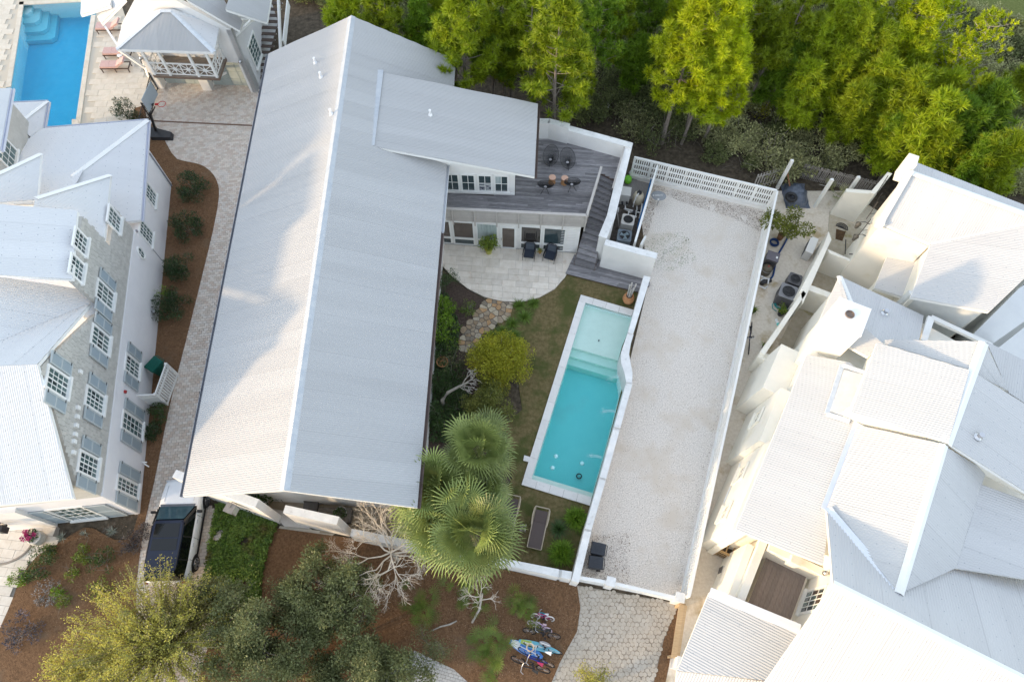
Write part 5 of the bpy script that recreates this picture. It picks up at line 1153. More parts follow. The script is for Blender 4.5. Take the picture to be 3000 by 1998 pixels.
# ============================================================ iron fence by the left pool
irf = thing('iron_fence', 'black iron picket fence between pool terrace and paved drive', 'fence', P(445, 300, 0))
a, b = P(464, 262, 0), P(420, 440, 0); n_ = 34
for i in range(n_ + 1):
    p = a.lerp(b, i / n_); MB().bar(p + Vector((0, 0, .05)), p + Vector((0, 0, 1.25)), .025, .025).build('picket', black, irf)
for z in (.12, 1.2): MB().bar(a + Vector((0, 0, z)), b + Vector((0, 0, z)), .035, .045).build('rail', black, irf)
for t in (0, .5): p = a.lerp(b, t); MB().bar(p, p + Vector((0, 0, 1.4)), .07, .07).build('post', black, irf)
# white bin enclosure on the left drive
be = thing('bin_enclosure', 'white slatted bin screen standing against the shingled house', 'fence', P(470, 1170, 0))
A, B, C = P(432, 1190, 0), P(492, 1186, 0), P(522, 1100, 0)
for (p, q, n_) in ((A, B, 7), (B, C, 12)):
    for i in range(n_): r_ = p.lerp(q, (i + .5) / n_); MB().bar(r_ + Vector((0, 0, .06)), r_ + Vector((0, 0, 1.45)), .10 if n_ == 12 else .16, .025, up=(q - p).normalized().cross(Vector((0, 0, 1)))).build('slat', whitep, be)
    for z in (.08, 1.12, 1.47): MB().bar(p + Vector((0, 0, z)), q + Vector((0, 0, z)), .06, .09).build('rail', whitep, be)
for p in (A, B, C): MB().bar(p, p + Vector((0, 0, 1.55)), .12, .12).build('post', whitep, be)
# white posts and rough paling fence at the end of the alley
for i, (a, b, l) in enumerate((((2276, 553), (2320, 470), 'white square post leaning over the tarp at the alley end'), ((2386, 607), (2441, 527), 'white square post in the middle of the sandy alley end'), ((2460, 600), (2490, 550), 'white square post nearest the cream courtyard wall'))):
    p = P(*a, 0); tag(MB().bar(p, p + Vector((0, 0, 2.6)), .17, .17).build('timber_post', whitep), l, 'post')
pf_ = thing('paling_fence', 'weathered grey paling fence along the scrub behind the alley', 'fence', P(2450, 540, 0)); gw = mat('grey_weathered_pale', (.20, .18, .165), (.30, .28, .26), scale=5, rough=.9, var=.15)
a, b = P(2338, 520, 0), P(2560, 575, 0)
for i in range(44):
    p = a.lerp(b, i / 43); MB().bar(p, p + Vector((rnd.uniform(-.03, .03), rnd.uniform(-.03, .03), 1.25)), .07, .02, up=(b - a).normalized().cross(Vector((0, 0, 1)))).build('pale', gw, pf_)
for z in (.3, 1.05): MB().bar(a + Vector((0, 0, z)), b + Vector((0, 0, z)), .04, .09).build('rail', gw, pf_)
MB().slab([P(2400, 540, 1.2), P(2430, 548, 1.2), P(2430, 548, .8), P(2400, 540, .8)], (0, -.03, 0)).build('patch_board', mat('pale_patch_board', (.42, .41, .39), rough=.9), pf_)
pl_ = thing('pallet_fence', 'pale timber pallet panel leaning at the corner of the lattice fence', 'fence', P(2225, 540, 0)); pw3 = mat('bleached_pallet_wood', (.36, .33, .30), (.47, .44, .41), scale=5, rough=.9, var=.1)
a, b = P(2205, 555, 0), P(2275, 535, 0)
for i in range(9): p = a.lerp(b, i / 8); MB().bar(p, p + Vector((.1, .35, 1.0)), .10, .025, up=(b - a).normalized().cross(Vector((0, 0, 1)))).build('slat', pw3, pl_)
for z in (.2, .85): MB().bar(a + Vector((.1 * z, .35 * z - .05, z)), b + Vector((.1 * z, .35 * z - .05, z)), .03, .1).build('rail', pw3, pl_)
# cream court walls of the right house
ctw = thing('court_wall', 'cream stucco garden walls enclosing the small court of the right house', 'wall', P(2450, 800, 0))
for (px, z) in (([(2428, 678), (2436, 702), (2424, 728), (2412, 722)], 1.8), ([(2412, 722), (2424, 728), (2352, 890), (2345, 850)], 2.0), ([(2424, 730), (2430, 742), (2575, 800), (2562, 790)], 1.9), ([(2353, 852), (2362, 860), (2240, 1040), (2228, 1030)], 2.0), ([(2362, 830), (2440, 860), (2436, 875), (2358, 846)], 1.9), ([(2395, 910), (2440, 935), (2436, 950), (2390, 925)], 1.6), ([(2228, 1030), (2300, 1052), (2290, 1072), (2220, 1046)], 1.7)):
    topwall(ctw, px, z, body=cream, capm=cream)
MB().prism(G([(2430, 620), (2560, 690), (2600, 850), (2440, 900), (2300, 1040), (2280, 1010), (2420, 740)]), .01, .03).build('court_floor', mat('mossy_court_paving', (.40, .34, .25), (.50, .45, .36), scale=3, rough=.9, c3=(.28, .24, .10), s3=1.2, m3=.56), ctw)
q = [P(2432, 628, 2.0), P(2474, 565, 2.4), P(2512, 576, 2.4), P(2555, 570, 2.8), P(2500, 660, 2.2)]
MB().slab([P(2431, 630, 0), P(2500, 652, 0), Vector((P(2500, 652, 0).x, P(2500, 652, 0).y, 2.7)), Vector((P(2431, 630, 0).x, P(2431, 630, 0).y, 2.2))], (.1, .25, 0)).build('garden_wall', cream, ctw)
MB().slab([P(2500, 652, 0), P(2545, 600, 0), Vector((*P(2545, 600, 0)[:2], 2.9)), Vector((*P(2500, 652, 0)[:2], 2.7))], (-.25, .1, 0)).build('garden_wall', cream, ctw)
for i in range(4):
    MB().prism(G([(2500 + i * 18, 745 + i * 10), (2520 + i * 18, 752 + i * 10), (2512 + i * 18, 775 + i * 10), (2492 + i * 18, 768 + i * 10)], .2 * i), 0.03, .2 * (i + 1)).build('step', MATS['mossy_court_paving'], ctw)
# ============================================================ vehicles, furniture and other things
steel = MATS['brushed_steel']
def car():
    a, b = P(464, 1511, 1.72), P(437, 1645, 1.72); hd = (a - b); rz = math.atan2(hd.y, hd.x) - math.pi / 2
    t = thing('parked_car', 'white luxury SUV with dark navy roof parked on the brick drive', 'car', (-15.86, 6.25, .028), rz + .0)
    ORG[t] = Vector()
    paint = mat('white_car_paint', (.70, .72, .75), (.74, .76, .79), rough=.18, spec=.6); navy = mat('navy_roof_paint', (.009, .014, .034), (.012, .018, .04), rough=.2, spec=.4); cg = mat('car_glass', (.004, .005, .006), rough=.05, spec=.5); wsg = mat('windscreen_glass', (.02, .05, .07), (.04, .09, .11), scale=2, rough=.02, spec=1.); tr = mat('car_black_trim', (.01, .01, .011), rough=.5); lampm = mat('lamp_glass', (.45, .47, .5), rough=.1); red = mat('tail_lamp_red', (.25, .01, .01), rough=.15)
    #  y, half width, hood/deck height, sill
    st = [(2.46, .62, .72, .42), (2.40, .86, .95, .34), (2.2, .93, 1.03, .30), (1.6, .985, 1.09, .28), (1.0, .99, 1.13, .28), (0, .99, 1.14, .28), (-1.2, .99, 1.15, .28), (-2.0, .97, 1.15, .3), (-2.36, .93, 1.10, .36), (-2.46, .80, .98, .45)]
    mb = MB(); rows = []
    for y, w, top, sill in st:
        half = [(w * .86, sill), (w * .97, sill + .12), (w, (sill + top) / 2), (w * .985, top - .14), (w * .90, top - .03), (w * .55, top + .015), (0, top + .03)]
        ring = [(x, z) for x, z in half] + [(-x, z) for x, z in half[-2::-1]]; rows.append([Vector((x, y, z)) for x, z in ring])
    n = len(rows[0])
    for r_ in rows: mb.v += r_
    for i in range(len(rows) - 1):
        for j in range(n - 1): a_ = i * n + j; mb.f.append((a_, a_ + n, a_ + n + 1, a_ + 1))
        mb.f.append((i * n + n - 1, (i + 1) * n + n - 1, (i + 1) * n, i * n))
    mb.f.append(tuple(range(n))); mb.f.append(tuple(range((len(rows) - 1) * n, len(rows) * n))[::-1])
    body = mb.build('body', paint, t, world=False, smooth=True)
    def loft(secs, name, m, par=t, smooth=False):
        q = MB(); k = len(secs[0])
        for s_ in secs: q.v += [Vector(p) for p in s_]
        for i in range(len(secs) - 1):
            for j in range(k): q.f.append((i * k + j, (i + 1) * k + j, (i + 1) * k + (j + 1) % k, i * k + (j + 1) % k))
        q.f.append(tuple(range(k))); q.f.append(tuple(range((len(secs) - 1) * k, len(secs) * k))[::-1]); return q.build(name, m, par, world=False, smooth=smooth)
    lo = [(-.90, 1.05), (.90, 1.05), (.93, .5), (.93, -1.6), (.86, -2.34), (-.86, -2.34), (-.93, -1.6), (-.93, .5)]
    hi = [(-.66, .28), (.66, .28), (.75, 0), (.74, -1.7), (.66, -2.1), (-.66, -2.1), (-.74, -1.7), (-.75, 0)]
    loft([[(x, y, 1.12) for x, y in lo], [(x, y, 1.68) for x, y in hi]], 'side_glass', cg)
    ws_ = MB().slab([(-.80, 1.02, 1.165), (.80, 1.02, 1.165), (.64, .33, 1.665), (-.64, .33, 1.665)], (0, .012, .016)); ws_.build('windscreen', wsg, t, world=False)
    MB().slab([(-.84, 1.14, 1.155), (.84, 1.14, 1.155), (.80, 1.03, 1.175), (-.80, 1.03, 1.175)], (0, .01, .012)).build('scuttle_panel', mat('grey_scuttle', (.12, .13, .15), rough=.4), t, world=False)
    loft([[(x, y, 1.68) for x, y in hi], [(x * .98, y * .985, 1.735) for x, y in hi], [(x * .90, y * .95 - .02, 1.765) for x, y in hi]], 'roof_panel', navy)
    MB().slab([(-.56, .12, 1.768), (.56, .12, 1.768), (.58, -.52, 1.772), (-.58, -.52, 1.772)], (0, 0, .006)).build('sunroof', cg, t, world=False); MB().slab([(-.58, -.58, 1.772), (.58, -.58, 1.772), (.58, -1.1, 1.77), (-.58, -1.1, 1.77)], (0, 0, .006)).build('sunroof', cg, t, world=False)
    for s_ in (-1, 1):
        MB().bar((s_ * .73, .05, 1.76), (s_ * .71, -1.95, 1.75), .03, .02).build('roof_rail', tr, t, world=False)
        MB().bar((s_ * .90, .92, 1.14), (s_ * .735, .12, 1.70), .06, .05).build('pillar', tr, t, world=False)
        for y in (-.42, -1.45): MB().bar((s_ * .935, y, 1.14), (s_ * .755, y - .05, 1.69), .07, .03, up=(1, 0, 0)).build('pillar', tr, t, world=False)
        MB().box((s_ * 1.09, .78, 1.16), (.2, .12, .15)).build('door_mirror', tr, t, world=False)
        MB().box((s_ * .80, 2.36, .82), (.24, .1, .12)).build('headlight', lampm, t, world=False); MB().box((s_ * .84, -2.40, .9), (.14, .1, .3)).build('tail_light', red, t, world=False)
        for y in (.35, -.75): MB().box((s_ * .985, y, .98), (.03, .18, .035)).build('door_handle', lampm, t, world=False)
        for y in (.62, -.42, -1.42): MB().box((s_ * .984, y, .72), (.022, .012, .66)).build('door_seam', tr, t, world=False)
        MB().box((s_ * .965, -.1, .30), (.06, 2.6, .08)).build('sill_trim', tr, t, world=False)
        for y in (1.48, -1.5):
            wh = MB(); prof = [(.20, -.13), (.34, -.13), (.375, -.09), (.375, .09), (.34, .13), (.20, .13)]
            for r_, x in prof:
                for k in range(20): an = 2 * math.pi * k / 20; wh.v.append(Vector((s_ * .90 + x, y + r_ * math.cos(an), .375 + r_ * math.sin(an))))
            for i in range(len(prof) - 1):
                for k in range(20): wh.f.append((i * 20 + k, i * 20 + (k + 1) % 20, (i + 1) * 20 + (k + 1) % 20, (i + 1) * 20 + k))
            wo = wh.build('wheel', mat('tyre_rubber', (.015, .015, .016), rough=.9), t, world=False, smooth=False)
            rm = MB(); cx = s_ * 1.02
            for k in range(7):
                an = 2 * math.pi * k / 7; rm.bar((cx, y, .375), (cx, y + .25 * math.cos(an), .375 + .25 * math.sin(an)), .06, .03, up=(1, 0, 0))
            rm.tube([(cx, y + .25 * math.cos(k * .3307), .375 + .25 * math.sin(k * .3307)) for k in range(20)], .022, 5); rm.build('rim', steel, wo, world=False)
            arch = MB().tube([(s_ * .985, y + .42 * math.cos(k * math.pi / 10), .36 + .42 * math.sin(k * math.pi / 10)) for k in range(11)], .028, 6); arch.build('wheel_arch', tr, t, world=False)
    MB().box((0, 2.46, .68), (1.1, .06, .2)).build('grille', tr, t, world=False); MB().box((0, 2.44, .44), (1.5, .08, .14)).build('bumper_intake', tr, t, world=False)
    MB().box((0, -2.47, .80), (.5, .02, .12)).build('number_plate', whitep, t, world=False); MB().tube([(0, -1.62, 1.775), (0, -1.72, 1.83), (0, -1.78, 1.775)], .02, 6).build('aerial_fin', tr, t, world=False)
    MB().slab([(-.84, -2.33, 1.14), (.84, -2.33, 1.14), (.64, -2.11, 1.67), (-.64, -2.11, 1.67)], (0, -.012, .01)).build('rear_window', cg, t, world=False)
    MB().slab([(-.66, -2.08, 1.74), (.66, -2.08, 1.74), (.62, -2.28, 1.72), (-.62, -2.28, 1.72)], (0, 0, .03)).build('spoiler', navy, t, world=False)
    MB().tube([(-.66, 2.1, 1.058), (-.70, 1.3, 1.112)], .01, 4).build('bonnet_crease', lampm, t, world=False); MB().tube([(.66, 2.1, 1.058), (.70, 1.3, 1.112)], .01, 4).build('bonnet_crease', lampm, t, world=False)
car()
# ---- string chairs on the deck
def string_chair(label, loc, rz, tall):
    t = thing('string_chair', label, 'chair', loc, rz, 'black string chairs on the roof deck'); ORG[t] = Vector()
    H_ = .95 if tall else .72; rx, ry = (.44, .60) if tall else (.46, .44); tilt = R(38 if tall else 22)
    c = Vector((0, .02, .62)); M = Matrix.Rotation(tilt, 3, 'X'); N = 36
    rim = [c + M @ Vector((rx * math.cos(2 * math.pi * i / N), ry * math.sin(2 * math.pi * i / N), 0)) for i in range(N)]
    MB().tube(rim + rim[:1], .014, 6).build('hoop_frame', black, t, world=False)
    hub = Vector((0, -.02, .32)); cord = MB()
    for i in range(N):
        for f in (0, .5): 
            an = 2 * math.pi * (i + f) / N; p = c + M @ Vector((rx * math.cos(an), ry * math.sin(an), 0)); h_ = hub + Vector((.06 * math.cos(an), .06 * math.sin(an), .0)); mid = p.lerp(h_, .55) + Vector((0, 0, -.05)); cord.tube([p, mid, h_], .0075, 3, caps=False)
    cord.build('cord_seat', black, t, world=False); MB().lathe([(.09, 0), (.09, .015), (.02, .02)], hub, 14).build('seat_ring', mat('pale_grey_ring', (.38, .37, .38), rough=.6), t, world=False)
    for x, y in ((-.27, .30), (.27, .30), (0, -.36)) if tall else ((-.24, .24), (.24, .24), (0, -.34)):
        MB().tube([hub + Vector((x * .2, y * .2, 0)), Vector((x, y, 0))], .013, 6).build('leg', black, t, world=False)
ZDD = ZD + .002
string_chair('tall black oval string chair nearest the wing roof on the deck', P(1612, 478, ZDD), R(-12), True)
string_chair('tall black oval string chair nearest the white parapet on the deck', P(1661, 486, ZDD), R(14), True)
string_chair('low round black string chair left of the other, facing the wicker stools', P(1597, 560, ZDD), R(176), False)
string_chair('low round black string chair right of the other, beside the wicker stools', P(1674, 553, ZDD), R(-170), False)
wk_ = mat('wicker', (.34, .17, .075), (.46, .25, .12), scale=20, rough=.8, var=.06); wtop = mat('woven_pink_top', (.55, .33, .24), (.62, .40, .30), scale=30, rough=.8)
for (u, v), l in (((1617, 535), 'waisted wicker stool nearer the wing wall on the deck'), ((1653, 537), 'waisted wicker stool nearer the timber stair on the deck')):
    t = thing('wicker_stool', l, 'stool', P(u, v, ZDD), group='wicker stools on the roof deck')
    MB().lathe([(.20, 0), (.15, .16), (.14, .24), (.17, .36), (.19, .43)], ORG[t], 20).build('woven_body', wk_, t); MB().lathe([(.195, .43), (.20, .455), (.17, .465), (.02, .466)], ORG[t], 20).build('seat_top', wtop, t)
    ribs = MB()
    for k in range(18): an = k * math.pi / 9; ribs.tube([ORG[t] + Vector((r_ * math.cos(an), r_ * math.sin(an), z)) for r_, z in ((.208, .0), (.158, .16), (.148, .24), (.178, .36), (.198, .43))], .008, 4)
    ribs.build('wicker_rib', mat('wicker_light', (.45, .27, .13), rough=.8), t)
# ---- patio armchairs
navyf = mat('navy_cushion', (.022, .028, .042), (.032, .040, .058), scale=20, rough=.95); navyc = mat('dark_weave', (.06, .072, .09), (.085, .10, .12), scale=30, rough=.9)
def armchair(label, loc, rz):
    t = thing('patio_armchair', label, 'armchair', loc, rz, 'dark armchairs on the patio'); ORG[t] = Vector()
    MB().box((0, 0, .37), (.58, .60, .14)).build('seat_cushion', navyf, t, world=False)
    MB().hexa([(-.26, .22, .44), (.26, .22, .44), (.26, .34, .44), (-.26, .34, .44)], [(-.25, .34, .80), (.25, .34, .80), (.25, .44, .80), (-.25, .44, .80)]).build('back_cushion', navyc, t, world=False)
    path = [(-.35, -.32, .60), (-.35, .1, .64), (-.32, .36, .76), (-.18, .46, .84), (.18, .46, .84), (.32, .36, .76), (.35, .1, .64), (.35, -.32, .60)]
    MB().tube(path, .02, 8).build('arm_frame', black, t, world=False); MB().tube([(x, y, .30) for x, y, z in path], .018, 6).build('seat_frame', black, t, world=False)
    rope = MB()
    for i in range(len(path) - 1):
        for k in range(6): f = k / 6; p = Vector(path[i]).lerp(Vector(path[i + 1]), f); rope.tube([p, (p.x * .97, p.y * .95, .30)], .012, 4, caps=False)
    rope.build('rope_side', navyf, t, world=False)
    for x, y in ((-.34, -.31), (.34, -.31), (-.28, .36), (.28, .36)): MB().bar((x, y, 0), (x, y, .6 if y < 0 else .72), .025, .025, up=(1, 0, 0)).build('leg', black, t, world=False)
armchair('dark blue rope armchair left of the small plant on the patio', P(1550, 752, .1), R(-8)); armchair('dark blue rope armchair right of the small plant on the patio', P(1611, 757, .1), R(-18))
# ---- leaf helpers shared with the planting
def leafcloud(mb, c, rad, n, size, rr, aspect=.45, up=.35, fill=.55):
    for _ in range(n):
        d = Vector((rr.gauss(0, 1), rr.gauss(0, 1), rr.gauss(0, 1))); d.normalize(); k = rr.uniform(fill, 1.) if rr.random() < .75 else rr.uniform(.15, 1)
        p = c + Vector((d.x * rad[0], d.y * rad[1], d.z * rad[2])) * k
        l = (d + Vector((rr.gauss(0, .7), rr.gauss(0, .7), rr.gauss(up, .6)))).normalized(); s = l.cross(Vector((rr.gauss(0, 1), rr.gauss(0, 1), rr.gauss(0, 1)))).normalized()
        L_ = size * rr.uniform(.6, 1.25); w_ = L_ * aspect * .5
        mb.add([p, p + l * L_ * .5 + s * w_, p + l * L_, p + l * L_ * .5 - s * w_], [(0, 1, 2, 3)])
def blades(mb, c, n, L_, w, rr, up=.7, droop=.5, r0=.05, seg=3):
    for _ in range(n):
        an = rr.uniform(0, 2 * math.pi); d = Vector((math.cos(an), math.sin(an), 0)); l = L_ * rr.uniform(.6, 1.1); e = rr.uniform(up * .4, up * 1.5)
        p = c + d * rr.uniform(0, r0); s = Vector((-d.y, d.x, 0)) * w / 2; k = len(mb.v); pts = []
        for i in range(seg + 1):
            t_ = i / seg; q = p + d * l * t_ * math.cos(min(e, 1.4)) + Vector((0, 0, l * (math.sin(min(e, 1.4)) * t_ - droop * t_ * t_))); ww = (1 - t_) ** .7 + .03; pts.append((q, ww))
        for q, ww in pts: mb.v += [q + s * ww, q - s * ww]
        for i in range(seg): mb.f.append((k + 2 * i, k + 2 * i + 2, k + 2 * i + 3, k + 2 * i + 1))
LEAF = dict(
    pot=mat('lemon_leaf', (.12, .19, .02), (.24, .30, .05), scale=3, rough=.45, isl=.3, trans=.25),
    dark=mat('dark_evergreen_leaf', (.035, .075, .018), (.075, .13, .035), scale=3, rough=.45, isl=.35, trans=.15),
    bright=mat('bright_green_leaf', (.11, .22, .015), (.22, .34, .03), scale=3, rough=.5, isl=.35, trans=.3))
def potted(name, label, loc, pot_m, pr, phh, kind, lm, n, size, rad, tapered=True, seed=1, ch=None, blade=False):
    t = thing(name, label, 'potted plant', loc); c = V(loc); rr = random.Random(seed)
    MB().lathe([(pr * .72, 0), (pr * (1 if tapered else .8), phh * .92), (pr * 1.08, phh * .93), (pr * 1.08, phh), (pr * .9, phh), (pr * .88, phh * .86), (.01, phh * .86)], c, 18).build('pot', pot_m, t)
    mb = MB(); h = ch or rad[2]
    if blade: blades(mb, c + Vector((0, 0, phh * .9)), n, size, size * .06, rr, up=1.0, droop=.45, r0=pr * .5)
    else:
        for k in range(9): q = c + Vector((rr.gauss(0, rad[0] * .45), rr.gauss(0, rad[1] * .45), phh + h + rr.gauss(0, rad[2] * .4))); leafcloud(mb, q, (rad[0] * .5, rad[1] * .5, rad[2] * .5), n // 9, size, rr)
        st_ = MB()
        for k in range(5): q = c + Vector((rr.gauss(0, rad[0] * .4), rr.gauss(0, rad[1] * .4), phh + h)); st_.tube([c + Vector((0, 0, phh * .8)), c.lerp(q, .5) + Vector((0, 0, phh * .5)), q], [.02, .014, .006], 5)
        st_.build('stem', mat('brown_stem', (.12, .085, .05), rough=.9), t)
    mb.build('foliage', lm, t); return t
limep = mat('lime_glazed_pot', (.32, .32, .05), (.40, .40, .08), rough=.3); terra = mat('terracotta', (.45, .20, .085), (.56, .28, .13), scale=4, rough=.8, c3=(.62, .40, .22), s3=2, m3=.58); blackpot = mat('black_plastic_pot', (.025, .025, .025), (.04, .04, .04), rough=.7)
potted('potted_tree', 'bushy lemon tree in a lime green pot on the patio', P(1432, 740, .1), limep, .24, .48, 'tree', LEAF['pot'], 560, .17, (.55, .55, .5), seed=5, ch=.6)
t = thing('plant_stand', 'small plant on a thin wire stand between the patio armchairs', 'plant stand', P(1581, 750, .1)); c = ORG[t]
for k in range(3): an = k * 2.1; MB().tube([c + Vector((.16 * math.cos(an), .16 * math.sin(an), 0)), c + Vector((.06 * math.cos(an), .06 * math.sin(an), .35))], .01, 5).build('leg', steel, t)
MB().lathe([(.08, .33), (.11, .48), (.09, .48), (.01, .44)], c, 14).build('pot', terra, t); mb = MB(); leafcloud(mb, c + Vector((0, 0, .56)), (.13, .13, .12), 90, .09, random.Random(3)); mb.build('foliage', LEAF['pot'], t)
# ---- urn with posts
t = thing('terracotta_urn', 'rounded terracotta urn holding weathered poles beside the landing', 'urn', P(1838, 885, .01)); c = ORG[t]
MB().lathe([(.16, 0), (.27, .16), (.33, .36), (.31, .55), (.22, .68), (.20, .72), (.235, .76), (.20, .76), (.17, .70), (.25, .5), (.02, .3)], c, 24).build('urn_body', terra, t, smooth=True)
polem = mat('bleached_pole', (.42, .39, .36), (.55, .52, .49), scale=6, rough=.9)
for dx, dy, h, lx, ly in ((-.08, .03, 1.75, -.05, .05), (.0, .06, 1.85, -.02, .1), (.05, -.04, 1.6, .05, 0), (.09, .05, 1.8, .12, .06), (-.03, -.07, 1.5, .0, .0)):
    tag(MB().tube([c + Vector((dx, dy, .34)), c + Vector((dx + lx, dy + ly, h))], [.045, .04], 8).build('pole', polem), 'bleached timber pole standing in the terracotta urn', 'pole', 'poles in the terracotta urn')
# ---- sun loungers
lf = mat('teak_bleached', (.44, .36, .26), (.54, .46, .35), scale=5, rough=.7); sling = mat('brown_sling', (.085, .065, .06), (.11, .085, .078), scale=60, rough=.9)
def lounger(label, head, foot):
    a, b = P(*head, .35), P(*foot, .35); d = (b - a); L_ = d.length; rz = math.atan2(d.y, d.x) - math.pi / 2
    t = thing('sun_lounger', label, 'sun lounger', ((a + b) / 2)[:2] + (.012,) if False else Vector(((a.x + b.x) / 2, (a.y + b.y) / 2, .012)), rz, 'sun loungers on the lawn'); ORG[t] = Vector(); h = L_ / 2
    for s_ in (-1, 1):
        MB().tube([(s_ * .34, h, .30), (s_ * .34, -h * .2, .30), (s_ * .34, -h, .30)], .03, 6).build('side_rail', lf, t, world=False)
        MB().tube([(s_ * .37, -h * .1, .31), (s_ * .40, -h * .45, .52), (s_ * .38, -h * .85, .50), (s_ * .33, -h * 1.0, .30)], .03, 6).build('arm', lf, t, world=False)
        for y in (h * .85, -h * .85): MB().bar((s_ * .33, y, 0), (s_ * .33, y, .3), .05, .05, up=(1, 0, 0)).build('leg', lf, t, world=False)
    MB().bar((-.34, -h, .3), (.34, -h, .3), .05, .04).build('cross_rail', lf, t, world=False); MB().bar((-.34, h, .3), (.34, h, .3), .05, .04).build('cross_rail', lf, t, world=False)
    MB().slab([(-.31, h, .33), (.31, h, .33), (.31, -h * .25, .33), (-.31, -h * .25, .33)], (0, 0, .02)).build('sling_seat', sling, t, world=False)
    MB().slab([(-.31, -h * .26, .34), (.31, -h * .26, .34), (.29, -h * .78, .60), (-.29, -h * .78, .60)], (0, .01, .02)).build('sling_back', sling, t, world=False)
lounger('brown sling sun lounger with bleached wood arms standing clear on the lawn', (1590, 1486), (1565, 1605)); lounger('brown sling sun lounger half hidden beneath the fan palms', (1505, 1450), (1478, 1570))
t = thing('square_planter', 'small square stone planter with succulent between the two loungers', 'potted plant', P(1532, 1548, .01)); c = ORG[t]
MB().box(c + Vector((0, 0, .2)), (.30, .30, .4), R(-10)).build('planter_box', mat('stone_planter', (.36, .31, .26), (.43, .38, .33), rough=.9), t); mb = MB(); leafcloud(mb, c + Vector((0, 0, .44)), (.15, .15, .1), 120, .09, random.Random(8)); mb.build('foliage', LEAF['pot'], t)
# ---- wheelie bins
def bin_(label, loc, rz, m, sc=1., grp=None):
    t = thing('wheelie_bin', label, 'bin', loc, rz, grp); ORG[t] = Vector(); s = sc
    MB().hexa([(-.22 * s, -.26 * s, .05), (.22 * s, -.26 * s, .05), (.22 * s, .26 * s, .05), (-.22 * s, .26 * s, .05)], [(-.29 * s, -.36 * s, 1.0 * s), (.29 * s, -.36 * s, 1.0 * s), (.29 * s, .33 * s, 1.0 * s), (-.29 * s, .33 * s, 1.0 * s)]).build('bin_body', m, t, world=False)
    L_ = MB().hexa([(-.31 * s, -.40 * s, 1.0 * s), (.31 * s, -.40 * s, 1.0 * s), (.31 * s, .36 * s, 1.0 * s), (-.31 * s, .36 * s, 1.0 * s)], [(-.28 * s, -.35 * s, 1.07 * s), (.28 * s, -.35 * s, 1.07 * s), (.28 * s, .32 * s, 1.09 * s), (-.28 * s, .32 * s, 1.09 * s)]).build('lid', m, t, world=False)
    for k in (-.12, 0, .12): MB().box((k * s, 0, 1.087 * s), (.03, .45 * s, .016)).build('lid_rib', m, L_, world=False)
    MB().tube([(-.25 * s, .42 * s, .95 * s), (.25 * s, .42 * s, .95 * s)], .02, 6).build('handle', m, t, world=False)
    for k in (-.25, .25): MB().bar((k * s, .30 * s, .95 * s), (k * s, .42 * s, .95 * s), .03, .03).build('handle_bracket', m, t, world=False); wv = MB(); wv.tube([(k * s - .03, .24 * s, .11), (k * s + .03, .24 * s, .11)], .11, 12); wv.build('wheel', black, t, world=False)
bk = mat('slate_black_plastic', (.022, .026, .034), (.034, .038, .048), scale=4, rough=.5)
bin_('slate black wheelie bin farther from the gate on the gravel', P(1747, 1617, 0), R(-102), bk, .93, 'black bins on the gravel'); bin_('slate black wheelie bin nearer the gate on the gravel', P(1740, 1656, 0), R(-98), bk, .93, 'black bins on the gravel')
bin_('green wheelie bin behind the white slatted screen', P(478, 1090, 0), R(-32), mat('green_plastic', (.0, .075, .055), (.005, .10, .072), rough=.45), 1.05)
# ---- satellite dish
t = thing('satellite_dish', 'grey oval satellite dish with white lettering on the gravel edge', 'satellite dish', P(1925, 603, 0)); c = ORG[t]
MB().tube([c, c + Vector((.0, .05, .75))], .03, 8).build('mast', steel, t)
ds = MB(); M = Matrix.Rotation(R(-12), 3, 'Z') @ Matrix.Rotation(R(22), 3, 'X'); dc = c + Vector((-.05, .12, .85)); NN = 24
ds.v.append(dc + M @ Vector((0, 0, 0)))
for r_, z in ((.45, .02), (.8, .06), (1, .09)):
    for k in range(NN): an = 2 * math.pi * k / NN; ds.v.append(dc + M @ Vector((.46 * r_ * math.cos(an), .30 * r_ * math.sin(an), -z)))
for k in range(NN): ds.f.append((0, 1 + k, 1 + (k + 1) % NN))
for rI in range(2):
    for k in range(NN): a_ = 1 + rI * NN + k; b_ = 1 + rI * NN + (k + 1) % NN; ds.f.append((a_, a_ + NN, b_ + NN, b_))
do = ds.build('dish', mat('grey_dish', (.22, .235, .25), (.26, .275, .29), rough=.5), t, smooth=True)
fc = bpy.data.curves.new('dish_text', 'FONT'); fc.body = 'DIRECTV'; fc.size = .12; fc.extrude = .002; fc.align_x = 'CENTER'; fo = bpy.data.objects.new('tmp_text', fc); COL.objects.link(fo)
dg = bpy.context.evaluated_depsgraph_get(); tm = bpy.data.meshes.new_from_object(fo.evaluated_get(dg)); bpy.data.objects.remove(fo)
mb = MB(); mb.v = [dc + M @ (Matrix.Rotation(R(12), 3, 'Z') @ Vector((v.co.x, v.co.y - .04, v.co.z + .004))) for v in tm.vertices]; mb.f = [tuple(p.vertices) for p in tm.polygons]; mb.build('lettering', whitep, t)
MB().lathe([(.035, 0), (.035, .012), (.005, .012)], dc + M @ Vector((-.31, -.06, -.01)), 10).build('emblem', whitep, t)
MB().tube([dc + M @ Vector((0, -.28, -.08)), dc + M @ Vector((0, -.34, .22))], .014, 6).build('feed_arm', steel, t); MB().box(dc + M @ Vector((0, -.34, .24)), (.1, .08, .1)).build('feed_horn', mat('pale_grey_plastic', (.6, .6, .6), rough=.5), t)
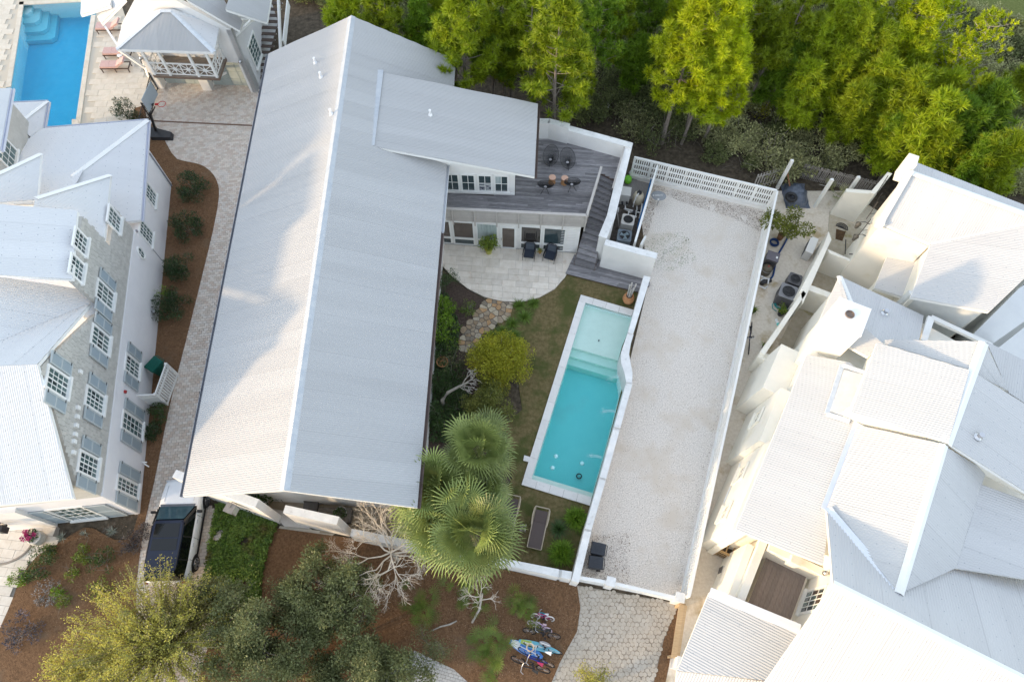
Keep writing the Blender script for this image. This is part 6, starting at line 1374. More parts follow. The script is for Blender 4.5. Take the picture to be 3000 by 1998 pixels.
# ---- condensers and pool plant
def condenser(label, loc, rz, s, h, body, top, fan):
    t = thing('air_conditioner', label, 'air conditioner', loc, rz, 'outdoor condenser units'); ORG[t] = Vector(); b = s / 2; r_ = .1
    outl = [(b - r_ + r_ * math.cos(a) if q in (0, 3) else -b + r_ + r_ * math.cos(a), (b - r_ if q in (0, 1) else -b + r_) + r_ * math.sin(a)) for q in range(4) for a in [q * math.pi / 2 + k * math.pi / 8 for k in range(5)]]
    MB().prism(outl, .04, h - .06).build('cabinet', body, t, world=False)
    lv = MB()
    for k in range(int((h - .2) / .06)):
        z = .1 + k * .06
        lv.prism([(x * 1.015, y * 1.015) for x, y in outl], z, z + .035)
    lv.build('louvre', body, t, world=False)
    MB().prism([(x * 1.03, y * 1.03) for x, y in outl], h - .06, h - .02).build('top_frame', top, t, world=False)
    rg = MB().lathe([(b * .86, h - .02), (b * .86, h + .015), (b * .78, h + .015), (b * .78, h - .019)], (0, 0, 0), 28, close=False); rg.build('fan_ring', top, t, world=False)
    MB().lathe([(b * .8, h - .019), (.01, h - .0185)], (0, 0, 0), 24, close=False).build('fan_well', black, t, world=False)
    fb = MB()
    for k in range(3):
        an = k * 2.094 + .4; q = [(.08 * math.cos(an), .08 * math.sin(an)), (b * .74 * math.cos(an - .1), b * .74 * math.sin(an - .1)), (b * .74 * math.cos(an + .8), b * .74 * math.sin(an + .8)), (.08 * math.cos(an + 1.2), .08 * math.sin(an + 1.2))]
        fb.hexa([(x, y, h - .012 - .0 * i) for i, (x, y) in enumerate(q)], [(x, y, h - .004) for x, y in q])
    fb.build('fan_blade', fan, t, world=False); gr = MB()
    for k in range(6): rad = b * .78 * (k + 1) / 6; gr.tube([(rad * math.cos(j * .3307), rad * math.sin(j * .3307), h + .02) for j in range(20)], .004, 3, caps=False)
    for k in range(4): an = k * math.pi / 4; gr.tube([(-b * .8 * math.cos(an), -b * .8 * math.sin(an), h + .022), (b * .8 * math.cos(an), b * .8 * math.sin(an), h + .022)], .006, 3)
    gr.build('fan_guard', black, t, world=False); MB().lathe([(.09, h + .0), (.09, h + .02), (.02, h + .025)], (0, 0, 0), 14).build('fan_hub', fan, t, world=False)
acg = mat('pale_ac_cabinet', (.44, .43, .41), (.50, .49, .47), rough=.5); acb = mat('blue_grey_ac', (.16, .20, .24), (.21, .25, .29), rough=.45); acd = mat('dark_grey_ac', (.085, .082, .085), (.12, .115, .12), rough=.5); fand = mat('fan_black', (.03, .03, .032), rough=.4); fanl = mat('fan_pale_blue', (.30, .40, .45), rough=.35)
condenser('pale grey condenser in the middle of the equipment yard', P(1834, 668, 0), R(-12), .74, .86, acg, mat('pale_ac_top', (.6, .58, .55), rough=.5), fand)
condenser('blue grey condenser at the low end of the equipment yard', P(1825, 708, 0), R(-10), .80, .66, acb, acb, fanl)
condenser('smaller dark condenser farther up the sandy alley', P(2315, 838, 0), R(-24), .72, .80, acd, acd, fand); condenser('larger dark condenser beside the hose in the alley', P(2292, 880, 0), R(-24), .92, 1.0, acd, mat('grey_ac_top', (.2, .2, .21), rough=.45), fand)
t = thing('mini_split', 'long pale mini split unit along the alley wall', 'air conditioner', P(2362, 742, 0)); c = ORG[t]
MB().box(c + Vector((0, 0, .45)), (1.15, .42, .8), R(62)).build('cabinet', acg, t); MB().box(c + Vector((0, 0, .86)), (1.18, .44, .03), R(62)).build('top_panel', mat('white_ac_top', (.7, .69, .66), rough=.5), t)
for k in range(7): MB().box(c + Matrix.Rotation(R(62), 3, 'Z') @ Vector((0, .215, .2 + k * .09)), (1.0, .015, .03), R(62)).build('grille_bar', acd, t)
pvc = mat('white_pvc', (.62, .62, .62), (.7, .7, .7), rough=.4); pbl = mat('pump_black', (.02, .02, .024), (.035, .035, .04), rough=.5)
def elbow_pipes(name, label, segs, m=pvc, r=.045):
    t = thing(name, label, 'pipework', segs[0][0])
    for i, s_ in enumerate(segs):
        MB().tube(s_, r, 8).build('pipe', m, t, smooth=True)
        for p in s_[1:-1]: MB().lathe([(r * .6, -r * 1.2), (r * 1.35, -r * .6), (r * 1.35, r * .6), (r * .6, r * 1.2)], p, 8).build('elbow', m, t)
    return t
t = thing('pool_heater', 'boxy pale grey pool heater in the equipment yard', 'heater', P(1826, 590, 0)); c = ORG[t]
MB().box(c + Vector((0, 0, .5)), (.62, .62, .9), R(-10)).build('cabinet', acg, t); MB().box(c + Vector((0, 0, .97)), (.66, .66, .05), R(-10)).build('top_panel', mat('heater_top', (.56, .55, .53), rough=.5), t)
for k in (-.14, .14): MB().tube([c + Vector((k, -.34, .35)), c + Vector((k, -.5, .35))], .06, 8).build('pipe_union', pbl, t)
MB().box(c + Matrix.Rotation(R(-10), 3, 'Z') @ Vector((.32, 0, .6)), (.02, .3, .2), R(-10)).build('control_panel', pbl, t)
t = thing('pool_filter', 'cream domed pool filter tank with black valve in the yard', 'filter tank', P(1866, 592, 0)); c = ORG[t]
MB().lathe([(.30, 0), (.33, .1), (.34, .55), (.29, .72), (.18, .82), (.06, .86)], c, 24).build('tank', mat('cream_tank', (.56, .50, .38), (.62, .56, .44), rough=.35), t, smooth=True)
MB().lathe([(.14, .84), (.16, .9), (.10, .98), (.04, 1.0)], c, 12).build('multiport_valve', pbl, t); MB().bar(c + Vector((-.12, 0, 1.0)), c + Vector((.12, 0, 1.0)), .04, .04).bar(c + Vector((0, -.12, 1.0)), c + Vector((0, .12, 1.0)), .04, .04).build('valve_handle', pbl, t); MB().tube([c + Vector((0, 0, .93)), c + Vector((-.2, -.3, .93)), c + Vector((-.3, -.45, .5)), c + Vector((-.3, -.5, .15))], .04, 8).build('outlet_pipe', pvc, t)
def q3(u, v, z): return P(u, v, z)
elbow_pipes('pool_pipework', 'white pipes and valves between filter and condenser in the yard', [[q3(1832, 602, .3), q3(1832, 612, .3), q3(1860, 620, .3), q3(1884, 626, .3)], [q3(1828, 612, .2), q3(1846, 622, .2), q3(1866, 622, .2), q3(1866, 604, .2)], [q3(1843, 618, .35), q3(1840, 630, .35), q3(1862, 636, .35), q3(1864, 618, .35)], [q3(1881, 598, .5), q3(1878, 622, .5), q3(1872, 640, .2)], [q3(1812, 608, .4), q3(1810, 622, .2)]])
t = thing('pool_pump', 'black pool pump among the white pipes in the yard', 'pump', P(1857, 632, 0)); c = ORG[t]
MB().lathe([(.13, .0), (.13, .3), (.15, .31), (.15, .36), (.05, .37)], c, 14).build('strainer', pbl, t); MB().tube([c + Vector((.1, .1, .16)), c + Vector((.5, .25, .16))], .11, 12).build('motor', pbl, t)
tag(MB().bar(P(1819, 700, .02), P(1795, 702, .02) + Vector((.2, 1.9, .9)), .05, .03).build('timber_batten', gw), 'thin grey batten leaning in the equipment yard', 'batten')
t = thing('hose_box', 'pale blue utility box at the lower corner of the yard', 'box', P(1778, 700, 0)); c = ORG[t]; MB().box(c + Vector((0, 0, .4)), (.24, .3, .8), R(-15)).build('box_body', mat('pale_blue_box', (.42, .52, .58), rough=.5), t); MB().lathe([(.07, .8), (.07, .9), (.01, .9)], c, 10).build('cap', pbl, t)
t = thing('green_bag', 'crumpled lime green bag in the corner of the equipment yard', 'bag', P(1838, 532, .03)); mb = MB(); mb.lathe([(.02, 0), (.19, .02), (.24, .15), (.2, .3), (.08, .42), (.03, .4)], ORG[t], 14, sx=1.1, sy=1.4)
for v in mb.v: v += noise.noise_vector(v * 7) * .05
mb.build('bag_body', mat('lime_plastic', (.12, .42, .02), (.2, .55, .05), scale=8, rough=.35), t, smooth=True)
tag(MB().lathe([(.02, 0), (.16, .06), (.19, .19), (.15, .32), (.02, .38)], P(1849, 514, .03), 16).build('grey_ball', mat('grey_ball_rubber', (.36, .36, .36), (.44, .44, .44), rough=.6), None, smooth=True), 'pale grey ball beside the green bag', 'ball')
tag(MB().tube([P(1908, 525, 1.2), P(1893, 580, .5), P(1870, 660, .6), P(1866, 690, .1)], .05, 8).build('pool_hose', mat('blue_hose', (.0, .10, .28), (.01, .14, .36), rough=.4), None, smooth=True), 'blue pool hose hung along the inside of the yard fence', 'hose')
# ---- alley equipment
t = thing('pool_heater', 'dark grey heater box beside the long lattice fence', 'heater', P(2250, 775, 0)); c = ORG[t]; MB().box(c + Vector((0, 0, .42)), (.68, .6, .84), R(-22)).build('cabinet', acd, t); MB().box(c + Vector((0, 0, .86)), (.72, .64, .05), R(-22)).build('top_panel', mat('violet_grey_top', (.115, .105, .125), (.14, .13, .15), rough=.5), t); MB().box(c + Vector((.2, -.1, .89)), (.1, .14, .01), R(-22)).build('label_plate', whitep, t)
for k in range(6): MB().box(c + Matrix.Rotation(R(-22), 3, 'Z') @ Vector((0, -.305, .15 + k * .1)), (.55, .015, .04), R(-22)).build('grille_bar', pbl, t)
t = thing('pool_filter', 'brown domed filter tank next to the dark heater in the alley', 'filter tank', P(2240, 800, 0)); c = ORG[t]; MB().lathe([(.25, 0), (.29, .1), (.29, .45), (.25, .6), (.1, .68), (.02, .69)], c, 22).build('tank', mat('brown_tank', (.10, .085, .06), (.13, .11, .08), rough=.45), t, smooth=True); MB().lathe([(.3, .42), (.31, .46), (.3, .5)], c, 22, close=False).build('clamp_band', steel, t)
MB().lathe([(.05, .68), (.05, .76), (.01, .76)], c, 8).build('gauge', mat('red_cap', (.3, .06, .04), rough=.5), t)
t = thing('pool_pump', 'black pump with white unions below the brown filter', 'pump', P(2232, 832, 0)); c = ORG[t]; MB().lathe([(.13, 0), (.13, .3), (.15, .32), (.05, .35)], c, 14).build('strainer', pbl, t); MB().tube([c + Vector((.1, .05, .16)), c + Vector((.5, .15, .16))], .11, 12).build('motor', pbl, t)
elbow_pipes('pool_pipework', 'white pipes joining pump and filter in the sandy alley', [[q3(2228, 822, .3), q3(2240, 815, .3), q3(2252, 818, .3), q3(2250, 832, .3)], [q3(2225, 838, .2), q3(2240, 845, .2), q3(2250, 838, .2)], [q3(2230, 810, .4), q3(2238, 812, .2)]])
hp = [(2318, 663), (2310, 690), (2295, 720), (2280, 745), (2272, 765), (2268, 790), (2262, 812), (2246, 825), (2236, 827)]
tag(MB().tube([Vector((*p, .06)) for p in smoothpts(G(hp), 5, False)], .055, 8).build('pool_hose', mat('navy_hose', (.0, .03, .13), (.01, .05, .18), rough=.4), None, smooth=True), 'thick navy blue hose snaking down the sandy alley', 'hose')
cv = [Vector((.24 * math.cos(a) * (1 + .12 * math.sin(a * 1.3)), .24 * math.sin(a), .05 + .012 * a)) + P(2266, 715, 0) for a in [i * .35 for i in range(54)]]
tag(MB().tube(cv, .04, 6).build('hose_coil', MATS['navy_hose'], None, smooth=True), 'loose coil of dark blue hose above the heater in the alley', 'hose')
cv = [Vector((.36 * math.cos(a) * (1 + .1 * math.sin(a * .7)), .36 * math.sin(a), .04 + .006 * a)) + P(2287, 893, 0) for a in [i * .35 for i in range(76)]] + [P(2268, 885, .03), P(2262, 893, .03), P(2264, 905, .03), P(2275, 912, .03)]
tag(MB().tube(cv, .022, 6).build('hose_coil', mat('teal_hose', (.02, .22, .22), (.04, .30, .30), rough=.4), None, smooth=True), 'coiled teal garden hose beside the large dark condenser', 'hose')
fern = LEAF['bright']
potted('potted_plant', 'grassy plant in black pot against the lattice fence', P(2202, 915, 0), blackpot, .17, .3, '', LEAF['pot'], 70, .5, (.3, .3, .3), blade=True, seed=2)
potted('potted_plant', 'green plant in black pot below the teal hose', P(2284, 922, 0), blackpot, .18, .32, '', LEAF['pot'], 160, .16, (.26, .26, .2), seed=4)
potted('potted_plant', 'spiky plant in black pot below the bicycle in the alley', P(2238, 1020, 0), blackpot, .17, .3, '', LEAF['pot'], 60, .45, (.3, .3, .3), blade=True, seed=6)
# bamboo-like shrub in pot
potted('potted_tree', 'feathery bamboo-like tree in a pot near the lattice corner', P(2283, 700, 0), mat('brown_pot', (.2, .1, .05), rough=.8), .2, .4, '', mat('olive_feather_leaf', (.10, .125, .012), (.20, .22, .04), scale=3, rough=.5, isl=.3, trans=.3), 2600, .16, (.95, .95, .6), seed=12, ch=1.25)
bb_ = thing('bodyboard', 'mint and white bodyboard lying in the alley', 'bodyboard', P(2278, 947, 0)); MB().prism(G([(2270, 935), (2277, 933), (2282, 945), (2275, 947)], .05), .006, .06).build('white_half', whitep, bb_); MB().prism(G([(2275, 947), (2282, 945), (2285, 957), (2279, 959)], .05), .006, .06).build('mint_half', mat('mint_foam', (.15, .6, .52), rough=.6), bb_)
sh_ = thing('blue_clog', 'royal blue clog lying on the alley sand', 'shoe', P(2243, 1100, 0)); MB().lathe([(.02, .0), (.055, .01), (.06, .05), (.03, .09), (.01, .09)], ORG[sh_] + Vector((0, .09, 0)), 10, sx=1, sy=1.7).build('toe', mat('royal_blue', (.0, .05, .35), rough=.5), sh_); MB().lathe([(.02, 0), (.05, .01), (.05, .05), (.04, .06), (.03, .03)], ORG[sh_] - Vector((.02, .09, 0)), 10).build('heel', MATS['royal_blue'], sh_)
# ---- bicycles
def bicycle(label, rear, front, z, fcol, seatc=None, wheel_r=.33, basket=False, fat=.022, lean=12, tyre=None, grp='bicycles'):
    a, b = P(*rear, wheel_r), P(*front, wheel_r); d = (b - a); d.z = 0; L_ = d.length; rz = math.atan2(d.y, d.x)
    t = thing('bicycle', label, 'bicycle', Vector(((a.x + b.x) / 2, (a.y + b.y) / 2, z)), rz, grp); ORG[t] = Vector(); s = wheel_r / .33; h = L_ / 2
    Mx = Matrix.Rotation(R(lean), 3, 'X'); tf = lambda p: Mx @ Vector(p)
    fm_ = mat('bike_paint_%02d%02d%02d' % tuple(int(x * 99) for x in fcol), fcol, rough=.3); tm_ = mat('tyre_%02d' % int((tyre or (.015,) * 3)[0] * 99), tyre or (.015,) * 3, rough=.8)
    for x in (-h, h):
        w_ = MB().tube([tf((x + wheel_r * math.cos(k * .2618), 0, wheel_r + wheel_r * math.sin(k * .2618))) for k in range(25)], fat, 6, caps=False).build('wheel', tm_, t, world=False)
        sp = MB()
        for k in range(8): an = k * math.pi / 8; sp.tube([tf((x - wheel_r * .95 * math.cos(an), 0, wheel_r - wheel_r * .95 * math.sin(an))), tf((x + wheel_r * .95 * math.cos(an), 0, wheel_r + wheel_r * .95 * math.sin(an)))], .004, 3)
        sp.build('spokes', steel, w_, world=False)
    bbk = (-h * .15, 0, .28 * s); st_ = (-h * .42, 0, .80 * s); hdl = (h * .62, 0, .82 * s)
    fr_ = MB().tube([tf(bbk), tf(st_)], .022, 6).tube([tf(bbk), tf((hdl[0], 0, .66 * s))], .026, 6).tube([tf((st_[0] + .03, 0, .68 * s)), tf(hdl)], .024, 6).tube([tf((-h, 0, wheel_r)), tf(bbk)], .016, 5).tube([tf((-h, 0, wheel_r)), tf((st_[0], 0, .66 * s))], .014, 5).tube([tf((h, 0, wheel_r)), tf(hdl), tf((hdl[0] - .02, 0, .95 * s))], .02, 6); fr_.build('frame', fm_, t, world=False)
    MB().tube([tf((hdl[0] - .18 * s, -.27 * s, .98 * s)), tf((hdl[0] - .04, -.2 * s, 1.0 * s)), tf((hdl[0] - .02, 0, .97 * s)), tf((hdl[0] - .04, .2 * s, 1.0 * s)), tf((hdl[0] - .18 * s, .27 * s, .98 * s))], .016, 6).build('handlebar', steel, t, world=False)
    se = MB(); se.add([tf((st_[0] - .16 * s, -.09 * s, .9 * s)), tf((st_[0] - .16 * s, .09 * s, .9 * s)), tf((st_[0] + .14 * s, .02, .9 * s)), tf((st_[0] + .14 * s, -.02, .9 * s)), tf((st_[0] - .16 * s, -.08 * s, .85 * s)), tf((st_[0] - .16 * s, .08 * s, .85 * s)), tf((st_[0] + .13 * s, .02, .86 * s)), tf((st_[0] + .13 * s, -.02, .86 * s))], [(3, 2, 1, 0), (4, 5, 6, 7), (0, 1, 5, 4), (1, 2, 6, 5), (2, 3, 7, 6), (3, 0, 4, 7)]); se.build('saddle', mat('saddle_%02d' % int((seatc or (.02,))[0] * 99), seatc or (.02, .02, .02), rough=.7), t, world=False)
    MB().tube([tf((bbk[0], -.09, bbk[2])), tf((bbk[0], .09, bbk[2]))], .05, 8).build('crank', pbl, t, world=False); MB().box(tf((bbk[0] - .1, .13, bbk[2] - .1)), (.09, .06, .02)).box(tf((bbk[0] + .1, -.13, bbk[2] + .1)), (.09, .06, .02)).build('pedal', pbl, t, world=False)
    if basket: 
        bk_ = MB(); bc = tf((hdl[0] + .22, 0, .85 * s))
        for z_, r_ in ((0, .13), (.08, .15), (.16, .17), (.24, .18)): bk_.tube([bc + Vector((r_ * math.cos(k * .3491), r_ * math.sin(k * .3491), z_ - .1)) for k in range(19)], .008, 4, caps=False)
        for k in range(18): bk_.tube([bc + Vector((.12 * math.cos(k * .349), .12 * math.sin(k * .349), -.1)), bc + Vector((.18 * math.cos(k * .349), .18 * math.sin(k * .349), .14))], .006, 4)
        bk_.build('basket', mat('pale_wicker', (.6, .5, .4), rough=.8), t, world=False)
MZ = .0
bicycle('dark navy bicycle leaning along the lattice fence in the alley', (2207, 962), (2200, 1022), .006, (.01, .012, .04), lean=18)
bicycle('small white and magenta bicycle at the top of the bike pile', (1610, 1818), (1568, 1810), MZ, (.35, .02, .12), (.7, .7, .7), .2, fat=.03, lean=25, tyre=(.62, .6, .58))
bicycle('small lilac bicycle with pink handlebar in the bike pile', (1602, 1852), (1556, 1832), MZ, (.52, .38, .56), (.6, .45, .5), .2, fat=.028, lean=28, tyre=(.55, .45, .55))
bicycle('black bicycle between the lilac bicycle and the surfboards', (1622, 1870), (1550, 1855), MZ, (.03, .03, .035), None, .3, lean=20)
bicycle('pale blue beach bicycle with wicker basket lying against the surfboards', (1628, 1902), (1556, 1882), MZ, (.14, .36, .48), (.7, .68, .62), .32, basket=True, lean=-16)
bicycle('royal blue bicycle below the surfboards', (1608, 1935), (1540, 1900), MZ, (.01, .02, .22), (.3, .02, .08), .32, lean=-20)
bicycle('black and orange bicycle at the bottom of the bike pile', (1594, 1952), (1520, 1924), MZ, (.03, .028, .03), None, .32, lean=-22, fat=.028)
def board(label, a, b, w, m, z, tail=None):
    a, b = P(*a, z), P(*b, z); d = (b - a); L_ = d.length; d.normalize(); s = Vector((-d.y, d.x, 0)); N = 14; out = []
    for i in range(N + 1): t_ = i / N; ww = w / 2 * (math.sin(math.pi * min(max(t_ * .93 + .05, 0), 1)) ** .6); out.append((a + d * L_ * t_, ww))
    pts = [p + s * ww for p, ww in out] + [p - s * ww for p, ww in out[::-1]]; t = thing('paddle_board', label, 'surfboard', a)
    MB().slab(pts, (0, 0, .07)).build('deck', m, t); MB().slab([p + Vector((0, 0, .071)) for p in (a + d * L_ * .1 + s * .02, a + d * L_ * .9 + s * .02, a + d * L_ * .9 - s * .02, a + d * L_ * .1 - s * .02)], (0, 0, .004)).build('stringer', whitep, t)
    if tail: MB().slab([p + Vector((0, 0, .071)) for p in (a + d * L_ * .05 + s * w * .25, a + d * L_ * .3 + s * w * .38, a + d * L_ * .3 - s * w * .38, a + d * L_ * .05 - s * w * .25)], (0, 0, .003)).build('nose_panel', tail, t)
board('blue and white paddle board under the basket bicycle', (1494, 1878), (1590, 1925), .48, mat('board_blue', (.03, .16, .55), (.1, .3, .7), scale=6, rough=.3), .03, whitep)
board('aqua and lime paddle board leaning over the blue one', (1520, 1876), (1640, 1912), .34, mat('board_aqua', (.12, .45, .58), (.2, .55, .65), scale=3, rough=.3), .14, mat('board_lime', (.4, .5, .1), rough=.4))
board('short teal skimboard lying above the small white bicycle', (1576, 1796), (1604, 1806), .2, mat('board_teal', (.0, .30, .42), rough=.4), .03)
board('grey scooter deck beside the aqua paddle board', (1580, 1880), (1614, 1893), .2, mat('scooter_grey', (.3, .3, .32), (.4, .38, .38), rough=.5), .24)
# ---- barbecue, bench cage, grill items at the bottom right
t = thing('barbecue', 'black lidded barbecue beside the white wall of the right house', 'barbecue', P(2112, 1705, 0)); c = ORG[t]; M = Matrix.Rotation(R(68), 3, 'Z')
MB().box(c + Vector((0, 0, .4)), (1.2, .5, .7), R(68)).build('cabinet', acd, t); MB().hexa([c + M @ Vector(p) for p in ((-.55, -.28, .78), (.05, -.28, .78), (.05, .28, .78), (-.55, .28, .78))], [c + M @ Vector(p) for p in ((-.53, -.16, 1.05), (.03, -.16, 1.05), (.03, .2, 1.05), (-.53, .2, 1.05))]).build('lid', black, t); MB().slab([c + M @ Vector(p) for p in ((.1, -.27, .8), (.6, -.27, .8), (.6, .27, .8), (.1, .27, .8))], (0, 0, .04)).build('side_shelf', acg, t); MB().tube([c + M @ Vector((-.5, -.32, .9)), c + M @ Vector((0, -.32, .9))], .018, 6).build('handle', steel, t); MB().lathe([(.05, 0), (.05, .01), (.005, .01)], c + M @ Vector((-.25, -.02, 1.05)), 10).build('thermometer', whitep, t)
t = thing('timber_cage', 'honey coloured timber frame box against the right house', 'planter frame', P(2155, 1625, 0)); hw_ = mat('honey_wood', (.40, .26, .12), (.5, .35, .18), scale=5, rough=.7); cz = 1.0
cg_ = [P(2135, 1553, cz), P(2200, 1585, cz), P(2175, 1645, cz), P(2108, 1612, cz)]
for i in range(4): MB().bar(cg_[i], cg_[(i + 1) % 4], .1, .1).build('frame_rail', hw_, t); q = cg_[i]; MB().bar(q, Vector((q.x, q.y, 0)), .08, .08).build('frame_post', hw_, t)
for i in (1, 2, 3): MB().bar(cg_[0].lerp(cg_[1], i / 4), cg_[3].lerp(cg_[2], i / 4), .05, .06).build('frame_slat', hw_, t)
MB().prism([tuple(p[:2]) for p in cg_], .02, .5).build('soil', mat('dark_planter_soil', (.10, .075, .05), (.17, .13, .095), scale=8, rough=1), t)
for k in range(3): MB().bar(Vector((*cg_[3][:2], .2 + .3 * k)), Vector((*cg_[2][:2], .2 + .3 * k)), .03, .05).build('side_slat', hw_, t)
t = thing('plank_bench', 'long pale timber plank screen beside the mulch strip at the gate', 'bench', P(1985, 1840, 0)); pk = mat('new_pine_plank', (.45, .31, .17), (.55, .40, .24), scale=4, stretch=(1, 5, 1), rough=.7, var=.08)
for i in range(6): MB().bar(P(1991 + i * 4, 1768 + i, 1.0), P(1968 + i * 4, 1925 + i, 1.0), .06, .04).build('plank', pk, t)
for (u, v) in ((2000, 1772), (1978, 1922)): q = P(u, v, .96); MB().box((q.x, q.y, .48), (.3, .12, .94)).build('support', pk, t)
t = thing('gate_pillar', 'white square pillar at the far end of the plank screen', 'pillar', P(1975, 1945, 0)); MB().box(ORG[t] + Vector((0, 0, .8)), (.42, .42, 1.6), R(-14)).build('shaft', white, t); MB().box(ORG[t] + Vector((0, 0, 1.63)), (.5, .5, .07), R(-14)).build('cap', whitep, t)
sheet('mulch_strip', G([(1965, 1768), (1992, 1772), (1965, 1925), (1950, 1998), (1900, 1998), (1935, 1880)]), .01, mulch)
# tarpaulin heap with tyre
t = thing('tarpaulin_heap', 'blue grey tarpaulin draped over a heap at the alley end', 'tarpaulin', P(2330, 575, 0)); c = ORG[t]; mb = MB(); NN = 22
for i in range(NN + 1):
    for j in range(NN + 1):
        x, y = i / NN * 2 - 1, j / NN * 2 - 1; r2 = min(1, x * x + y * y); p = Vector((x * .75, y * .95, .55 * (1 - r2) ** .6)); q = noise.noise_vector(Vector((x * 2.3, y * 2.3, 1))); p.z += abs(q.z) * .25 * (1 - r2); p.z = max(p.z, .012 + .02 * abs(q.x)); p.x += q.x * .09; p.y += q.y * .09; mb.v.append(c + p)
for i in range(NN):
    for j in range(NN): a_ = i * (NN + 1) + j; mb.f.append((a_, a_ + NN + 1, a_ + NN + 2, a_ + 1))
mb.build('tarp_sheet', mat('blue_grey_tarp', (.07, .085, .12), (.14, .16, .20), scale=5, rough=.35, c3=(.02, .06, .14), s3=1.5, m3=.6), t, smooth=True)
t = thing('old_tyre', 'black tyre lying on the tarpaulin heap', 'tyre', P(2318, 578, .5)); c = ORG[t]; MB().tube([c + Vector((.27 * math.cos(k * .2618), .27 * math.sin(k * .2618), .0)) for k in range(25)], .11, 10, caps=False).build('tread', black, t, smooth=True); MB().lathe([(.17, -.06), (.06, -.04), (.05, 0), (.01, 0)], c, 16).build('hub', pbl, t)
tag(MB().bar(P(2306, 500, 1.6), P(2314, 545, .5), .08, .06).build('timber_stake', mat('orange_timber', (.32, .15, .08), rough=.8)), 'orange brown timber stake standing in the tarpaulin heap', 'stake')
# doormat and iron half-moon
t = thing('door_mat', 'dark brown patterned doormat in the cream court', 'doormat', P(2463, 690, 0)); MB().prism(G([(2450, 671), (2478, 679), (2468, 706), (2448, 700)], .05), .031, .06).build('mat_body', mat('brown_mat', (.06, .035, .02), (.13, .075, .035), scale=6, rough=1), t)
t = thing('half_round_grille', 'black iron half round mat above the doormat', 'grille', P(2465, 660, 0)); cpt = P(2466, 668, .06); gr = MB(); ax_ = (P(2482, 675, .06) - P(2447, 661, .06)).normalized(); ay_ = Vector((-ax_.y, ax_.x, 0))
arc_ = [cpt + ax_ * (.36 * math.cos(k * math.pi / 12)) + ay_ * (.36 * math.sin(k * math.pi / 12)) for k in range(13)]; gr.tube(arc_ + arc_[:1], .02, 5)
for k in range(1, 12): gr.tube([cpt, arc_[k]], .012, 4)
for r_ in (.13, .25): gr.tube([cpt + ax_ * (r_ * math.cos(k * math.pi / 12)) + ay_ * (r_ * math.sin(k * math.pi / 12)) for k in range(13)], .012, 4)
gr.build('iron_pattern', black, t)
# wall lantern and handrail on the right house
for (u, v, z, l) in ((2500, 703, 3.0, 'black carriage lantern on an arm over the court stair'), (2507, 667, 3.4, 'black box lantern on the cream wall above the court')):
    t = thing('wall_lantern', l, 'lantern', P(u, v, z)); c = ORG[t]; MB().lathe([(.09, 0), (.15, .32), (.17, .34), (.05, .46), (.02, .5)], c, 6).build('lantern_body', mat('bronze_lantern', (.07, .065, .055), (.1, .095, .08), rough=.5), t); MB().tube([c + Vector((0, 0, .48)), c + Vector((.25, -.02, .55)), c + Vector((.55, -.06, .4))], .02, 6).build('arm', black, t); MB().lathe([(.06, .05), (.10, .28)], c, 6, close=False).build('glass', MATS['milky_glass'], t)
for a, b, l in (((2488, 745), (2572, 748), 'long black iron handrail along the court stair'), ((2478, 703), (2476, 745), 'short black iron handrail at the court corner')):
    tag(MB().tube([P(*a, 2.0), P(*b, 2.0)], .03, 6).build('iron_handrail', black), l, 'handrail')
for a, b, i in (((2568, 568), (2602, 515), 0), ((2556, 610), (2585, 565), 1), ((2538, 642), (2572, 592), 2), ((2515, 690), (2552, 642), 3)):
    t = thing('iron_awning_bar', 'thin black iron bar bracketed to the cream wall, %s' % ('nearest the scrub', 'second from the scrub', 'third from the scrub', 'nearest the court lantern')[i], 'iron bar', P(*a, 3.6)); MB().tube([P(*a, 3.6), P(*b, 4.6)], .022, 5).build('bar', black, t)
    for f in (.3, .7): q = P(*a, 3.6).lerp(P(*b, 4.6), f); MB().tube([q, q + Vector((.3, .05, 0))], .015, 4).build('bracket', black, t)
# ---- left side: basketball hoop, pool loungers, flower urn, lantern
t = thing('basketball_hoop', 'portable basketball hoop with red rim and black base on the drive', 'basketball hoop', P(462, 392, .03)); c = ORG[t]
bx = [P(435, 370, .25), P(505, 388, .25), P(503, 406, .25), P(440, 405, .25)]; MB().hexa([Vector((p.x, p.y, .03)) for p in bx[::-1]], [Vector((p.x, p.y, .30)) + (c - p) * .08 for p in bx[::-1]]).build('base_tank', mat('base_black', (.022, .024, .028), (.035, .037, .042), rough=.5), t)
ptop = P(437, 325, 2.0); MB().bar(c + Vector((0, 0, .28)), ptop, .12, .12).build('pole', black, t); hbp = P(448, 305, 2.9); MB().bar(ptop, hbp, .09, .09).bar(ptop + Vector((0, 0, -.3)), hbp + Vector((0, 0, -.25)), .06, .06).build('extension_arm', black, t)
pa_, pb2 = P(436, 330, 2.7), P(462, 276, 2.7); d_ = (pb2 - pa_).normalized(); hb = MB().slab([pa_, pb2, pb2 + Vector((0, 0, 1.0)), pa_ + Vector((0, 0, 1.0))], (.03, 0, 0)); hb.build('backboard', mat('clear_backboard', (.35, .40, .43), rough=.1), t)
rc_ = P(474, 306, 2.9); MB().tube([rc_ + Vector((.23 * math.cos(k * .2618), .23 * math.sin(k * .2618), 0)) for k in range(25)], .018, 6, caps=False).build('rim', mat('rim_red', (.5, .02, .02), rough=.4), t); MB().bar(rc_ + Vector((-.23, 0, 0)), rc_ + Vector((-.42, -.02, 0)), .12, .05).build('rim_bracket', MATS['rim_red'], t)
nt_ = MB()
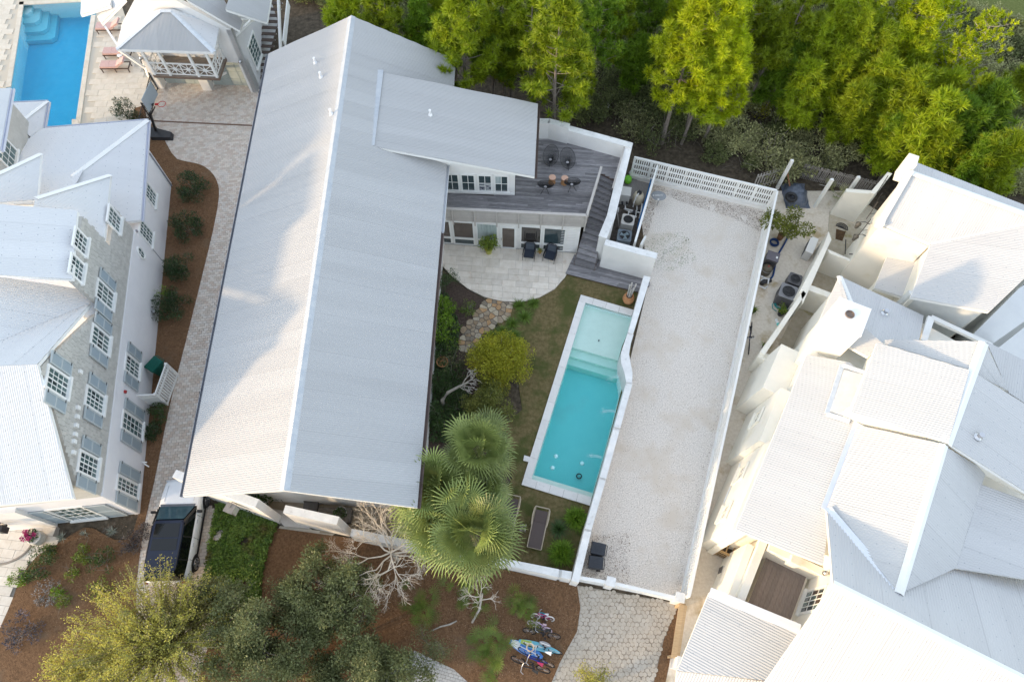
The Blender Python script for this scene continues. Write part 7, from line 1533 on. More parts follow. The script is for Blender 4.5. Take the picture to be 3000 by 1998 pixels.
for k in range(12): an = k * math.pi / 6; nt_.tube([rc_ + Vector((.22 * math.cos(an), .22 * math.sin(an), 0)), rc_ + Vector((.12 * math.cos(an + .4), .12 * math.sin(an + .4), -.4))], .006, 3)
nt_.build('net', whitep, t)
pinkc = mat('pink_floral_cushion', (.50, .30, .27), (.62, .45, .42), scale=14, rough=.9); brn = mat('dark_brown_frame', (.06, .035, .025), rough=.6)
for (u, v, l) in ((345, 204, 'pink cushioned pool lounger nearest the drive fence'), (352, 165, 'pink cushioned pool lounger next to the white side table'), (330, 92, 'pink cushioned pool lounger half under the gallery roof')):
    t = thing('pool_lounger', l, 'sun lounger', P(u, v, .03), R(2), 'pink loungers by the left pool'); ORG[t] = Vector()
    for x in (-.9, 0, .9):
        for y in (-.3, .3): MB().bar((x, y, 0), (x, y, .32), .05, .05).build('leg', brn, t, world=False)
    for y in (-.32, .32): MB().bar((-.95, y, .33), (.95, y, .33), .05, .06).build('side_rail', brn, t, world=False)
    for x in (-.95, .95): MB().bar((x, -.32, .33), (x, .32, .33), .05, .06).build('end_rail', brn, t, world=False)
    for x0, x1 in ((-.93, -.36), (-.35, .2)): MB().box(((x0 + x1) / 2, 0, .43), (x1 - x0, .62, .13)).build('cushion', pinkc, t, world=False)
    MB().hexa([(.21, -.31, .40), (.85, -.31, .78), (.85, .31, .78), (.21, .31, .40)], [(.15, -.31, .52), (.79, -.31, .90), (.79, .31, .90), (.15, .31, .52)]).build('back_cushion', pinkc, t, world=False)
t = thing('side_table', 'small white round table between the pink pool loungers', 'table', P(360, 178, .03)); MB().lathe([(.16, 0), (.1, .2), (.16, .42), (.19, .43), (.19, .46), (.01, .46)], ORG[t], 16).build('table_body', whitep, t)
t = thing('flower_urn', 'pale round urn with magenta flowers beside the entry walk', 'potted plant', P(122, 1580, .04)); c = ORG[t]; MB().lathe([(.18, 0), (.32, .15), (.36, .38), (.30, .58), (.33, .62), (.28, .62), (.02, .52)], c, 20).build('urn_body', mat('speckled_urn', (.46, .44, .40), (.62, .60, .56), scale=12, rough=.8), t, smooth=True)
mb = MB(); leafcloud(mb, c + Vector((-.06, .04, .72)), (.3, .3, .16), 260, .11, random.Random(2)); mb.build('foliage', LEAF['dark'], t); mb = MB(); rr = random.Random(9)
for k in range(11): leafcloud(mb, c + Vector((rr.gauss(-.1, .16), rr.gauss(.06, .16), .84 + rr.random() * .1)), (.08, .08, .06), 46, .06, rr, aspect=.9)
mb.build('flowers', mat('magenta_petal', (.36, .01, .12), (.55, .05, .22), rough=.6, isl=.2), t)
t = thing('entry_lantern', 'black framed lantern hanging at the left entry', 'lantern', P(8, 1545, 1.2)); c = ORG[t]
for sx in (-.15, .15):
    for sy in (-.15, .15): MB().bar(c + Vector((sx, sy, 0)), c + Vector((sx, sy, .5)), .03, .03).build('frame_bar', black, t)
for z in (0, .5): MB().box(c + Vector((0, 0, z)), (.36, .36, .04)).build('frame_plate', black, t)
MB().lathe([(.05, .05), (.06, .25), (.02, .32)], c, 10).build('candle', mat('candle_glow', (.8, .5, .25), rough=.5), t)
# porch pieces
t = thing('porch_planter', 'grey weathered trough with wire hoop and greenery on the porch', 'planter', P(988, 1515, .03)); c = ORG[t]; MB().hexa([c + Vector(p) for p in ((-.75, -.3, 0), (.75, -.3, 0), (.75, .3, 0), (-.75, .3, 0))], [c + Vector(p) for p in ((-.8, -.35, .6), (.8, -.35, .6), (.8, .35, .6), (-.8, .35, .6))]).build('trough', mat('grey_trough', (.10, .09, .08), (.17, .155, .14), scale=6, rough=.9), t); MB().tube([c + Vector((.3 + .28 * math.cos(k * .3), .1 + .28 * math.sin(k * .3), .68)) for k in range(22)], .015, 5).build('wire_hoop', steel, t); mb = MB(); leafcloud(mb, c + Vector((.3, .05, .7)), (.3, .25, .2), 200, .13, random.Random(4)); mb.build('foliage', LEAF['dark'], t)
t = thing('porch_chair', 'low grey angular chair on the tiled porch', 'chair', P(915, 1492, .03)); c = ORG[t]; gch = mat('grey_chair_fabric', (.10, .095, .09), (.14, .13, .125), rough=.9)
MB().hexa([c + Vector(p) for p in ((-.35, -.35, .2), (.35, -.35, .2), (.35, .35, .2), (-.35, .35, .2))], [c + Vector(p) for p in ((-.35, -.35, .42), (.35, -.35, .42), (.35, .35, .38), (-.35, .35, .38))]).build('seat', gch, t); MB().hexa([c + Vector(p) for p in ((-.35, .25, .38), (.35, .25, .38), (.35, .37, .38), (-.35, .37, .38))], [c + Vector(p) for p in ((-.33, .42, .85), (.33, .42, .85), (.33, .5, .85), (-.33, .5, .85))]).build('backrest', gch, t)
for x in (-.3, .3):
    for y in (-.3, .3): MB().bar(c + Vector((x, y, 0)), c + Vector((x, y, .22)), .05, .05).build('leg', black, t)
potted('potted_plant', 'dark leafy plant in a tall white pot under the porch roof', P(775, 1468, .03), mat('white_pot', (.6, .6, .58), rough=.5), .28, .6, '', LEAF['dark'], 420, .22, (.6, .6, .4), seed=21, ch=.5)
potted('potted_palm', 'dark spiky plant in the porch corner beneath the ridge', P(815, 1455, .03), blackpot, .2, .35, '', LEAF['dark'], 90, .7, (.5, .5, .3), blade=True, seed=22)
t = thing('terracotta_bowl', 'wide empty terracotta bowl in the courtyard bed', 'pot', P(1297, 1066, .01)); MB().lathe([(.2, 0), (.3, .22), (.32, .3), (.28, .3), (.24, .1), (.02, .08)], ORG[t], 20).build('bowl', terra, t)
t = thing('utility_stub', 'white utility stub pipe standing in the scrub', 'pipe', P(1781, 318, 0)); MB().bar(ORG[t], ORG[t] + Vector((0, .05, .7)), .12, .12).build('stub', whitep, t); MB().lathe([(.07, .7), (.07, .74), (.01, .74)], ORG[t], 8).build('cap', black, t)
# ============================================================ vegetation
bark_p = mat('grey_pine_bark', (.16, .13, .11), (.26, .225, .20), scale=6, rough=1, bump=.5, bscale=20)
bark_w = mat('bleached_bark', (.30, .27, .235), (.44, .41, .37), scale=6, rough=.95)
L_pine = mat('pine_needle_green', (.20, .29, .010), (.34, .42, .018), scale=.8, rough=.5, isl=.22, var=.22, trans=.35, c3=(.48, .52, .015), s3=.5, m3=.56)
L_piney = mat('pine_needle_yellow', (.31, .41, .008), (.52, .58, .014), scale=.8, rough=.5, isl=.22, var=.12, trans=.35, c3=(.24, .36, .015), s3=.5, m3=.57)
L_pined = mat('pine_needle_dark', (.11, .21, .012), (.20, .32, .020), scale=.8, rough=.5, isl=.25, var=.15, trans=.3)
L_scrub = mat('grey_green_scrub_leaf', (.23, .24, .10), (.42, .42, .21), scale=1.2, rough=.7, isl=.35, var=.3, trans=.2)
L_scrubd = mat('dark_scrub_leaf', (.10, .125, .042), (.20, .225, .085), scale=1.2, rough=.7, isl=.35, var=.25, trans=.2)
L_oak = mat('live_oak_leaf', (.11, .13, .048), (.235, .255, .105), scale=.7, rough=.5, isl=.4, var=.15, trans=.2)
L_oaky = mat('yellow_spring_leaf', (.36, .35, .07), (.72, .66, .14), scale=.9, rough=.5, isl=.3, trans=.35, c3=(.17, .19, .06), s3=.8, m3=.48)
L_palm = mat('palmetto_frond', (.12, .165, .04), (.28, .33, .10), scale=1.5, rough=.45, isl=.42, trans=.1, c3=(.42, .36, .05), s3=.7, m3=.63)
L_saw = mat('saw_palmetto_green', (0.096, 0.160, 0.024), (0.192, 0.256, 0.048), scale=1.5, rough=.45, isl=.25, trans=.25, c3=(.22, .19, .03), s3=1.0, m3=.62)
L_gc = mat('ground_cover_leaf', (.07, .14, .018), (.17, .25, .04), scale=1.2, rough=.5, isl=.4, trans=.2, c3=(.13, .10, .03), s3=.7, m3=.55)
L_gold = mat('golden_shrub_leaf', (.26, .28, .02), (.48, .46, .045), scale=1.6, rough=.5, isl=.3, trans=.35, c3=(.30, .25, .015), s3=1.2, m3=.56)
L_brown = mat('dead_leaf', (.10, .055, .028), (.22, .13, .07), scale=3, rough=.9, isl=.4)
L_twig = mat('grey_twig', (.17, .145, .12), (.28, .25, .215), scale=3, rough=1, var=.2)
rv = random.Random(42)
def link(name, me, loc, rz, sc, label, cat, group, parts):
    """a plant: an Empty with shared-mesh parts"""
    t = thing(name, label, cat, loc, rz, group); t.scale = (sc,) * 3 if not hasattr(sc, '__len__') else sc
    for pn, m_ in parts:
        o = bpy.data.objects.new(pn, m_); COL.objects.link(o); o.parent = t
    return t
def mesh_of(mb, name, m, smooth=False):
    o = mb.build(name, m, None, world=False, smooth=smooth); me = o.data; bpy.data.objects.remove(o); return me
def needles(mb, c, ax, L_, n, rr, w=.026, spread=1.):
    for _ in range(n):
        d = (ax * .55 + Vector((rr.gauss(0, 1), rr.gauss(0, 1), rr.gauss(0, 1))).normalized() * spread).normalized(); s = d.cross(Vector((rr.gauss(0, 1), rr.gauss(0, 1), rr.gauss(0, 1)))).normalized() * w
        l = L_ * rr.uniform(.65, 1.1); p = c + ax * rr.uniform(-.12, .08); k = len(mb.v)
        mb.v += [p - s, p + s, p + d * l]; mb.f.append((k, k + 1, k + 2))
def pine(seed, h, r, lean=(0, 0), dens=1., bare=.3, tl=.40, nn=58):
    rr = random.Random(seed); tk = MB(); cr = MB(); N = 8
    def ax(t): return Vector((lean[0] * t * t + .12 * math.sin(t * 5 + seed), lean[1] * t * t + .12 * math.cos(t * 4 + seed), h * t))
    tk.tube([ax(i / N) for i in range(N + 1)], [.13 * (1 - .85 * i / N) * h / 9 for i in range(N + 1)], 7)
    t = bare
    while t < 1.0:
        f = (t - bare) / (1 - bare); rad = r * (1 - f) ** .65 * (.55 + .45 * min(1, f * 4 + .4)) + .15
        for b in range(rr.choice((3, 4, 4, 5))):
            an = rr.uniform(0, 6.283); L_ = rad * rr.uniform(.55, 1.1); o = ax(t); d = Vector((math.cos(an), math.sin(an), 0))
            pts = [o + d * L_ * q + Vector((0, 0, L_ * (.32 * q + .22 * q * q) - .04 * math.sin(q * 3))) for q in (0, .35, .7, 1)]
            tk.tube(pts, [.03, .02, .013, .008], 4, caps=False)
            for q in (.42, .62, .82, 1.):
                if rr.random() > .88 * dens and q < 1: continue
                k = q * 3; i = min(2, int(k)); p = pts[i].lerp(pts[i + 1], k - i)
                for _ in range(2 if q > .5 else 1):
                    p2 = p + Vector((rr.gauss(0, .22), rr.gauss(0, .22), rr.gauss(.08, .1))) * (1 if q < 1 else .6); tk.tube([p, p2], .006, 3, caps=False)
                    needles(cr, p2, (d * .4 + Vector((rr.gauss(0, .3), rr.gauss(0, .3), .9))).normalized(), tl, nn, rr)
        t += .055 * 9 / h * rr.uniform(.7, 1.2)
    for _ in range(3): needles(cr, ax(1) + Vector((rr.gauss(0, .1), rr.gauss(0, .1), rr.uniform(-.3, .1))), Vector((0, 0, 1)), tl, nn, rr)
    return tk, cr
PP = []
for i, (h, r, dn, ba) in enumerate(((9, 2.0, 1.1, .34), (8, 1.7, 1.1, .3), (7, 1.5, .8, .4), (5, 1.15, 1.2, .22))):
    tk, cr = pine(100 + i, h, r, (.3 * (-1) ** i, .2), dn, ba); tm_ = mesh_of(tk, 'pine_trunk', bark_p); PP.append((h, tm_, [mesh_of(cr, 'pine_crown', m_) for m_ in (L_pine, L_piney, L_pined)]))
sp_k, sp_c = pine(300, 8, 2.1, (1.2, .9), .7, .42, .2, 40); SPT, SPC = mesh_of(sp_k, 'leaning_trunk', bark_w), mesh_of(sp_c, 'leaning_crown', L_piney)
pines = [  # crown top in the picture, prototype, colour, scale, words
    (985, -40, 1, 0, 1., 'light green pine peeping over the upper end of the main roof'), (1110, -30, 0, 0, .95, 'slender green pine behind the ridge of the main roof'), (1350, -10, 0, 0, 1.1, 'bright green pine above the shed roofed wing'),
    (1440, 40, 1, 2, .9, 'darker pine between the wing pine and the tall pine'), (1560, -30, 0, 0, 1.05, 'full green pine left of the tallest pine'), (1645, 20, 0, 0, 1.2, 'tallest green pine leaning toward the roof deck'), (1760, -40, 0, 2, 1., 'dark pine at the top edge behind the tallest pine'), (1700, 110, 1, 0, .85, 'green pine standing just above the roof deck'), (1880, 110, 3, 2, 1., 'small dark pine alone in the clearing'), (1930, -40, 1, 2, .9, 'shaded pine right of the clearing at the top edge'),
    (2060, 20, 0, 1, 1.15, 'large yellow green pine above the back lattice fence'), (2140, -30, 0, 1, 1.2, 'tall yellow green pine behind the large one'), (2170, 110, 1, 1, 1.05, 'lower yellow green pine in front of the tall pair'), (2090, 150, 1, 0, .95, 'green pine at the foot of the yellow green pair'), (2330, 140, 3, 2, 1.1, 'young dark pine left of the scrub gap'), (2420, 60, 2, 0, 1., 'thin green pine over grey scrub at the top'), (2500, 150, 3, 0, 1.2, 'young upright pine in the middle of the right wood'),
    (2540, 40, 2, 0, 1.1, 'loose green pine left of the leaning trees'), (2480, -20, 2, 0, 1.0, 'sparse pine at the top edge of the right wood'), (2620, 200, 3, 0, 1.25, 'bushy young pine above the pale dead bush'), (2690, 240, 3, 0, 1.3, 'rich green young pine right of the dead bush'), (2750, 300, 3, 0, 1.35, 'large young pine nearest the right house roof'), (2830, 290, 3, 2, 1.25, 'dark young pine behind the north roof'), (2890, 330, 3, 2, 1.2, 'dark young pine at the right of the north roof'), (2950, 290, 3, 2, 1.3, 'pointed young pine near the right edge'), (2980, 400, 3, 0, 1.3, 'green pine at the right edge above the roof'), (2930, 440, 3, 2, 1.1, 'low dark pine behind the roof corner'), (2570, 130, 3, 2, 1.1, 'young shaded pine under the loose pine'), (2640, 130, 3, 2, 1.0, 'small shaded pine below the leaning trunks'), (2250, 30, 2, 2, .9, 'thin dark pine in the shaded gap at the top'), (1230, 20, 1, 2, .9, 'dark pine left of the wing pine'), (2760, 180, 3, 0, 1.0, 'short pine below the yellow leaning tree'), (2990, 210, 3, 0, 1.1, 'green pine at the right edge below the field')]
for u, v, k, c, s, lb in pines:
    h, tm_, cms = PP[k]; p = P(u, v, h * s * .97); link('pine_tree', None, (p.x, p.y, -.03), rv.uniform(0, 6.28), s, lb, 'pine tree', 'pines in the wood behind the houses', (('trunk', tm_), ('crown', cms[c])))
for u, v, k, c, s in ((1290, -20, 1, 0, .9), (1480, -40, 0, 0, 1.), (1500, 70, 1, 0, .8), (1830, -30, 1, 0, .9), (2010, -20, 1, 1, .9), (2220, -30, 0, 0, 1.), (2300, 60, 2, 0, 1.), (2370, -30, 0, 0, 1.), (2450, 110, 3, 0, 1.2), (2560, -40, 0, 0, 1.), (2600, 80, 1, 0, .9), (2720, 130, 1, 0, .8), (2810, 220, 3, 0, 1.2), (2400, 200, 3, 0, 1.1), (2540, 250, 3, 0, 1.1), (2870, 250, 3, 0, 1.2), (2740, -20, 0, 1, 1.), (2640, 330, 3, 2, .9), (2800, 380, 3, 0, 1.1)):
    h, tm_, cms = PP[k]; p = P(u, v, h * s * .97); link('pine_tree', None, (p.x, p.y, -.03), rv.uniform(0, 6.28), s, 'background pine partly hidden among the other pines of the wood', 'pine tree', 'background pines of the wood', (('trunk', tm_), ('crown', cms[c])))
for u, v, rz, s, lb in ((2660, 20, .2, 1., 'leaning yellow tree with bleached trunk at the top right'), (2800, 60, .5, .95, 'yellow leaning tree in the middle of the field edge'), (2910, 90, .3, 1.0, 'brightest yellow leaning tree next to the green field'), (2870, 160, 1.0, .85, 'lower yellow leaning tree with two pale stems')):
    p = P(u, v, 7.2 * s); link('leaning_tree', None, (p.x - .9, p.y - .7, -.03), rz, s, lb, 'tree', 'leaning yellow trees at the field edge', (('trunk', SPT), ('crown', SPC)))
# ---- scrub
def shrub(seed, r, h, n, size, clumps, twigs=8, aspect=.45):
    rr = random.Random(seed); lf_ = MB(); tw = MB()
    for k in range(clumps):
        an = rr.uniform(0, 6.283); q = math.sqrt(rr.random()) * r * .8; c = Vector((q * math.cos(an), q * math.sin(an), h * rr.uniform(.35, .85) * (1 - .45 * (q / r) ** 2)))
        leafcloud(lf_, c, (r * rr.uniform(.22, .38), r * rr.uniform(.22, .38), h * rr.uniform(.15, .28)), n // clumps, size, rr, aspect)
        if k < twigs: tw.tube([(c.x * .15, c.y * .15, 0), (c.x * .6, c.y * .6, c.z * .6), c, c + Vector((rr.gauss(0, .2), rr.gauss(0, .2), .25))], [.02, .014, .009, .003], 4, caps=False)
    return tw, lf_
SH = []
for i, (r, h, n, s_, cl) in enumerate(((1.0, 1.1, 2200, .13, 24), (1.3, 1.4, 2800, .12, 30), (.8, .8, 1500, .13, 18), (1.1, 1.2, 1100, .11, 18))):
    tw, lf_ = shrub(500 + i, r, h, n, s_, cl, 14); SH.append((mesh_of(tw, 'scrub_stem', L_twig), [mesh_of(lf_, 'scrub_foliage', m_) for m_ in (L_scrub, L_scrubd, L_gold)]))
rs = random.Random(77); wood = [(700, -60), (1336, 120), (1560, 300), (1870, 420), (2250, 530), (2400, 500), (2560, 560), (2680, 440), (3100, 600), (3100, 150), (2850, 40), (2780, -80)]
wg_ = G(wood); sxs = [p[0] for p in wg_]; sys_ = [p[1] for p in wg_]; cnt = 0; placed = []
for _ in range(9000):
    if cnt >= 290: break
    x, y = rs.uniform(min(sxs), max(sxs)), rs.uniform(min(sys_), max(sys_)); u, v = proj((x, y, .6))
    if not inpoly(x, y, wg_) or not (-40 < u < 3040 and -60 < v < 640): continue
    if u < 1345 and v > 190 * (u - 700) / 640 - 40 + 60: continue
    if 780 < u < 1340 and v > 40 + (abs(u - 1030) * .42): continue
    if 1330 < u < 1600 and v > 215: continue
    if 1560 < u < 1900 and v > 285 + (u - 1560) * .42 - 25: continue
    if 1850 < u < 2270 and v > 425 + (u - 1850) * .26: continue
    if 2200 < u < 2560 and v > 505 + (u - 2330) * .2: continue
    if u > 2550 and v > 470 + max(0, (u - 2650)) * .36: continue
    dns = .45 if (1700 < u < 2100 and v > 240) else (.6 if u < 1700 else 1.)
    if rs.random() > dns: continue
    if any((x - a) ** 2 + (y - b) ** 2 < 1.1 for a, b in placed): continue
    placed.append((x, y)); k = rs.choice((0, 1, 2, 3)); right = u > 2150
    ci = (0 if rs.random() < .62 else 1) if right else (1 if rs.random() < .72 else 0)
    if rs.random() < .03 and right: ci = 2
    s = rs.uniform(.85, 1.55); tw, fo = SH[k]
    link('scrub_bush', None, (x, y, -.03), rs.uniform(0, 6.28), s, ('grey green scrub bush in the thicket behind the houses', 'dark scrub bush in the thicket behind the houses', 'bright golden scrub bush in the thicket behind the houses')[ci], 'bush', ('grey green scrub bushes', 'dark scrub bushes', 'golden scrub bushes')[ci], (('stems', tw), ('foliage', fo[ci]))); cnt += 1
# bare brush, fallen litter and twigs in the wood: one mass
mb = MB(); rr = random.Random(5)
for _ in range(5200):
    x, y = rr.uniform(min(sxs), max(sxs)), rr.uniform(min(sys_), max(sys_)); u, v = proj((x, y, 0))
    if not (-40 < u < 3040 and -60 < v < 600) or not inpoly(x, y, wg_): continue
    l = rr.uniform(.4, 1.5); d = Vector((rr.gauss(0, 1), rr.gauss(0, 1), rr.uniform(.1, 1.3))).normalized() * l; p = Vector((x, y, -.02)); s = Vector((-d.y, d.x, 0)).normalized() * rr.uniform(.006, .014); k = len(mb.v); m_ = p + d * .5 + Vector((rr.gauss(0, .08), rr.gauss(0, .08), .05))
    mb.v += [p - s, p + s, m_ + s * .7, m_ - s * .7, p + d]; mb.f += [(k, k + 1, k + 2, k + 3), (k + 3, k + 2, k + 4)]
o = mb.build('brushwood', L_twig); tag(o, 'tangle of bare grey brush covering the floor of the wood', 'brushwood', kind='stuff')
# dead pale bush
mb = MB(); rr = random.Random(6)
def branch(mb, p, d, L_, r, depth, rr, up=.05, split=(2, 3), tips=None, kink=.3, sh=.68):
    q = p + d * L_; mid = p.lerp(q, .5) + Vector((rr.gauss(0, .05), rr.gauss(0, .05), rr.gauss(0, .05))) * L_; mb.tube([p, mid, q], [r, r * .85, r * .7], 5 if r > .02 else 3, caps=False)
    if depth == 0:
        if tips is not None: tips.append((q, d))
        return
    for _ in range(rr.randint(*split)):
        nd = (d + Vector((rr.gauss(0, kink), rr.gauss(0, kink), rr.gauss(up, kink))) * 1.6).normalized(); branch(mb, q if rr.random() < .7 else mid, nd, L_ * rr.uniform(sh - .14, sh + .16), r * .66, depth - 1, rr, up, split, tips, kink, sh)
for k in range(7): branch(mb, Vector((0, 0, 0)), Vector((rr.gauss(0, .4), rr.gauss(0, .4), 1)).normalized(), .6, .02, 4, rr)
t = thing('dead_bush', 'bleached dead bush of fine pale twigs among the young pines', 'bush', P(2605, 400, 0)); o = mb.build('twigs', mat('bleached_twig', (.36, .33, .27), (.46, .43, .36), rough=1), t, world=False)
# ---- bare winter trees in front
bare_m = mat('bare_branch', (.60, .52, .42), (.78, .70, .60), scale=4, rough=.95)
def bare(label, base, h0, seeds, depth, L0, r0, n0, lean=(0, 0), up=.05, kink=.3):
    rr = random.Random(seeds); b = P(*base, 0); t = thing('bare_tree', label, 'tree', b); tk = MB(); br = MB(); top = Vector((lean[0], lean[1], h0)); tk.tube([(0, 0, 0), top * .5 + Vector((.1, -.05, 0)), top], [r0 * 1.3, r0 * 1.1, r0 * .9], 8, caps=False); tk.build('trunk', bark_w, t, world=False)
    for k in range(n0): an = k * 6.283 / n0 + rr.gauss(0, .2); branch(br, top * rr.uniform(.75, 1), Vector((math.cos(an), math.sin(an), rr.uniform(.2, .9))).normalized(), L0 * rr.uniform(.7, 1.1), r0 * .55, depth, rr, up, (2, 3), None, kink, .72)
    br.build('branches', bare_m, t, world=False)
bare('pale leafless tree with dense bare twigs before the porch', (1165, 1640), 2.2, 3, 6, 1.05, .075, 11, kink=.3)
bare('thin leafless sapling with white trunk in the front mulch bed', (1383, 1823), 1.5, 8, 5, .5, .045, 4, lean=(.5, 1.1), up=.12)
tag(MB().tube([P(1262, 1848, .05), P(1290, 1835, .12), P(1318, 1828, .06), P(1338, 1818, .08)], [.02, .035, .04, .03], 6).build('fallen_limb', bark_w), 'bleached fallen limb lying on the front mulch', 'branch')
# twisted trunk in the courtyard bed
t = thing('twisted_tree', 'twisted grey trunk with dead limbs in the courtyard bed', 'tree', P(1300, 1190, 0)); mb = MB(); mb.tube([P(1298, 1188, 0), P(1296, 1172, .8), P(1312, 1150, 1.4), P(1345, 1132, 1.9), P(1368, 1122, 2.2)], [.11, .1, .085, .06, .04], 8); mb.build('trunk', bark_w, t); br = MB(); rr = random.Random(12)
for k in range(6): branch(br, P(1345 + 4 * k, 1132 - 2 * k, 1.9 + .05 * k), Vector((.8, rr.gauss(0, .5), .4)).normalized(), .4, .03, 3, rr)
br.build('dead_limbs', bark_w, t)
# ---- oaks in front
def oak(label, name, ctr, h, r, seed, lm, n, size, ntr=3, depth=4, group='oaks along the front', cat='tree', barkm=bark_p, fill=1., spread=.5, tw=None):
    rr = random.Random(seed); b = P(*ctr, h * .75); b.z = 0; t = thing(name, label, cat, b, group=group); tk = MB(); tips = []
    for k in range(ntr):
        an = k * 6.283 / ntr + rr.random(); branch(tk, Vector((0, 0, 0)), Vector((math.cos(an) * spread, math.sin(an) * spread, 1)).normalized(), h * .32, .07 * h / 5, depth, rr, .06, (2, 3), tips, .34, .74)
    rmax = max(math.hypot(q.x, q.y) for q, _ in tips); zmax = max(q.z for q, _ in tips); fx, fz = r / rmax, h / zmax
    tk.v = [Vector((v.x * fx, v.y * fx, v.z * fz)) for v in tk.v]; tk.build('trunk', barkm, t, world=False)
    lf_ = MB(); per = max(4, n // len(tips))
    for q, d in tips:
        c = Vector((q.x * fx, q.y * fx, q.z * fz)); leafcloud(lf_, c, (.42 * fill, .42 * fill, .28 * fill), per, size, rr, .5, .3, .1)
    lf_.build('crown', lm, t, world=False); return t
oak('broad live oak with dark fine leaves before the porch walls', 'live_oak', (915, 1690), 4.0, 2.5, 1, L_oak, 21000, .115); oak('live oak in the middle of the front mulch bed', 'live_oak', (990, 1860), 3.8, 2.0, 2, L_oak, 15000, .115)
oak('soft grey green oak right of the yellow tree', 'live_oak', (780, 1830), 4.4, 2.2, 3, mat('soft_oak_leaf', (.13, .155, .06), (.23, .25, .11), scale=.8, rough=.6, isl=.35, trans=.25), 17000, .11); oak('dark oak at the bottom edge beside the brick walk', 'live_oak', (1120, 1950), 3.8, 1.9, 4, L_oak, 14000, .115); oak('dark oak at the bottom edge left of the garden path', 'live_oak', (720, 1990), 4.2, 2.0, 5, L_oak, 14000, .115); oak('low oak overhanging the lower end of the mulch bed', 'live_oak', (900, 1985), 3.4, 1.7, 6, L_oak, 12000, .115)
oak('spreading oak filling the gap between path and bare tree', 'live_oak', (880, 1770), 3.4, 1.9, 10, L_oak, 13000, .11); oak('oak at the bottom edge between the paths', 'live_oak', (990, 1995), 3.2, 1.6, 11, MATS['soft_oak_leaf'], 10000, .11); oak('small oak sprig spreading over the mulch near the fallen limb', 'live_oak', (1260, 1880), 2.0, .85, 7, L_oak, 1700, .08, depth=3); oak('oak over the edge of the ground cover before the drive', 'live_oak', (640, 1780), 3.6, 1.5, 9, MATS['soft_oak_leaf'], 9000, .10)
# yellow flowering-leaf tree at the lower left: long shoots
def shooty(label, ctr, h, r, seed, n_sh, lm, n_l):
    rr = random.Random(seed); b = P(*ctr, h * .8); b.z = 0; t = thing('yellow_tree', label, 'tree', b, group='yellow budding trees at the lower left'); tk = MB(); lf_ = MB()
    for k in range(n_sh):
        an = rr.uniform(0, 6.283); q = math.sqrt(rr.random()); tip = Vector((math.cos(an) * r * q, math.sin(an) * r * q, h * (1 - .35 * q * q) * rr.uniform(.8, 1.05))); base_ = Vector((tip.x * .25, tip.y * .25, h * .35)); m_ = base_.lerp(tip, .5) + Vector((rr.gauss(0, .15), rr.gauss(0, .15), rr.gauss(.1, .1)))
        if k % 6 == 0: tk.tube([(0, 0, 0), base_ * .6, base_], [.08, .06, .03], 5, caps=False)
        tk.tube([base_, m_, tip], [.022, .014, .005], 4, caps=False)
        for j in range(n_l):
            f = rr.uniform(.25, 1); p = base_.lerp(m_, f * 2) if f < .5 else m_.lerp(tip, f * 2 - 1); off = Vector((rr.gauss(0, 1), rr.gauss(0, 1), rr.gauss(.3, 1))).normalized() * rr.uniform(.02, .17); side = off.cross(Vector((rr.gauss(0, 1), rr.gauss(0, 1), rr.gauss(0, 1)))).normalized() * .026; kx = len(lf_.v); L_ = rr.uniform(.05, .10); e = p + off; dd = off.normalized() * L_
            lf_.v += [e, e + dd * .5 + side, e + dd, e + dd * .5 - side]; lf_.f.append((kx, kx + 1, kx + 2, kx + 3))
    tk.build('branches', mat('tan_shoot', (.28, .23, .12), (.38, .32, .18), rough=.9), t, world=False); lf_.build('crown', lm, t, world=False)
shooty('large yellow budding tree filling the lower left corner', (400, 1880), 4.6, 3.7, 21, 330, L_oaky, 95); shooty('smaller olive and yellow tree behind the parked car', (525, 1800), 3.4, 1.9, 22, 150, mat('olive_bud_leaf', (0.150, 0.150, 0.053), (0.285, 0.255, 0.090), scale=1, rough=.6, isl=.35, trans=.3), 70); shooty('yellow sprigs reaching up at the bottom edge of the apron', (1740, 2010), 1.6, 1.1, 23, 60, L_oaky, 40); shooty('pale yellow tree at the bottom edge beside the large one', (230, 1975), 3.6, 2.2, 24, 150, L_oaky, 85)
# ---- cabbage palms
def fan(mb, o, d, L_, n, rr, droop=.35, wd=.02):
    d = d.normalized(); s = d.cross(Vector((0, 0, 1))); s = s.normalized() if s.length > .1 else Vector((1, 0, 0)); u = s.cross(d).normalized()
    for i in range(n):
        a = (i / (n - 1) - .5) * R(290); f = (d * math.cos(a) + s * math.sin(a) + u * .12 * abs(math.sin(a))).normalized(); l = L_ * (.72 + .28 * math.cos(a)) * rr.uniform(.85, 1.08); w = wd; side = f.cross(u).normalized() * w; k = len(mb.v); c0 = k if i == 0 else c0
        dr = Vector((0, 0, -droop)); p1, p2, p3 = o + f * l * .45, o + f * l * .8 + dr * l * .28, o + f * l * .97 + dr * l * .8
        if i == 0: mb.v.append(o); k += 1
        mb.v += [p1 + side, p1 - side, p2 + side * .7, p2 - side * .7, p3]; mb.f += [(c0, k, k + 1), (k + 1, k, k + 2, k + 3), (k + 3, k + 2, k + 4)]
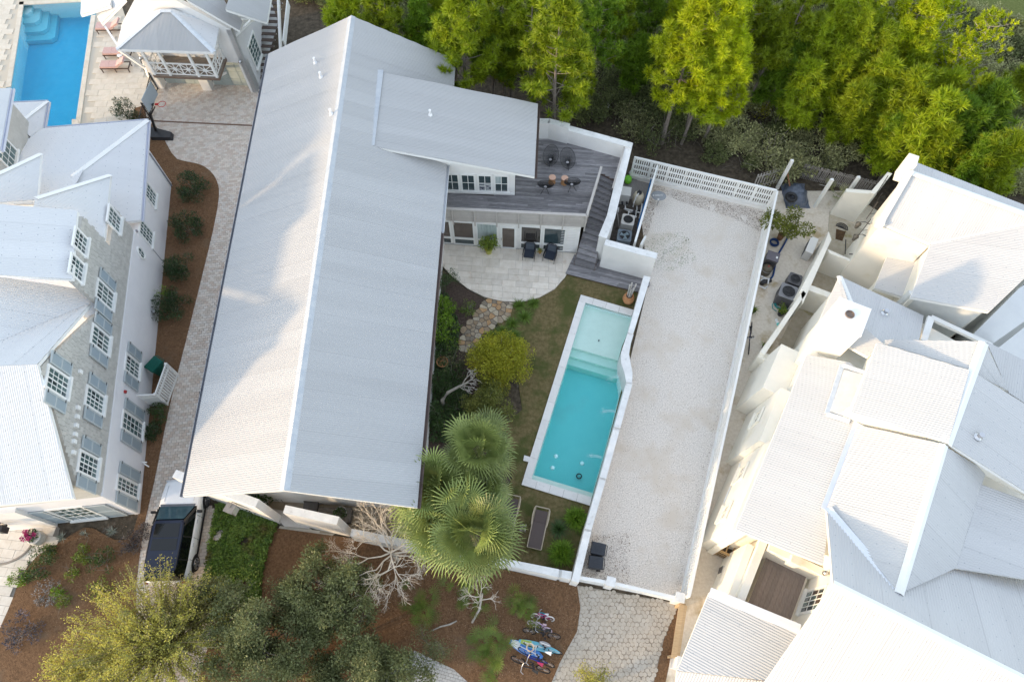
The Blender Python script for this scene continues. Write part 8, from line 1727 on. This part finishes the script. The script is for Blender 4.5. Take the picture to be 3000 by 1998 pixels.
def palm(label, ctr, h, r, seed, nf=36, name='cabbage_palm', lm=None, grp='cabbage palms in the courtyard'):
    rr = random.Random(seed); b = P(*ctr, h); b.z = 0; t = thing(name, label, 'palm', b, group=grp); tr = MB(); tr.tube([(0, 0, 0), (.05, .03, h * .5), (0, 0, h)], [.2, .17, .19], 10); tr.build('trunk', mat('fibrous_palm_trunk', (.13, .10, .075), (.21, .17, .13), scale=9, rough=1, bump=.5), t, world=False); ptl = MB(); fr_ = MB()
    for k in range(nf):
        an = k * 2.39996 + rr.gauss(0, .1); el = 1.3 - 1.6 * (k / nf) ** .8 + rr.gauss(0, .3); d = Vector((math.cos(an) * math.cos(el), math.sin(an) * math.cos(el), math.sin(el))); pl = r * .62 * rr.uniform(.45, 1.2); o = Vector((0, 0, h)); tip = o + d * pl; ptl.tube([o, o + d * pl * .5 + Vector((0, 0, .04)), tip], [.018, .014, .012], 4, caps=False)
        fan(fr_, tip, d + Vector((0, 0, .12)), r * .66 * rr.uniform(.85, 1.15), 32, rr, .2 + .45 * (k / nf), .028)
    ptl.build('petiole', mat('pale_petiole', (.26, .29, .09), rough=.5), t, world=False); fr_.build('fronds', lm or L_palm, t, world=False)
palm('cabbage palm with round crown touching the main roof eave', (1275, 1420), 4.6, 1.75, 31); palm('cabbage palm nearest the pool, uppermost of the cluster', (1405, 1320), 4.8, 1.75, 32); palm('cabbage palm over the front wall, lowest of the cluster', (1385, 1560), 4.9, 1.9, 33, 40); palm('cabbage palm in the middle of the cluster, half hidden', (1335, 1455), 4.2, 1.75, 34, 32); palm('cabbage palm over the right end of the cluster above the lowest one', (1405, 1440), 4.0, 1.35, 35, 26); palm('cabbage palm nearest the bare tree at the left of the cluster', (1280, 1530), 4.1, 1.6, 36, 32)
def palmetto(label, ctr, r, seed, nf, lm=None):
    rr = random.Random(seed); b = P(*ctr, .3); b.z = 0; t = thing('saw_palmetto', label, 'palmetto', b, group='saw palmettos in the front bed'); fr_ = MB(); pt_ = MB()
    for k in range(nf):
        q = Vector((rr.gauss(0, r * .33), rr.gauss(0, r * .33), 0)); an = rr.uniform(0, 6.283); el = rr.uniform(.35, 1.2); d = Vector((math.cos(an) * math.cos(el), math.sin(an) * math.cos(el), math.sin(el))); tip = q + d * rr.uniform(.35, .7); pt_.tube([q, tip], [.012, .008], 4, caps=False); fan(fr_, tip, d + Vector((0, 0, -.2)), rr.uniform(.36, .55), 17, rr, .12, .014)
    pt_.build('stalks', mat('palmetto_stalk', (.12, .15, .04), rough=.6), t, world=False)['kind'] = 'stuff'; fr_.build('fronds', lm or L_saw, t, world=False)
palmetto('saw palmetto clump above the small bicycles', (1525, 1775), .8, 41, 22); palmetto('largest saw palmetto clump left of the surfboards', (1425, 1895), 1.05, 42, 36); palmetto('saw palmetto behind the white sapling', (1380, 1755), .6, 43, 14); palmetto('shaded saw palmetto under the bare tree', (1225, 1765), .7, 44, 16); palmetto('small saw palmetto fan below the courtyard wall', (1335, 1722), .3, 45, 5); palmetto('small palmetto at the bottom of the mulch bed', (1455, 1975), .35, 46, 7); palmetto('low palmetto right of the porch bare tree', (1245, 1800), .4, 47, 7)
palmetto('palmetto fan at the foot of the alley paling fence', (2450, 560), .5, 48, 9, L_scrub)
# ---- garden shrubs
def bush(label, ctr, r, h, n, size, lm, seed, name='shrub', group=None, aspect=.4, clumps=16, twm=None, bk=1.25):
    r *= bk; h *= bk; n = int(n * bk); tw, lf_ = shrub(seed, r, h, n, size, clumps, 10, aspect); b = P(*ctr, h * .4); b.z = .0; t = thing(name, label, 'shrub', b, group=group); tw.build('stems', twm or L_twig, t, world=False); lf_.build('foliage', lm, t, world=False)
gl_ = mat('glossy_shrub_leaf', (.022, .05, .014), (.05, .09, .03), scale=2, rough=.35, isl=.4, trans=.12); gd = 'shrubs in the bed beside the drive'
for i, (u, v, r, lb) in enumerate(((570, 545, .72, 'dark glossy shrub nearest the curved end of the drive bed'), (545, 665, .66, 'dark glossy shrub second from the curved end of the drive bed'), (530, 783, .64, 'dark glossy shrub third from the curved end of the drive bed'), (500, 900, .72, 'dark glossy shrub with paler top in the drive bed'), (470, 1208, .45, 'rounded green shrub below the white bin screen'), (452, 1265, .32, 'thin low shrub at the foot of the house wall'))): bush(lb, (u, v), r * 1.3, 1.1 if i < 4 else .6, 2300 if i < 4 else 700, .11, gl_ if i != 4 else LEAF['dark'], 60 + i, group=gd)
bush('pale leafy sprig on top of the fourth drive shrub', (483, 865), .34, 1.3, 260, .10, LEAF['bright'], 71, group=gd); bush('dark shrub on the pool terrace beside the iron fence', (362, 325), .62, 1.4, 1500, .10, gl_, 72); bush('low dark shrub behind the terrace edge', (398, 345), .4, .5, 300, .1, gl_, 73)
sheet('terrace_mulch', G([(395, 318), (425, 310), (432, 365), (385, 370)]), .034, mulch)
gf = 'small plants in the left front bed'
for u, v, r, h, n, lm, lb in ((115, 1650, .75, .8, 1300, LEAF['dark'], 'broad dark shrub at the edge of the stone walk'), (55, 1695, .4, .45, 500, LEAF['bright'], 'yellow green clump beside the stone walk edge'), (145, 1612, .28, .4, 260, LEAF['pot'], 'light green tuft above the broad dark shrub'), (237, 1625, .42, .5, 520, LEAF['pot'], 'olive mound in the middle of the left front bed'), (300, 1645, .55, .6, 620, LEAF['dark'], 'loose dark shrub right of the olive mound'), (216, 1680, .3, .4, 300, LEAF['pot'], 'pale flowering tuft below the olive mound'), (290, 1730, .5, .5, 640, LEAF['pot'], 'yellow flowered bush above the yellow tree'), (175, 1735, .3, .4, 260, LEAF['bright'], 'small bright tuft above the yellow tree'), (186, 1762, .3, .4, 300, LEAF['pot'], 'rounded olive tuft beside the yellow tree'), (65, 1850, .75, .5, 900, mat('lavender_leaf', (.075, .07, .07), (.16, .14, .17), scale=2, rough=.8, isl=.4), 'grey purple lavender mass at the left edge'), (400, 1565, .55, .5, 700, mat('purple_grey_leaf', (.07, .058, .055), (.13, .11, .11), scale=2, rough=.8, isl=.4), 'purple grey low shrub beside the drive corner'), (385, 1610, .4, .4, 320, MATS['purple_grey_leaf'], 'purple grey sprig below the drive corner shrub'), (135, 1735, .55, .2, 330, mat('grey_white_leaf', (.2, .19, .18), (.4, .39, .38), rough=.8, isl=.3), 'grey white spreading plant in the left front bed')): bush(lb, (u, v), r, h, n, .10, lm, rv.randint(0, 9999), 'garden_plant', gf, clumps=12)
for u, v, lb in ((181, 1576, 'silvery rosette plant nearest the flower urn'), (250, 1566, 'larger silvery rosette plant under the front window'), (328, 1556, 'small silvery rosette plant near the house corner')):
    t = thing('silver_rosette', lb, 'plant', P(u, v, 0), group='silvery rosettes'); mb = MB(); blades(mb, ORG[t], 60, .34, .025, random.Random(u), up=.8, droop=.2); mb.build('leaves', mat('silver_leaf', (.20, .22, .17), (.32, .34, .28), rough=.6, isl=.3), t)
# courtyard planting
gc_ = 'planting along the house in the courtyard'
for u, v, r, h, n, s_, lm, lb in ((1303, 820, .55, .9, 900, .10, LEAF['dark'], 'dark rounded shrub at the corner of the patio'), (1300, 905, .62, .8, 900, .16, LEAF['bright'], 'bright lance leaved shrub nearest the patio'), (1305, 965, .8, .9, 1300, .16, LEAF['bright'], 'wide bright lance leaved shrub below the first'), (1290, 1010, .55, .7, 600, .15, LEAF['dark'], 'darker lance leaved shrub by the terracotta bowl'), (1370, 903, .38, .35, 420, .08, LEAF['bright'], 'small bright green mound in the bed near the flagstones'), (1285, 1120, .65, .7, 900, .13, LEAF['dark'], 'dark shrub below the terracotta bowl'), (1330, 1105, .6, .6, 700, .12, LEAF['dark'], 'dark shrub beside the twisted trunk'), (1275, 1210, .7, .7, 900, .13, LEAF['dark'], 'dark shrub above the fan palms by the eave'), (1350, 1190, .7, .6, 800, .11, LEAF['dark'], 'low dark shrub under the golden tree'), (1320, 1055, .6, .9, 500, .07, L_scrub, 'grey wispy shrub left of the golden tree')): bush(lb, (u, v), r, h, n, s_, lm, rv.randint(0, 9999), 'garden_shrub', gc_, aspect=.3, bk=1.55)
bush('golden green shrubby tree in the middle of the courtyard', (1462, 1062), 1.35, 2.3, 17000, .10, L_gold, 51, 'golden_tree', aspect=.5, clumps=75, twm=bark_w)
bush('olive shrubby tree below the golden one, above the palms', (1432, 1180), 1.15, 1.6, 9000, .10, mat('olive_shrub_leaf', (.15, .175, .04), (.27, .28, .07), scale=1, rough=.5, isl=.35, trans=.3), 52, 'golden_tree', aspect=.5, clumps=50, twm=bark_w)
t = thing('sedge_clump', '', 'plant', (0, 0, 0)); bpy.data.objects.remove(t); sg = LEAF['bright']; n_ = 0
for u, v, r, lb in ((1520, 895, .55, 'grassy clump nearest the patio curve'), (1562, 890, .5, 'grassy clump at the lawn end of the patio curve'), (1535, 930, .6, 'grassy clump second below the patio curve'), (1500, 950, .6, 'grassy clump right of the flagstones'), (1470, 972, .5, 'grassy clump at the foot of the flagstones'), (1505, 985, .6, 'grassy clump above the golden tree'), (1440, 985, .4, 'small grassy clump left of the golden tree top')):
    t = thing('liriope_clump', lb, 'plant', P(u, v, 0), group='grassy clumps along the flagstones'); mb = MB(); blades(mb, ORG[t], 230, r, .028, random.Random(u), up=.9, droop=.5, r0=.18); mb.build('blades', mat('liriope_blade', (.09, .16, .018), (.18, .27, .045), scale=2, rough=.45, isl=.35, trans=.25), t)
for u, v, r, n, lm, lb in ((1688, 1518, .62, 520, LEAF['bright'], 'bright feathery mound nearest the pool corner'), (1645, 1620, .70, 620, LEAF['bright'], 'largest bright feathery mound near the front wall'), (1638, 1548, .55, 260, LEAF['dark'], 'dark spiky clump between the two feathery mounds')):
    t = thing('coontie', lb, 'plant', P(u, v, .2), group='feathery mounds by the loungers'); t.location.z = 0; mb = MB(); rr = random.Random(u); blades(mb, Vector((0, 0, .05)), n, r * 1.25, .05 if lm != LEAF['dark'] else .03, rr, up=1.0, droop=.45, r0=.15)
    if lm != LEAF['dark']: leafcloud(mb, Vector((0, 0, .35)), (r * .85, r * .85, .3), 900, .12, rr, .3)
    mb.build('fronds', lm, t, world=False)
# green ground cover left of the porch path: one mass
def cover(name, label, px, n, size, lm, hmax, seed, cat='ground cover', up=.6, aspect=.55, z0=0.):
    pg = G(px); rr = random.Random(seed); mb = MB(); xs = [p[0] for p in pg]; ys = [p[1] for p in pg]; k = 0; tries = 0
    while k < n and tries < n * 5:
        tries += 1; x, y = rr.uniform(min(xs), max(xs)), rr.uniform(min(ys), max(ys))
        if not inpoly(x, y, pg): continue
        if noise.noise(Vector((x * 1.1, y * 1.1, seed))) < -.42: continue
        p = Vector((x, y, z0 + rr.uniform(.008, hmax))); l = Vector((rr.gauss(0, 1), rr.gauss(0, 1), abs(rr.gauss(0, up)))).normalized(); s = l.cross(Vector((rr.gauss(0, .4), rr.gauss(0, .4), 1))).normalized(); L_ = size * rr.uniform(.5, 1.3); w_ = L_ * aspect / 2; mb.add([p, p + l * L_ * .5 + s * w_, p + l * L_, p + l * L_ * .5 - s * w_], [(0, 1, 2, 3)]); k += 1
    tag(mb.build(name, lm), label, cat, kind='stuff')
cover('ivy_ground_cover', 'green ivy ground cover between the drive and the porch path', [(640, 1475), (700, 1490), (815, 1535), (790, 1600), (770, 1680), (760, 1800), (620, 1840), (600, 1720), (615, 1600)], 30000, .12, L_gc, .3, 3)
cover('bed_ground_cover', 'dark leafy ground cover under the courtyard shrubs', [(1250, 860), (1310, 860), (1350, 960), (1330, 1080), (1380, 1180), (1440, 1250), (1330, 1300), (1215, 1290), (1240, 1000)], 9000, .11, LEAF['dark'], .22, 4)
cover('gravel_leaf_litter', 'brown leaf litter along the fences of the gravel lot', [(1905, 540), (2240, 622), (2228, 680), (2150, 640), (1990, 590), (1925, 560), (1915, 640), (1880, 720), (1868, 700), (1890, 600)], 3600, .045, L_brown, .02, 5, 'leaf litter', .15)
cover('gravel_specks', 'dark specks and leaves scattered over the gravel lot', [(1880, 760), (2200, 720), (1985, 1740), (1710, 1690), (1850, 1050)], 3600, .035, L_brown, .012, 6, 'leaf litter', .1)
cover('gravel_corner_litter', 'dark leaf litter around the black bins', [(1720, 1570), (1850, 1560), (1840, 1730), (1700, 1690)], 900, .05, L_brown, .012, 9, 'leaf litter', .1)
cover('gravel_weeds', 'low weeds and litter on the upper left of the gravel lot', [(1885, 690), (2010, 680), (2040, 760), (1960, 800), (1880, 780)], 900, .05, L_gc, .03, 11, 'weeds', .2)
cover('fence_edge_litter', 'brown litter drifted along the long lattice fence', [(2225, 640), (2243, 640), (2010, 1740), (1975, 1740), (2110, 1150)], 2200, .045, L_brown, .015, 12, 'leaf litter', .1)
cover('mulch_chips', 'loose bark chips over the front mulch bed', [(1200, 1640), (1690, 1715), (1695, 1800), (1650, 1930), (1580, 1990), (1450, 1990), (1215, 1895), (1100, 1800)], 9000, .055, mat('bark_chip', (.16, .09, .05), (.38, .24, .15), scale=3, rough=.95, isl=.5), .02, 7, 'mulch', .1, .3, .047)
cover('bed_chips', 'loose bark chips over the drive side bed', [(440, 460), (600, 495), (632, 560), (560, 950), (470, 1350), (420, 1540), (400, 1750), (120, 1900), (60, 1880), (110, 1660), (250, 1560), (420, 1500), (480, 900)], 6500, .055, MATS['bark_chip'], .02, 8, 'mulch', .1, .3, .047)
